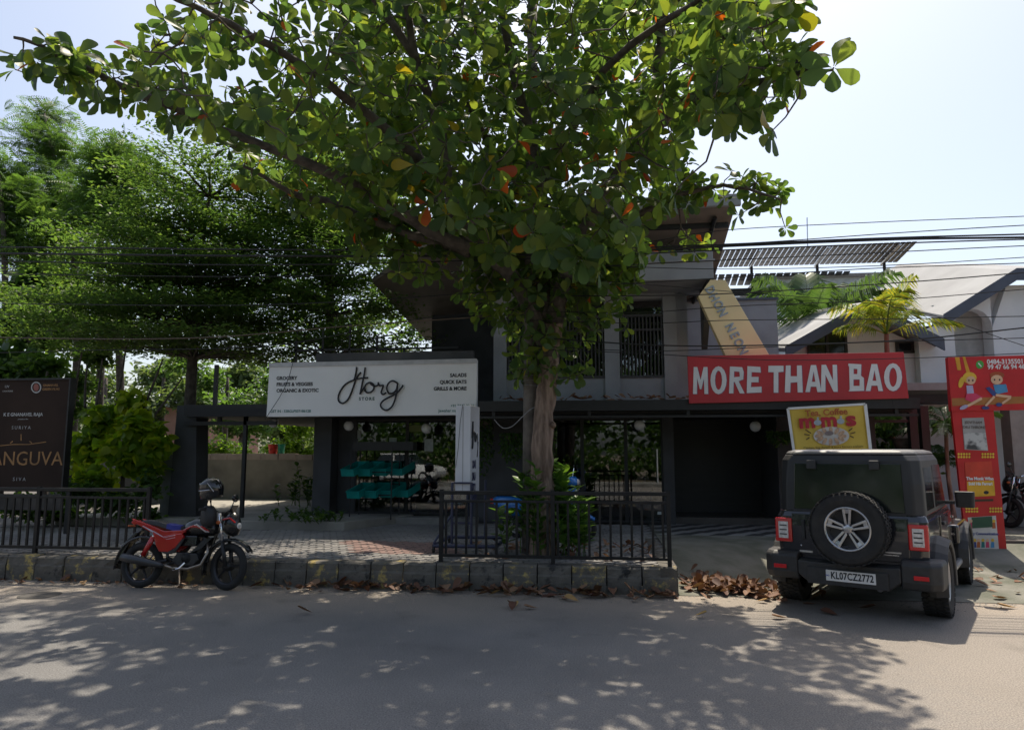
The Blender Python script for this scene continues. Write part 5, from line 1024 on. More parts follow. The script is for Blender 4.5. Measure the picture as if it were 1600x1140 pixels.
for (tx_, z, s_) in (('DAILY', 1.60, .17), ('SALAD', 1.42, .17), ('STORE', 1.25, .17), ('EATS', 1.08, .17)): text('lettering', tx_, mat('navy print2', (0.03, 0.03, 0.10), .5) if 'navy print2' not in MATS else MATS['navy print2'], ss, frame((sx1 + .030, 10.74, z), (.072, 1, 0), (0, 0, 1)), s_, 'CENTER', .006, .001, .62)
P = [Vector((sx1 + .031 + (yy * .5 - .24) * .072, 10.5 + yy * .5, z)) for yy, z in ((.1, 2.0), (.18, 2.25), (.2, 1.92), (.12, 1.85), (.2, 2.05), (.35, 2.1), (.42, 1.95), (.5, 2.08), (.55, 1.95), (.7, 2.08), (.75, 1.8), (.68, 1.72), (.8, 1.95))]
P, rr = smooth_line(P, [.012] * len(P), 3); MB().tube(P, rr, 6).build('script_logo', ink, ss)
trol = mat('dark blue trolley steel', (0.03, 0.035, 0.075), .45); tr_ = MB(); x0, x1 = sx0 - .28, sx1 + .42
for y in (10.35, 11.45): tr_.tube([(x0, y, PZ + .10), (x1, y, PZ + .10)], .028, 8); 
for x in (x0, x1): tr_.tube([(x, 10.35, PZ + .10), (x, 11.45, PZ + .10)], .028, 8)
for x in (sx0 - .03, sx1 + .03): tr_.tube([(x, 10.45, PZ + .12), (x, 10.45, zb_ + .18)], .02, 8); tr_.tube([(x + .05, 11.42, PZ + .12), (x + .05, 11.42, zb_ + .18)], .02, 8)
tr_.tube([(x0, 10.35, PZ + .13), (sx0 - .03, 10.45, PZ + .55)], .018, 6); tr_.tube([(sx0 - .04, 10.46, zb_ + .17), (sx1 + .04, 10.46, zb_ + .17)], .014, 6); tr_.tube([(sx0 - .03, 10.45, PZ + .42), (sx1 + .03, 10.45, PZ + .42)], .018, 6)
tr_.build('wheeled_frame', trol, ss)
for x in (x0, x1):
    for y in (10.35, 11.45): MB().lathe([(.045, -.014), (.045, .014)], 12, Matrix.Translation((x, y, PZ + .045)) @ Matrix.Rotation(R(90), 4, 'Y'), True).build('castor', rubber, ss)
MB().tube([aY(x, y, 10.485) for x, y in ((723, 632), (719, 660), (716, 700), (712, 730))], .004, 4).build('power_wire', black_metal, ss)
# crates on a slanted rack
rk = thing('crate_rack', 'black slanted display rack before the shop window', 'rack', tuple(aZ(575, 806, PZ + .15)))
teal = mat('teal plastic crate', (0.0, 0.22, 0.20), .4, var=.1); CY = 14.05
rX0, rX1 = aY(540, 760, CY).x, aY(612, 760, CY).x
r_ = MB()
for x in (rX0 + .08, rX1 - .02):
    r_.tube([(x, CY + .05, PZ + .1), (x, CY + .05, 1.9)], .015, 6); r_.tube([(x, CY + .62, PZ + .1), (x, CY + .62, 2.0)], .015, 6)
for z in (0.92, 1.38): r_.tube([(rX0 + .08, CY + .05, z), (rX1 - .02, CY + .05, z)], .012, 6); r_.tube([(rX0 + .08, CY + .62, z + .2), (rX1 - .02, CY + .62, z + .2)], .012, 6)
r_.b2((rX0 + .02, CY + .30, 1.82), (rX1 + .35, CY + .62, 2.0)); r_.build('frame', black_metal, rk)
def crate_mesh():
    m_ = MB(); w_, d_, h_ = .34, .62, .15; t_ = .012
    m_.b2((0, 0, 0), (w_, d_, t_)); m_.b2((0, 0, t_), (w_, t_, h_)); m_.b2((0, d_ - t_, t_), (w_, d_, h_)); m_.b2((0, t_, t_), (t_, d_ - t_, h_)); m_.b2((w_ - t_, t_, t_), (w_, d_ - t_, h_))
    m_.b2((-.012, -.012, h_ - .02), (w_ + .012, -.0005, h_)); m_.b2((-.012, d_ + .0005, h_ - .02), (w_ + .012, d_ + .012, h_)); m_.b2((-.012, 0, h_ - .02), (-.0005, d_, h_)); m_.b2((w_ + .0005, 0, h_ - .02), (w_ + .012, d_, h_))
    return m_.mesh('crate', teal)
cmsh = crate_mesh(); rung = ('upper', 'lower')
ordn = ['at the open left end', 'second from the open left end', 'third from the open left end', 'at the entrance end']
for j, z in enumerate((1.30, .86)):
    for i in range(4):
        o = inst('crate', cmsh, None, (rX0 - (.05 if j == 0 else -.08) + i * .29, CY - .12 + i * .16, z + .0), (R(14), 0, R(-12)), (.85, 1, 1)); tag(o, 'teal plastic crate on the %s rack shelf, %s' % (rung[j], ('beside the garden end', 'second from the garden end', 'third from the garden end', 'beside the shop entrance')[i]), 'crate', 'teal crates on the rack')
# bins on the wall, boxes, shopping trolley
rb = aY(424, 712, 18.9); bz = MB()
for nm, lab, x0, x1, mt_ in (('bin', 'red plastic tub on the compound wall', 415, 430, mat('red plastic', (0.5, 0.03, 0.02), .4)), ('bin', 'green plastic tub on the compound wall beside the red one', 430, 441, mat('green plastic', (0.02, 0.25, 0.16), .4))):
    a, c = aY(x0, 716, 18.95), aY(x1, 705, 18.95); cx = (a.x + c.x) / 2; rr_ = (c.x - a.x) / 2; zz = zt + .165
    o = thing('plastic_tub', lab, 'tub', (cx, 19.1, zz)); MB().lathe([(rr_ * .8, 0), (rr_ * .98, .24), (rr_ * 1.05, .24), (rr_ * 1.05, .27), (rr_ * .9, .27), (rr_ * .72, .02)], 16, Matrix.Translation((cx, 19.1, zz)), True).build('body', mt_, o, smooth=False)
    MB().tube([(cx - rr_, 19.1 - .02, zz + .24), (cx, 19.1 - rr_ * 1.1, zz + .1), (cx + rr_, 19.1 - .02, zz + .24)], .006, 5).build('handle', black_metal, o)
tro = thing('shopping_trolley', 'small wire shopping trolley behind the standing sign', 'trolley', tuple(aZ(705, 812, PZ))); p = aZ(706, 812, PZ); tm_ = MB()
for z in (.35, .55, .75):
    tm_.tube([(p.x - .2, p.y, p.z + z), (p.x + .2, p.y, p.z + z), (p.x + .2, p.y + .5, p.z + z), (p.x - .2, p.y + .5, p.z + z), (p.x - .2, p.y, p.z + z)], .008, 5)
for i in range(7): tm_.tube([(p.x - .2 + i * .067, p.y, p.z + .35), (p.x - .2 + i * .067, p.y, p.z + .75)], .005, 4)
for i in range(7): tm_.tube([(p.x - .2, p.y + i * .083, p.z + .35), (p.x - .2, p.y + i * .083, p.z + .75)], .005, 4); tm_.tube([(p.x + .2, p.y + i * .083, p.z + .35), (p.x + .2, p.y + i * .083, p.z + .75)], .005, 4)
tm_.build('basket', chrome, tro); lg_ = MB()
for x in (-.18, .18):
    lg_.tube([(p.x + x, p.y + .05, p.z + .08), (p.x + x, p.y + .02, p.z + .36)], .01, 5); lg_.tube([(p.x + x, p.y + .05, p.z + .10), (p.x + x, p.y + .5, p.z + .10)], .01, 5); lg_.tube([(p.x + x, p.y + .5, p.z + .10), (p.x + x, p.y + .55, p.z + .95)], .01, 5)
lg_.build('chassis', chrome, tro)
for x in (-.18, .18):
    for y in (.05, .5): MB().lathe([(.04, -.012), (.04, .012)], 10, Matrix.Translation((p.x + x, p.y + y, p.z + .04)) @ Matrix.Rotation(R(90), 4, 'Y'), True).build('wheel', rubber, tro)
# black gate by the porch
gt_ = thing('porch_gate', 'black steel gate frame with posts beside the white porch', 'gate', tuple(aY(1430, 760, 14.2)))
for px in (1361, 1428, 1446): X = aY(px, 690, 14.2).x; MB().b2((X - .07, 14.15, .2), (X + .07, 14.29, aY(px, 634, 14.2).z)).build('post', black_metal, gt_)
za = aY(1400, 645, 14.2).z
for z in (za, za - .18, .55): MB().b2((aY(1361, 690, 14.2).x + .072, 14.19, z), (aY(1428, 690, 14.2).x - .072, 14.24, z + .05)).build('rail', black_metal, gt_)
for i in range(9): X = aY(1361, 690, 14.2).x + .12 + i * .085; MB().b2((X, 14.2, .6), (X + .02, 14.23, 1.3)).build('bar', black_metal, gt_)
pt = thing('plant_tub', 'dark round plant tub on the gate wall', 'pot', tuple(aY(1410, 700, 14.6))); pp = aY(1410, 690, 14.6); MB().lathe([(.10, -.2), (.19, .05), (.21, .07), (.18, .07)], 14, Matrix.Translation(pp), True).build('pot', bark_dark, pt, smooth=True); MB().b2((pp.x - .25, 14.4, .2), (pp.x + .25, 14.8, pp.z - .2)).build('stand', dark_wall, pt)

# ================================================================== VEHICLES
def rot_y(a): return Matrix.Rotation(a, 4, 'Y')
def wheel_tyre(Rr, w, ri, n=36, tread=True, parent=None, M=None, lug=.012, mt=None):
    """tyre as a ring with shoulder and tread blocks; axis = local X"""
    M = M or Matrix.Identity(4); ax = M @ Matrix.Rotation(R(90), 4, 'Y'); h = w / 2
    prof = [(ri, -h * .72), (ri + .012, -h * .86), (ri + (Rr - ri) * .5, -h), (Rr - .035, -h * .97), (Rr - .010, -h * .82), (Rr - .006, -h * .4), (Rr - .006, h * .4), (Rr - .010, h * .82), (Rr - .035, h * .97), (ri + (Rr - ri) * .5, h), (ri + .012, h * .86), (ri, h * .72)]
    m = MB().lathe(prof, n, ax)
    if tread:
        nb = 40
        for i in range(nb):
            a = 6.2832 * i / nb
            for k, y in enumerate((-.78, -.27, .27, .78)):
                aa = a + (.08 if k % 2 else 0); c = ax @ Matrix.Rotation(aa, 4, 'Z') @ Matrix.Translation((Rr - .002, 0, y * h)); m.box((0, 0, 0), (lug, Rr * 6.28 / nb * .68, h * .44)); 
                vs = m.v[-8:]; m.v[-8:] = [tuple(c @ Vector(v)) for v in vs]
    return m.build('tyre', mt or rubber, parent, local=True)
car_black = mat('black car paint', (0.012, 0.013, 0.018), .14, var=.15, scale=3, coat=.8, spec=.6)
plastic = mat('grey black bumper plastic', (0.026, 0.026, 0.028), .55, scale=20, var=.2, bump=.05, bscale=300)
top_blk = mat('satin black hard top', (0.020, 0.020, 0.022), .48, var=.15)
lens = mat('red lamp lens', (0.50, 0.012, 0.015), .12, var=.1, coat=.5); lens_w = mat('clear lamp lens', (0.62, 0.60, 0.58), .15, scale=30, var=.2); tint = glassmat('tinted car glass', (0.10, 0.11, 0.11), .05)
alloy = mat('machined alloy', (0.50, 0.50, 0.52), .28, .85, var=.08); gun = mat('dark alloy pocket', (0.05, 0.05, 0.055), .4, .5)
# ---- boxy black off-road car, built with x right, y forward, z up, origin under the rear axle
hd = math.atan2(.547, .835)
jp = thing('offroad_car', 'boxy black three door off road car with rear spare wheel, parked on the driveway', 'car', (3.06, 8.97, 0.0), (0, 0, -hd + R(3.2)))
L = dict(parent=jp, local=True)
def ring_body(z, hw, y0, y1, c=.06): return [(-hw, y0 + c, z), (-hw + c, y0, z), (hw - c, y0, z), (hw, y0 + c, z), (hw, y1 - c, z), (hw - c, y1, z), (-hw + c, y1, z), (-hw, y1 - c, z)]
MB().loft([ring_body(.50, .74, -.60, 1.55), ring_body(.56, .765, -.625, 1.55), ring_body(.92, .785, -.635, 1.55), ring_body(1.05, .78, -.63, 1.55), ring_body(1.12, .755, -.60, 1.53)]).build('body', car_black, smooth=False, bevel=.018, seg=3, **L)
MB().loft([ring_body(.55, .60, 1.52, 2.72, .08), ring_body(1.02, .62, 1.52, 2.76, .08), ring_body(1.12, .55, 1.52, 2.70, .1)]).build('bonnet', car_black, bevel=.02, **L)
MB().b2((-.55, 2.765, .62), (.55, 2.80, 1.0)).build('grille', plastic, bevel=.01, **L)
MB().loft([ring_body(1.105, .755, -.60, 1.45, .09), ring_body(1.45, .745, -.585, 1.28, .09), ring_body(1.70, .73, -.565, 1.13, .10), ring_body(1.765, .70, -.54, 1.09, .12)]).build('hard_top', top_blk, bevel=.02, seg=3, **L)
rf = MB().loft([ring_body(1.768, .70, -.545, 1.10, .12), ring_body(1.80, .68, -.525, 1.08, .12), ring_body(1.822, .60, -.45, 1.0, .14)]).build('roof', mat('black roof with painted glare', (0.10, 0.098, 0.096), .42, scale=3, col2=(0.16, 0.155, 0.15)), bevel=.015, seg=3, **L)  # glare on the roof top is put into this lighter grey colour
for i in range(4): MB().b2((-.46 + i * .3, -.42, 1.8225), (-.44 + i * .3, .95, 1.829)).build('roof_rib', MATS['black roof with painted glare'], rf, local=True)
# tailgate, rear glass and its hinges
MB().loft([[(-.60, -.642, .62), (.60, -.642, .62), (.60, -.60, .62), (-.60, -.60, .62)], [(-.60, -.652, .95), (.60, -.652, .95), (.60, -.60, .95), (-.60, -.60, .95)], [(-.60, -.640, 1.09), (.60, -.640, 1.09), (.60, -.58, 1.09), (-.60, -.58, 1.09)]]).build('tailgate', car_black, bevel=.008, **L)
rw_ = MB().loft([[(-.575, -.610, 1.14), (.575, -.610, 1.14), (.575, -.60, 1.14), (-.575, -.60, 1.14)], [(-.555, -.585, 1.665), (.555, -.585, 1.665), (.555, -.57, 1.665), (-.555, -.57, 1.665)]])
rw_.build('rear_window', mat('tinted rear glass', (0.012, 0.016, 0.015), .04, var=.1, spec=.8), bevel=.01, **L)
for x in (-.36, .30): MB().b2((x - .05, -.635, 1.60), (x + .05, -.583, 1.70)).build('window_hinge', plastic, bevel=.008, **L)
MB().b2((-.585, -.607, 1.105), (.585, -.598, 1.138)).build('window_seal', plastic, **L)
MB().b2((-.49, -.672, .80), (-.45, -.645, 1.02)).build('tailgate_handle', plastic, bevel=.008, **L)
MB().b2((-.52, -.660, .655), (-.38, -.645, .675)).build('badge', steel, **L); MB().b2((.22, -.658, .715), (.52, -.648, .730)).build('badge', alloy, **L); MB().b2((.24, -.658, .690), (.50, -.648, .700)).build('badge', alloy, **L)
MB().ball((-.50, -.652, .73), .012, 10, 6).build('key_lock', chrome, **L)
# corner lamps
for s in (-1, 1):
    lp_ = MB().b2((s * .69 - .095, -.668, .76), (s * .69 + .095, -.60, 1.03)).build('tail_light', lens, bevel=.012, **L); MB().b2((s * .69 - .055, -.676, .80), (s * .69 + .055, -.667, .99)).build('clear_lens', lens_w, lp_, bevel=.006, local=True)
    for i in range(3): MB().b2((s * .69 - .04, -.679, .84 + i * .05), (s * .69 + .04, -.6755, .853 + i * .05)).build('lens_bar', gun, lp_, local=True)
    # flared arches
    for cy in (0.0, 2.45):
        ar = MB(); n = 14; rings = []
        for k in range(n + 1):
            a = R(-12) + R(204) * k / n; ca, sa_ = math.cos(a), math.sin(a); r0, r1 = .405, .50
            rings.append([(s * .74, cy + r0 * ca, .37 + r0 * sa_), (s * .905, cy + r0 * ca, .37 + r0 * sa_), (s * .915, cy + (r0 + .05) * ca, .37 + (r0 + .05) * sa_), (s * .80, cy + r1 * ca, .37 + r1 * sa_), (s * .74, cy + r1 * ca, .37 + r1 * sa_)])
        ar.loft(rings).build('wheel_arch', plastic, smooth=False, bevel=.008, **L)
    fb_ = MB().b2((s * .60, 1.55, .62), (s * .86, 2.68, .86)).build('front_wing', car_black, bevel=.03, **L)
    # wheels
    for cy in (0.0, 2.45):
        wh = bpy.data.objects.new('wheel', None); COL.objects.link(wh); wh.parent = jp; wh.location = (s * .765, cy, .385)
        wheel_tyre(.385, .25, .23, parent=wh); MB().lathe([(.235, .085 * s), (.225, .10 * s), (.19, .04 * s), (.07, .05 * s), (.001, .05 * s)], 24, Matrix.Rotation(R(90), 4, 'Y')).build('rim', alloy, wh, local=True, smooth=True)
    # side glass, door lines, step, mirror
    sg = MB().loft([[(s * .757, -.36, 1.16), (s * .757, .22, 1.16), (s * .750, .22, 1.16), (s * .750, -.36, 1.16)], [(s * .738, -.34, 1.62), (s * .738, .24, 1.62), (s * .730, .24, 1.62), (s * .730, -.34, 1.62)]]).build('side_window', MATS['tinted rear glass'], **L)
    MB().loft([[(s * .757, .36, 1.16), (s * .757, 1.30, 1.16), (s * .750, 1.30, 1.16), (s * .750, .36, 1.16)], [(s * .738, .38, 1.64), (s * .738, 1.08, 1.64), (s * .730, 1.08, 1.64), (s * .730, .38, 1.64)]]).build('door_window', MATS['tinted rear glass'], **L)
    dr = MB().b2((s * .775, .36, .60), (s * .797, 1.42, 1.06)).build('door', car_black, bevel=.012, **L); MB().b2((s * .797, .44, .95), (s * .825, .60, .985)).build('door_handle', plastic, dr, bevel=.006, local=True)
    MB().tube([(s * .80, .42, .36), (s * .80, 1.95, .36)], .045, 10).build('side_step', steel, smooth=True, **L)
    MB().b2((s * .74, 1.30, 1.14), (s * .86, 1.34, 1.18)).build('mirror_arm', plastic, **L)
    mi = MB().loft([ring_body(1.10, .10, -.04, .04, .02), ring_body(1.30, .11, -.045, .045, .02)]); mi.v = [(v[0] + s * .97, v[1] + 1.32, v[2]) for v in mi.v]; mi.build('side_mirror', plastic, bevel=.02, **L)
    for i in range(2): MB().tube([(s * .80, 1.50, .75 + i * .22), (s * .80, 1.60, .75 + i * .22)], .016, 8).build('door_hinge', chrome, **L)
    MB().b2((s * .71 - .07, -.792, .475), (s * .71 + .07, -.782, .520)).build('reflector', lens, bevel=.003, **L)
    MB().lathe([(.075, 0), (.08, .02), (.06, .03)], 16, Matrix.Translation((s * .50, 2.77, .84)) @ Matrix.Rotation(R(-90), 4, 'X'), True).build('headlight', lens_w, **L)
MB().loft([[(-.68, 1.44, 1.14), (.68, 1.44, 1.14), (.68, 1.42, 1.14), (-.68, 1.42, 1.14)], [(-.64, 1.14, 1.70), (.64, 1.14, 1.70), (.64, 1.12, 1.70), (-.64, 1.12, 1.70)]]).build('windscreen', MATS['tinted rear glass'], **L)
# rear bumper with raised corners
bm_ = MB()
bm_.loft([[(-.52, -.765, .43), (-.52, -.765, .58), (-.52, -.62, .60), (-.52, -.62, .40)], [(-.40, -.755, .33), (-.40, -.755, .57), (-.40, -.62, .59), (-.40, -.62, .33)], [(.40, -.755, .33), (.40, -.755, .57), (.40, -.62, .59), (.40, -.62, .33)], [(.52, -.765, .43), (.52, -.765, .58), (.52, -.62, .60), (.52, -.62, .40)]])
bm_.build('rear_bumper', plastic, bevel=.015, **L)
for s in (-1, 1):
    pr = [(s * .522, -.765), (s * .80, -.775), (s * .895, -.70), (s * .915, -.42), (s * .80, -.40), (s * .522, -.60)]
    MB().loft([[(x * .985, y + (.03 if y < -.6 else 0), .36) for x, y in pr], [(x, y, .44) for x, y in pr], [(x, y, .62) for x, y in pr], [(x * .985, y + (.05 if y < -.6 else 0), .665) for x, y in pr]]).build('bumper_corner', plastic, bevel=.02, seg=3, **L)
MB().b2((-.6, 2.76, .42), (.6, 2.92, .66)).build('front_bumper', plastic, bevel=.03, **L)
# under-body
ub = MB(); ub.b2((-.60, -.52, .36), (.60, 2.6, .50)); ub.build('chassis', mat('dirty chassis', (0.012, 0.012, 0.012), .9), **L)
MB().tube([(-.66, 0, .36), (.66, 0, .36)], .05, 10).build('rear_axle', MATS['dirty chassis'], **L); MB().ball((0, 0, .36), (.14, .14, .13), 12, 8).build('differential', MATS['dirty chassis'], smooth=True, **L)
MB().tube([(.30, -.70, .33), (.30, -.3, .34)], .03, 10).build('exhaust_tip', steel, smooth=True, **L); MB().b2((-.03, -.70, .28), (.03, -.5, .34)).build('tow_hook', MATS['dirty chassis'], **L)
# spare wheel
sw = bpy.data.objects.new('spare_wheel', None); COL.objects.link(sw); sw.parent = jp; sw.location = (.05, -.80, .965); sw.rotation_euler = (0, 0, R(-90))
wheel_tyre(.395, .235, .232, n=48, parent=sw)
back = Matrix.Rotation(R(90), 4, 'Y')
rimz = -1  # outward is local +x after the turn
rim = MB(); rim.lathe([(.238, .060), (.240, .100), (.226, .108), (.214, .085), (.205, .02), (.20, -.06)], 40, back); rim.build('rim', alloy, sw, local=True, smooth=True)
MB().lathe([(.206, -.02), (.12, -.03), (.001, -.03)], 32, back).build('rim_well', gun, sw, local=True, smooth=True)
for k in range(5):
    a = R(90) + 6.28319 * k / 5; sp = MB()
    for o_ in (-.030, .030): sp.loft([[(.040, o_ * .55 - .010, .045), (.075, o_ * .55 - .012, .045), (.075, o_ * .55 + .012, .045), (.040, o_ * .55 + .010, .045)], [(.040, o_ * 1.15 - .012, .215), (.088, o_ * 1.15 - .013, .215), (.088, o_ * 1.15 + .013, .215), (.040, o_ * 1.15 + .012, .215)]])
    sp.loft([[(.045, -.036, .165), (.072, -.036, .165), (.072, .036, .165), (.045, .036, .165)], [(.045, -.046, .21), (.080, -.046, .21), (.080, .046, .21), (.045, .046, .21)]])
    sp.v = [tuple(Matrix.Rotation(a - R(90), 4, 'X') @ Vector(v)) for v in sp.v]; sp.build('spoke', alloy, sw, local=True, bevel=.003)
    c = Matrix.Rotation(a + R(36) - R(90), 4, 'X') @ Vector((.072, 0, .052)); MB().lathe([(.011, -.01), (.011, .012), (.006, .016)], 8, Matrix.Translation(c) @ back, True).build('wheel_nut', gun, sw, local=True)
MB().lathe([(.060, .045), (.058, .072), (.030, .082), (.001, .083)], 20, back).build('hub_cap', alloy, sw, local=True, smooth=True)
MB().box((-.12, 0, 0), (.14, .2, .2)).build('spare_carrier', plastic, sw, local=True)
# plate
pl = MB().b2((-.22, -.782, .385), (.28, -.774, .500)).build('number_plate', mat('white number plate', (0.72, 0.72, 0.72), .4, var=.04), bevel=.003, **L)
pfont = text('plate_lettering', 'KL07CZ2772', ink, None, frame((.045, -.7835, .4425), (1, 0, 0), (0, 0, 1)), .104, 'CENTER', .0026, .0012, .72, 1.06); pfont.parent = pl
pf2 = text('plate_lettering', 'IND', mat('blue plate mark', (0.05, 0.08, 0.4), .5), None, frame((-.203, -.7835, .44), (1, 0, 0), (0, 0, 1)), .022, 'CENTER', .0005, .001); pf2.parent = pl
MB().b2((-.42, -.773, .335), (.40, -.757, .515)).build('plate_recess', plastic, bevel=.006, **L)

# ---- motorcycle (x forward, y left, z up)
mt_red = mat('red motorcycle paint', (0.42, 0.012, 0.012), .2, var=.1, coat=.6); mt_blk = mat('black motorcycle paint', (0.012, 0.012, 0.014), .25, coat=.4); vinyl = mat('black seat vinyl', (0.025, 0.025, 0.028), .6, var=.2); blu_v = mat('blue seat vinyl', (0.02, 0.025, 0.22), .6); eng = mat('black engine casing', (0.03, 0.03, 0.032), .45, .4, scale=15, var=.3); silv = mat('silver stripe', (0.5, 0.48, 0.5), .3, .5); pipe = mat('heat tinted pipe', (0.30, 0.26, 0.22), .35, .9)
def motorcycle(label, loc, rot, cols, group=None):
    t = thing('motorcycle', label, 'motorcycle', loc, rot, group); K = dict(parent=t, local=True); c_main, c_blk = cols
    WB = 1.235; Rw = .30
    def mwheel(cx, steer, w_):
        e = bpy.data.objects.new('wheel', None); COL.objects.link(e); e.parent = t; e.location = (cx, 0, Rw); e.rotation_euler = (0, 0, steer); turn = Matrix.Rotation(R(90), 4, 'Z')
        n = 30; h = w_ / 2; ax = Matrix.Rotation(R(90), 4, 'X')
        MB().lathe([(.222, -h * .7), (.245, -h), (.275, -h * .85), (.295, -h * .4), (.30, 0), (.295, h * .4), (.275, h * .85), (.245, h), (.222, h * .7)], n, ax).build('tyre', rubber, e, smooth=True, local=True)
        MB().lathe([(.226, -h * .75), (.210, -h * .6), (.200, -h * .35), (.200, h * .35), (.210, h * .6), (.226, h * .75)], n, ax).build('rim', mat('dark rim', (0.04, 0.04, 0.045), .4, .6) if 'dark rim' not in MATS else MATS['dark rim'], e, smooth=True, local=True)
        MB().lathe([(.001, -.07), (.045, -.07), (.06, -.03), (.06, .03), (.045, .07), (.001, .07)], 16, ax).build('hub', eng, e, smooth=True, local=True)
        for k in range(5):
            a = 6.283 * k / 5; sp = MB(); sp.tube([(.05 * math.cos(a), 0, .05 * math.sin(a)), (.20 * math.cos(a + .12), 0, .20 * math.sin(a + .12))], [.02, .014], 6); sp.build('spoke', MATS['dark rim'], e, local=True)
        return e
    mwheel(0, 0, .095); mwheel(WB, R(-14), .085)
    def side(pts, w_, name, mt_, yo=0, bev=.012): return MB().prism([(x, yo - w_ / 2, z) for x, z in pts], (0, w_, 0)).build(name, mt_, bevel=bev, seg=3, **K)
    def loft_y(secs, name, mt_, sub=0):  # secs: (x, zc, half height, half width)
        rings = []
        for (x, zc, hh, hw) in secs: rings.append([(x, hw * math.cos(a) * (1 if abs(math.cos(a)) < .95 else 1), zc + hh * math.sin(a)) for a in [6.2832 * k / 14 for k in range(14)]])
        return MB().loft(rings).build(name, mt_, smooth=True, **K)
    tk_ = loft_y([(.56, .78, .05, .05), (.62, .79, .10, .11), (.74, .80, .125, .135), (.88, .80, .125, .13), (.98, .785, .10, .10), (1.04, .77, .05, .05)], 'fuel_tank', c_blk)
    for s in (-1, 1):
        for q in range(3): MB().tube([(.60 + q * .05, s * (.125 + .004), .74 + q * .025), (.72 + q * .04, s * .142, .80 + q * .015), (.88 + q * .03, s * .136, .80 - q * .03), (.97, s * .112, .74)], .012, 6).build('tank_stripe', c_main if q < 2 else silv, tk_, local=True)
    st_ = MB(); rings = []
    for x, z, hw, th_ in ((-.06, .865, .07, .03), (.05, .875, .10, .05), (.22, .86, .12, .06), (.40, .815, .125, .06), (.56, .80, .10, .06), (.62, .83, .06, .04)): rings.append([(x, -hw, z - th_), (x, -hw * .95, z), (x, -hw * .4, z + .012), (x, hw * .4, z + .012), (x, hw * .95, z), (x, hw, z - th_)])
    se = st_.loft(rings).build('seat', vinyl, smooth=False, bevel=.01, **K)
    rings = []
    for x, z, hw, th_ in ((.36, .829, .128, .058), (.45, .812, .128, .062), (.555, .806, .106, .062)): rings.append([(x, -hw, z - th_), (x, -hw * .97, z + .002), (x, -hw * .4, z + .016), (x, hw * .4, z + .016), (x, hw * .97, z + .002), (x, hw, z - th_)])
    MB().loft(rings).build('seat_patch', blu_v, se, local=True)
    for s in (-1, 1):
        side([(-.17, .90), (-.10, .84), (.08, .75), (.22, .69), (.33, .66), (.60, .70), (.66, .75), (.58, .755), (.34, .74), (.1, .825), (-.12, .89)], .04, 'tail_panel', c_main, s * .115); side([(.18, .73), (.33, .675), (.60, .715), (.64, .67), (.54, .53), (.44, .47), (.31, .475), (.25, .56)], .05, 'side_panel', c_main, s * .125)
        for q in range(2): MB().tube([(.02 + q * .05, s * .134, .80 - q * .02), (.22, s * .137, .72 - q * .02), (.36 + q * .05, s * .146, .655 - q * .02), (.52, s * .146, .69 - q * .03)], .006, 5).build('panel_stripe', silv, **K)
        side([(.30, .49), (.42, .475), (.52, .52), (.60, .63), (.66, .66), (.62, .58), (.54, .46), (.42, .44)], .02, 'grey_cover', eng, s * .135)
        # shock, fork leg, foot peg
        MB().tube([(.0, s * .12, .32), (.20, s * .13, .68)], .016, 8).build('shock_rod', chrome, **K); MB().tube([(.075, s * .124, .42), (.195, s * .13, .66)], .034, 10).build('shock_spring', mt_red, smooth=True, **K)
        MB().tube([(WB + .005, s * .085, .30), (WB - .075, s * .09, .62)], .026, 10).build('fork_slider', eng, smooth=True, **K); MB().tube([(WB - .07, s * .09, .60), (WB - .155, s * .09, .98)], .019, 10).build('fork_tube', chrome, smooth=True, **K)
        MB().tube([(.52, s * .12, .33), (.52, s * .25, .33)], .016, 8).build('foot_peg', rubber, **K)
        MB().tube([(WB - .17, s * .10, 1.0), (WB - .19, s * .24, 1.04), (WB - .26, s * .36, 1.02)], .013, 8).build('handlebar', chrome, **K); MB().tube([(WB - .22, s * .29, 1.035), (WB - .275, s * .385, 1.015)], .02, 8).build('grip', rubber, **K)
        MB().tube([(WB - .20, s * .25, 1.05), (WB - .18, s * .30, 1.18)], .007, 6).build('mirror_stem', mt_blk, **K); MB().lathe([(.001, -.01), (.045, -.008), (.055, .01), (.001, .012)], 12, Matrix.Translation((WB - .19, s * .315, 1.20)) @ Matrix.Rotation(R(90), 4, 'Y') @ Matrix.Diagonal((1, 1.5, 1, 1)), True).build('mirror', mt_blk, smooth=True, **K)
        MB().ball((WB + .02 - .12, s * .20, .86), (.035, .02, .025), 10, 6).build('indicator', orng, smooth=True, **K); MB().tube([(-.12, s * .10, .80), (-.14, s * .2, .80)], .012, 6).build('indicator', orng, **K)
    side([(-.17, .885), (-.20, .84), (-.14, .81), (-.08, .86)], .16, 'tail_light', lens)
    # mudguards
    def guard(cx, r_, a0, a1, w_, name, zc=.30):
        rings = []
        for k in range(13):
            a = R(a0) + R(a1 - a0) * k / 12; ca, sa_ = math.cos(a), math.sin(a); rings.append([(cx + r_ * ca, -w_, zc + r_ * sa_ - .02), (cx + (r_ + .018) * ca, -w_ * .6, zc + (r_ + .018) * sa_), (cx + (r_ + .018) * ca, w_ * .6, zc + (r_ + .018) * sa_), (cx + r_ * ca, w_, zc + r_ * sa_ - .02), (cx + (r_ - .006) * ca, 0, zc + (r_ - .006) * sa_)])
        MB().loft(rings).build(name, c_blk, smooth=True, **K)
    guard(WB, .345, 35, 198, .065, 'front_mudguard'); guard(0, .365, 60, 188, .075, 'rear_mudguard')
    side([(-.34, .30), (-.40, .33), (-.28, .58), (-.14, .72), (-.05, .74), (-.18, .62)], .10, 'rear_flap', c_blk)
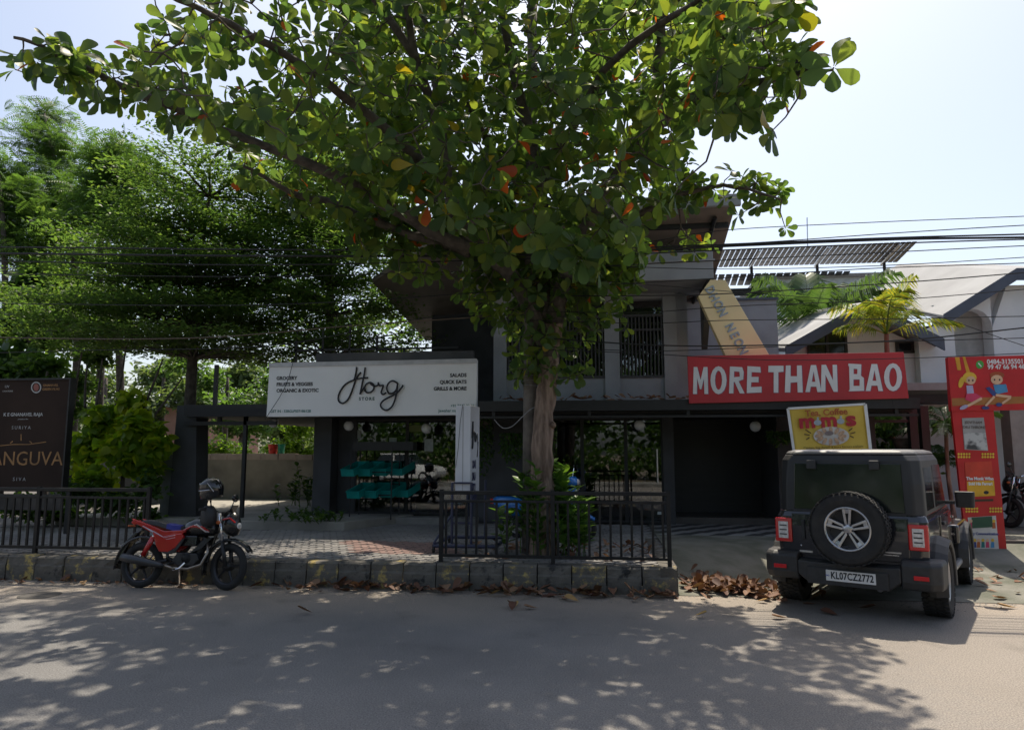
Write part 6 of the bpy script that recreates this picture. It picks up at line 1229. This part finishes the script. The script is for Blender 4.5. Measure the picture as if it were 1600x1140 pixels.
    # engine, exhaust, frame
    side([(.50, .36), (.58, .30), (.80, .30), (.88, .38), (.84, .46), (.56, .47)], .26, 'crankcase', eng); 
    cy_ = MB()
    for k in range(7): cy_.box((.80 + .035 * k * .6, 0, .50 + .022 * k), (.17, .17, .012), Matrix.Rotation(R(-22), 3, 'Y'))
    cy_.build('cylinder_fins', eng, **K); MB().tube([(.80, 0, .47), (.90, 0, .66)], .06, 10).build('cylinder', eng, **K)
    MB().lathe([(.001, 0), (.07, 0), (.075, -.02), (.05, -.035), (.001, -.035)], 18, Matrix.Translation((.70, -.13, .40)) @ Matrix.Rotation(R(-90), 4, 'X') @ Matrix.Diagonal((1, 1, -1, 1)), True).build('clutch_cover', eng, smooth=True, **K)
    MB().b2((.55, -.10, .55), (.80, .10, .69)).build('air_box', mt_blk, bevel=.02, **K)
    MB().tube([(.94, -.06, .60), (.98, -.10, .48), (.92, -.13, .32), (.75, -.14, .265), (.55, -.15, .27), (.40, -.16, .31)], .019, 10).build('exhaust_pipe', pipe, smooth=True, **K)
    MB().lathe([(.018, 0), (.032, .05), (.05, .18), (.056, .5), (.05, .62), (.02, .63)], 14, Matrix.Translation((.42, -.165, .30)) @ Matrix.Rotation(R(-81), 4, 'Y'), True).build('silencer', mat('grey silencer', (0.06, 0.062, 0.068), .4, .6) if 'grey silencer' not in MATS else MATS['grey silencer'], smooth=True, **K)
    MB().tube([(.70, -.15, .34), (.66, -.20, .27), (.58, -.2, .25)], .01, 6).build('brake_pedal', chrome, **K); MB().tube([(1.10, 0, .95), (1.0, 0, .66), (.93, 0, .36), (.6, 0, .28), (.35, 0, .40), (.30, 0, .72), (.55, 0, .75), (1.08, 0, .86)], .022, 8).build('frame', mt_blk, **K)
    MB().tube([(.0, .07, .30), (.40, .07, .36)], .022, 8).build('swing_arm', eng, **K); MB().tube([(.0, -.07, .30), (.40, -.07, .36)], .022, 8).build('swing_arm', eng, **K); MB().tube([(.48, .08, .30), (.45, .20, .02)], .012, 6).build('side_stand', chrome, **K)
    # headlamp cowl
    rings = []
    for x, z0, z1, hw in ((1.12, .74, .94, .09), (1.18, .70, .99, .12), (1.25, .68, 1.02, .11), (1.31, .70, .94, .08), (1.335, .76, .86, .04)): rings.append([(x, hw * math.cos(a), (z0 + z1) / 2 + (z1 - z0) / 2 * math.sin(a)) for a in [6.2832 * k / 12 for k in range(12)]])
    cw_ = MB().loft(rings).build('headlamp_cowl', c_blk, smooth=True, **K); MB().tube([(1.15, -.115, .90), (1.24, -.112, .92), (1.31, -.085, .86)], .012, 6).build('cowl_stripe', c_main, cw_, local=True); MB().ball((1.32, 0, .82), (.03, .06, .05), 12, 8).build('headlight', lens_w, cw_, smooth=True, local=True)
    MB().prism([(1.19, -.08, 1.0), (1.24, -.06, 1.09), (1.24, .06, 1.09), (1.19, .08, 1.0)], (.012, 0, 0)).build('visor', mt_blk, **K); MB().b2((1.04, -.07, .95), (1.13, .07, 1.0)).build('instrument_panel', mt_blk, bevel=.01, **K)
    return t
mb1 = motorcycle('red and black motorcycle with alloy wheels parked against the kerb, helmet on its mirror', (-6.10, 8.98, 0.0), (R(-7), 0, R(-1)), (mt_red, mt_blk))
mb2 = motorcycle('dark motorcycle parked in the porch behind the red book panel', (8.6, 14.0, PZ), (R(5), 0, R(125)), (mt_blk, mt_blk))
# helmet hung on the mirror
hp_ = wm(mb1) @ Vector((1.05, -.27, 1.30)); he = thing('helmet', 'glossy black full face helmet hung on the motorcycle mirror', 'helmet', tuple(hp_ - Vector((0, 0, .14))), (0, R(8), R(-150)))
gl = mat('gloss black shell', (0.01, 0.01, 0.012), .12, coat=.7); rings = []
for i in range(11):
    t_ = i / 10; z = -.13 + .27 * t_; r0 = .135 * math.sqrt(max(.02, 1 - max(0, (t_ - .45) / .55) ** 2.2)) * (.86 + .14 * min(1, t_ / .4)); rings.append([(r0 * 1.12 * math.cos(a) + (.015 if math.cos(a) > 0 and t_ < .4 else 0), r0 * .92 * math.sin(a), z + .14) for a in [6.2832 * k / 20 for k in range(20)]])
MB().loft(rings).build('shell', gl, he, smooth=True, local=True)
vis_ = MB(); rg = []
for z in (.135, .165, .20, .225): rg.append([( (.156 if z < .2 else .148) * math.cos(a), .134 * math.sin(a), z) for a in [R(-78) + R(156) * k / 10 for k in range(11)]])
vv = [p for r_ in rg for p in r_]; ff = [(j * 11 + i, j * 11 + i + 1, (j + 1) * 11 + i + 1, (j + 1) * 11 + i) for j in range(3) for i in range(10)]
vs_ = MB().add(vv, ff).build('visor', mat('smoked visor', (0.02, 0.022, 0.025), .03, spec=.9), he, smooth=True, local=True); vs_.modifiers.new('s', 'SOLIDIFY').thickness = .004
MB().tube([(.156 * math.cos(a), .136 * math.sin(a), .128) for a in [R(-80) + R(160) * k / 12 for k in range(13)]], .006, 6).build('chin_trim', steel, he, local=True)
MB().tube([(.13 * math.cos(R(60)) * (1 - k / 8) + -.02, .128, .22 - .12 * k / 8) for k in range(9)], .005, 5).build('side_stripe', silv, he, local=True)
# dark bag / gloves slung from the bars
bg_ = wm(mb1) @ Vector((1.02, -.26, .95)); q = thing('bag', 'small dark bag slung from the motorcycle handlebar', 'bag', tuple(bg_ - Vector((0, 0, .14)))); MB().loft([[(bg_.x + dx * s_, bg_.y + dy * s_, bg_.z + z) for dx, dy in ((-.08, -.05), (.0, -.06), (.08, -.05), (.09, .05), (0, .06), (-.09, .05))] for z, s_ in ((-.14, .7), (-.08, 1.05), (.06, .95), (.12, .55))]).build('pouch', vinyl, q, smooth=True); MB().tube([bg_ + Vector((-.04, 0, .11)), bg_ + Vector((0, 0, .22)), bg_ + Vector((.04, 0, .11))], .008, 6).build('strap', vinyl, q)

# ---- scooter behind the tree
sc_b = mat('blue scooter paint', (0.02, 0.16, 0.5), .2, coat=.5); sc_w = mat('white scooter trim', (0.62, 0.64, 0.66), .3)
def scooter(label, loc, rot, main):
    t = thing('scooter', label, 'scooter', loc, rot); K = dict(parent=t, local=True)
    for cx in (0, 1.2):
        e = bpy.data.objects.new('wheel', None); COL.objects.link(e); e.parent = t; e.location = (cx, 0, .21); ax = Matrix.Rotation(R(90), 4, 'X')
        MB().lathe([(.13, -.035), (.16, -.05), (.20, -.03), (.21, 0), (.20, .03), (.16, .05), (.13, .035)], 24, ax).build('tyre', rubber, e, smooth=True, local=True); MB().lathe([(.001, -.03), (.13, -.04), (.13, .04), (.001, .03)], 18, ax).build('rim', alloy, e, local=True)
    def lf(secs, name, mt_):
        rings = [[(x, hw * math.cos(a), zc + hh * math.sin(a)) for a in [6.2832 * k / 14 for k in range(14)]] for (x, zc, hh, hw) in secs]; return MB().loft(rings).build(name, mt_, smooth=True, **K)
    lf([(-.42, .62, .05, .06), (-.30, .60, .13, .14), (-.05, .56, .19, .18), (.22, .52, .18, .18), (.42, .48, .12, .15), (.50, .44, .05, .10)], 'rear_body', main)
    MB().b2((.40, -.16, .24), (.95, .16, .31)).build('floorboard', plastic, bevel=.02, **K)
    MB().loft([[(.92, -.17, .28), (1.02, -.10, .26), (1.02, .10, .26), (.92, .17, .28)], [(.95, -.20, .55), (1.08, -.12, .55), (1.08, .12, .55), (.95, .20, .55)], [(.98, -.15, .86), (1.06, -.09, .88), (1.06, .09, .88), (.98, .15, .86)]]).build('leg_shield', main, bevel=.02, **K)
    MB().loft([[(1.03, -.05, .30), (1.10, -.03, .30), (1.10, .03, .30), (1.03, .05, .30)], [(1.065, -.06, .55), (1.13, -.04, .55), (1.13, .04, .55), (1.065, .06, .55)], [(1.05, -.04, .84), (1.09, -.03, .84), (1.09, .03, .84), (1.05, .04, .84)]]).build('front_trim', sc_w, bevel=.01, **K)
    lf([(1.02, .40, .03, .03), (1.10, .42, .06, .06), (1.22, .43, .05, .07), (1.38, .36, .03, .04)], 'front_mudguard', main); lf([(.92, .98, .05, .05), (.98, .98, .09, .16), (1.06, .98, .08, .15), (1.12, .97, .04, .07)], 'handlebar_cowl', main)
    MB().ball((1.11, 0, .97), (.03, .07, .05), 12, 8).build('headlight', lens_w, smooth=True, **K)
    MB().loft([[(-.38, -.10, .72), (-.38, .10, .72), (-.38, .10, .78), (-.38, -.10, .78)], [(.0, -.14, .72), (.0, .14, .72), (.0, .13, .80), (.0, -.13, .80)], [(.42, -.10, .66), (.42, .10, .66), (.42, .09, .76), (.42, -.09, .76)]]).build('seat', vinyl, bevel=.03, **K)
    for s in (-1, 1): MB().tube([(.97, s * .14, .99), (.90, s * .34, 1.0)], .018, 8).build('grip', rubber, **K); MB().tube([(.96, s * .2, 1.0), (.98, s * .26, 1.18)], .006, 6).build('mirror_stem', chrome, **K); MB().ball((.98, s * .27, 1.20), (.012, .05, .035), 12, 8).build('mirror', mt_blk, smooth=True, **K)
    MB().tube([(1.2, .07, .21), (1.08, .05, .5)], .018, 6).build('fork', eng, **K); MB().tube([(1.2, -.07, .21), (1.08, -.05, .5)], .018, 6).build('fork', eng, **K); MB().b2((-.46, -.06, .58), (-.40, .06, .66)).build('tail_light', lens, **K); MB().tube([(.1, 0, .26), (.12, .12, .02)], .012, 6).build('stand', chrome, **K); MB().b2((-.05, -.10, .2), (.3, .10, .36)).build('engine', eng, bevel=.02, **K)
    return t
scooter('blue and white scooter parked behind the almond tree trunk', (-1.42, 12.3, PZ), (R(5), 0, R(-14)), sc_b)

# ================================================================== UTILITY POLE AND CABLES
PYL = 10.15
pole = thing('utility_pole', 'weathered concrete utility pole with wire coils standing against the almond trunk', 'pole', tuple(aZ(826, 868, PZ)))
pb_ = aY(827, 862, PYL + .35); p0_ = Vector((pb_.x, PYL + .38, PZ - .05)); P = [p0_, Vector((p0_.x + .03, p0_.y, 4.0)), Vector((p0_.x + .08, p0_.y, 9.5))]
MB().tube(P, [.115, .10, .075], 12).build('shaft', pole_mat, pole, smooth=True)
cm = mat('grey cable sheath', (0.22, 0.22, 0.23), .5)
coils = [576, 580, 588, 596, 603, 560, 552, 545, 470, 462, 455, 447, 440]
for k, y in enumerate(coils):
    z = aY(826, y, PYL + .38).z; cx = p0_.x + .03 * z / 4; n = 18; P = [(cx + .118 * math.cos(6.2832 * i / n), p0_.y + .118 * math.sin(6.2832 * i / n), z + .012 * math.sin(6.2832 * i / n + k)) for i in range(n + 1)]; MB().tube(P, .0065, 5).build('wire_coil', cm if k < 5 else black_metal, pole)
MB().b2((p0_.x - .45, p0_.y - .16, 5.9), (p0_.x + .55, p0_.y - .10, 5.98)).build('cross_arm', steel, pole)
for x in (-.38, -.1, .2, .48): MB().lathe([(.02, 0), (.035, .03), (.02, .06), (.03, .09), (.01, .11)], 10, Matrix.Translation((p0_.x + x, p0_.y - .13, 5.98)), True).build('insulator', white_ink, pole, smooth=True)
sag = MB(); P = [aY(x, y, PYL + .22) for x, y in ((772, 655), (785, 668), (800, 666), (815, 652), (828, 640), (840, 634))]; P, rr = smooth_line(P, [.007] * 6, 4); sag.tube(P, rr, 5); tag(sag.build('slack_cable', cm), 'slack grey cable looping from the pole beside the trunk', 'cable')
cable_m = mat('black cable', (0.012, 0.012, 0.013), .6); cable_b = mat('brown cable', (0.10, 0.07, 0.05), .6)
def cable(pts, r_, label, m_=None, group='overhead cables along the road', Yc=PYL):
    P = [aY(x, y, Yc) for x, y in pts]; P, rr = smooth_line(P, [r_] * len(P), 8); tag(MB().tube(P, rr, 5).build('overhead_cable', m_ or cable_m), label, 'cable', group)
many = 'thin black overhead cable strung along the road past the almond tree'
W = [([(-300, 385), (0, 386), (420, 390), (826, 392), (1100, 383), (1380, 372), (1600, 366), (1900, 358)], .012), ([(-300, 395), (0, 396), (420, 400), (826, 398), (1150, 384), (1400, 374), (1600, 371), (1900, 366)], .014), ([(-300, 404), (0, 408), (420, 414), (826, 404), (1100, 392), (1350, 382), (1600, 374), (1900, 368)], .010),
     ([(-300, 425), (0, 428), (420, 432), (826, 420), (1100, 408), (1350, 396), (1600, 384), (1900, 372)], .007), ([(-300, 470), (0, 474), (420, 476), (826, 452), (1100, 436), (1350, 420), (1600, 411), (1900, 400)], .007), ([(826, 462), (1000, 462), (1150, 458), (1400, 442), (1600, 426), (1900, 402)], .008), ([(826, 486), (1000, 488), (1150, 478), (1400, 468), (1600, 452), (1900, 428)], .006), ([(826, 500), (1000, 505), (1150, 500), (1400, 498), (1600, 494), (1900, 490)], .006),
     ([(-300, 515), (0, 527), (300, 528), (560, 508), (826, 490)], .009), ([(826, 526), (1000, 538), (1150, 540), (1400, 532), (1600, 512), (1900, 480)], .010), ([(826, 540), (1000, 548), (1150, 544), (1350, 535), (1600, 528), (1900, 520)], .006), ([(826, 545), (1000, 552), (1200, 562), (1400, 560), (1600, 552), (1900, 540)], .006), ([(826, 398), (1000, 380), (1130, 360), (1350, 348), (1600, 338), (1900, 326)], .006), ([(826, 392), (1000, 388), (1200, 378), (1400, 364), (1600, 352), (1900, 336)], .007), ([(826, 410), (1100, 420), (1350, 416), (1600, 402), (1900, 380)], .006), ([(826, 430), (1100, 452), (1400, 480), (1600, 540), (1900, 640)], .005), ([(-300, 560), (100, 548), (420, 540), (640, 500), (826, 482)], .006)]
for k, (p, r_) in enumerate(W):
    if k == 8: cable(p, r_, 'brown overhead cable sagging across the layered trees to the pole', cable_b)
    elif k == 1: cable(p, .017, 'thickest black overhead cable running the full width of the street')
    elif k == 12: cable(p, r_, 'topmost single cable climbing away above the solar array')
    elif k == 15: cable(p, r_, 'steep cable dropping past the white house to the red phone board')
    elif k == 16: cable(p, r_, 'low black cable rising to the pole in front of the terrace roof')
    else: cable(p, r_, many)

# ================================================================== FALLEN LEAVES
T_fl, F_fl = blade([(0, .015), (.1, .03), (.35, .17), (.65, .27), (.88, .22), (1, .02)], -.25, .45)
def surf(X, Y):
    if X > 1.0 and Y > KY: return apron_z(X, Y)
    if Y > KY + .05: return PZ + .01
    return 0.0
lab_g = 'single brown curled almond leaf fallen on the open asphalt'
fm_ = [npmesh('fallen_leaf', T_fl, F_fl, m_) for m_ in (L_dry, L_drylight)]
q = np.random.RandomState(5)
singles = [(1085, 962), (1232, 966), (800, 945), (806, 948), (840, 950), (800, 955), (762, 930), (690, 930), (490, 958), (1500, 905), (1545, 912), (1560, 925), (1590, 950), (1470, 930), (1575, 935), (400, 912), (386, 918), (90, 910), (130, 914), (1340, 950), (1310, 962), (1180, 940), (1010, 935), (955, 933), (905, 940)]
for k, (x, y) in enumerate(singles):
    p = aZ(x, y, .005)
    if p.x > 1 and p.y > KY: p.z = apron_z(p.x, p.y)
    s = q.uniform(.13, .22); o = inst('fallen_leaf', fm_[1 if k % 3 == 0 else 0], None, (p.x, p.y, p.z + .012), (q.uniform(-.25, .25), q.uniform(-.2, .2), q.uniform(0, 6.28)), (s, s, s)); tag(o, lab_g, 'leaf', 'single fallen leaves on the road')
def litter(name, label, n, xr, yr, dense=1.0, zpile=0.0, size=(.1, .2)):
    X = q.uniform(*xr, n); Y = yr[1] - (yr[1] - yr[0]) * q.rand(n) ** 1.8; Z_ = np.array([surf(a, b) for a, b in zip(X, Y)]) + .012 + q.rand(n) * zpile
    d = np.stack([q.normal(size=n), q.normal(size=n), q.normal(size=n) * .22], 1); Vv, Ff = spread(T_fl, F_fl, np.stack([X, Y, Z_], 1), d, updir(n, .35), q.uniform(*size, n)); tag(npobj(name, Vv, Ff, L_dry), label, 'leaves', kind='stuff')
litter('leaf_litter', 'brown leaf litter swept against the kerb face below the paving', 190, (-4.2, .95), (8.98, KY - .03), zpile=.05)
litter('leaf_litter', 'thin leaf litter along the kerb behind the motorcycle', 90, (-10, -4.9), (9.0, KY - .03), zpile=.02, size=(.06, .13))
n = 330; a = q.normal(size=(n, 2)); X = 1.72 + a[:, 0] * .36; Y = 9.68 + a[:, 1] * .2 + (X - 1.75) * -.25; ok = X > 1.12; X, Y = X[ok], Y[ok]; n = len(X); rr_ = ((X - 1.7) / .6) ** 2 + ((Y - 9.65) / .35) ** 2; Z_ = np.array([surf(a_, b_) for a_, b_ in zip(X, Y)]) + .012 + q.rand(n) * .10 * np.exp(-rr_)
Vv, Ff = spread(T_fl, F_fl, np.stack([X, Y, Z_], 1), np.stack([q.normal(size=n), q.normal(size=n), q.normal(size=n) * .35], 1), updir(n, .4), q.uniform(.10, .19, n)); tag(npobj('leaf_pile', Vv, Ff, L_dry), 'heap of brown fallen leaves at the end of the kerb beside the car', 'leaves', kind='stuff')
litter('leaf_litter', 'scattered brown leaves on the driveway right of the car', 60, (4.9, 8.5), (9.4, 12.0), size=(.1, .2))
litter('leaf_litter', 'dry leaves lying on the paving around the almond trunk', 110, (-2.0, .8), (9.6, 11.4), size=(.08, .17))
n = 60; X = q.uniform(-2.0, 2.2, n); Vv, Ff = spread(T_fl, F_fl, np.stack([X, q.uniform(13.2, 13.4, n), 2.76 + q.rand(n) * .04], 1), np.stack([q.normal(size=n), q.normal(size=n) * .3, q.normal(size=n) * .2], 1), updir(n, .4), q.uniform(.1, .2, n)); tag(npobj('leaf_litter', Vv, Ff, L_dry), 'dry leaves caught along the canopy gutter', 'leaves', kind='stuff')
# grit and small stones swept to the road edge
n = 900; X = q.uniform(-10, 7, n); Y = KY - .02 - .5 * q.rand(n) ** 2.2; T_st = np.array([(1, 0, 0), (0, 1, 0), (-1, 0, 0), (0, -1, 0), (0, 0, .7)], float); F_st = np.array([(0, 1, 4), (1, 2, 4), (2, 3, 4), (3, 0, 4)])
Vv, Ff = spread(T_st, F_st, np.stack([X, Y, np.full(n, .001)], 1), np.stack([q.normal(size=n), q.normal(size=n), np.zeros(n)], 1), np.tile([0, 0, 1.], (n, 1)), q.uniform(.004, .016, n)); tag(npobj('grit', Vv, Ff, concrete, smooth=False), 'grit and small stones along the road edge', 'gravel', kind='stuff')
# round iron cover in the road
mc = aZ(62, 929, .004); tag(MB().lathe([(.001, .006), (.20, .006), (.21, .005), (.24, .004), (.24, 0)], 24, Matrix.Translation((mc.x, mc.y, .001)), False).build('manhole_cover', mat('dusty iron cover', (0.06, 0.055, 0.05), .7, scale=20, var=.3)), 'small round dusty iron cover in the road near the motorcycle', 'cover')

# ================================================================== ACROSS THE STREET (seen only mirrored in the shop glass)
tag(MB().b2((-40, -9.5, -.05), (40, -7, .16)).build('far_pavement', concrete), kind='structure')
hl = ['clipped hedge across the street opposite the shop front', 'clipped hedge across the street opposite the car', 'clipped hedge across the street opposite the poster']
for k, X in enumerate((-4, 9, -17)): blob_tree('street_hedge', hl[k], [((X + i * 2.2 - 5.5, -13 + rnd.uniform(-.3, .3), 1.3), (1.5, 1.1, 1.7)) for i in range(6)], 2600, T_ov, F_ov, L_deep, .22, up=.9, cat='hedge')
side_lab = ['broad green tree across the street opposite the grocery', 'broad green tree across the street opposite the motorcycle', 'broad green tree across the street opposite the red lettered board', 'broad green tree across the street opposite the white house', 'broad green tree across the street opposite the film poster']
for k, X in enumerate((-3, -12, 6, 15, -21)):
    cl = [((X + rnd.uniform(-2.6, 2.6), -15 + rnd.uniform(-1.5, 1.5), 5.2 + rnd.uniform(-2.4, 3)), (2.3, 2.2, 1.7)) for i in range(9)]; blob_tree('street_tree', side_lab[k], cl, 4200, T_ov, F_ov, L_deep, .3, trunk=([(X, -15, 0), (X + .1, -15, 2.5), (X, -15, 5.5)], [.25, .2, .1]), up=.9)
n = 15000; P = np.stack([q.uniform(-48, 48, n), -19 + q.normal(size=n) * 1.6, 7.5 * q.rand(n) ** 1.1], 1); Vv, Ff = spread(T_ov, F_ov, P, rdir(n), updir(n, .9), q.uniform(.4, .75, n)); tag(npobj('tree_belt', Vv, Ff, L_deep), 'belt of trees far across the street', 'trees', kind='stuff')
def hatchback(label, loc, rz):
    t = thing('hatchback_car', label, 'car', loc, (0, 0, rz)); K = dict(parent=t, local=True); wp = mat('white car paint', (0.75, 0.75, 0.74), .25, coat=.5, var=.02)
    def ring(x, z0, z1, hw, tw): return [(x, -hw, z0), (x, -hw, (z0 + z1) * .55), (x, -tw, z1), (x, tw, z1), (x, hw, (z0 + z1) * .55), (x, hw, z0)]
    MB().loft([ring(-1.95, .45, .85, .70, .62), ring(-1.85, .28, .98, .82, .72), ring(-.9, .22, .95, .85, .75), ring(.9, .22, .95, .85, .75), ring(1.7, .25, .82, .82, .70), ring(1.95, .40, .62, .68, .60)]).build('body', wp, bevel=.04, **K)
    MB().loft([[(-1.82, -.70, .95), (-1.82, .70, .95), (.98, .72, .95), (.98, -.72, .95)], [(-1.45, -.58, 1.45), (-1.45, .58, 1.45), (.1, .58, 1.48), (.1, -.58, 1.48)]]).build('glasshouse', MATS['tinted rear glass'], bevel=.04, **K); MB().b2((-1.5, -.57, 1.46), (.12, .57, 1.53)).build('roof', wp, bevel=.03, **K)
    for s in (-1, 1):
        for x in (-1.25, 1.25): e = bpy.data.objects.new('wheel', None); COL.objects.link(e); e.parent = t; e.location = (x, s * .76, .30); MB().lathe([(.18, -.09), (.28, -.09), (.30, -.05), (.30, .05), (.28, .09), (.18, .09)], 22, Matrix.Rotation(R(90), 4, 'X')).build('tyre', rubber, e, local=True); MB().lathe([(.001, s * -.07), (.18, s * -.07), (.18, s * .07), (.001, s * .07)], 18, Matrix.Rotation(R(90), 4, 'X')).build('rim', alloy, e, local=True)
        MB().b2((-1.93, s * .70 - .12, .72), (-1.86, s * .70 + .12, .98)).build('tail_light', lens, bevel=.01, **K); MB().b2((1.80, s * .62 - .14, .60), (1.92, s * .62 + .14, .75)).build('headlight', lens_w, bevel=.01, **K); MB().b2((-.62, s * .66, 1.0), (-.54, s * .70, 1.45)).build('pillar', wp, **K)
    return t
wx = aY(650, 730, 2 * FY + 8.2).x
hatchback('white hatchback parked across the street, mirrored in the shop glass', (wx - .4, -8.2, .16), R(12))
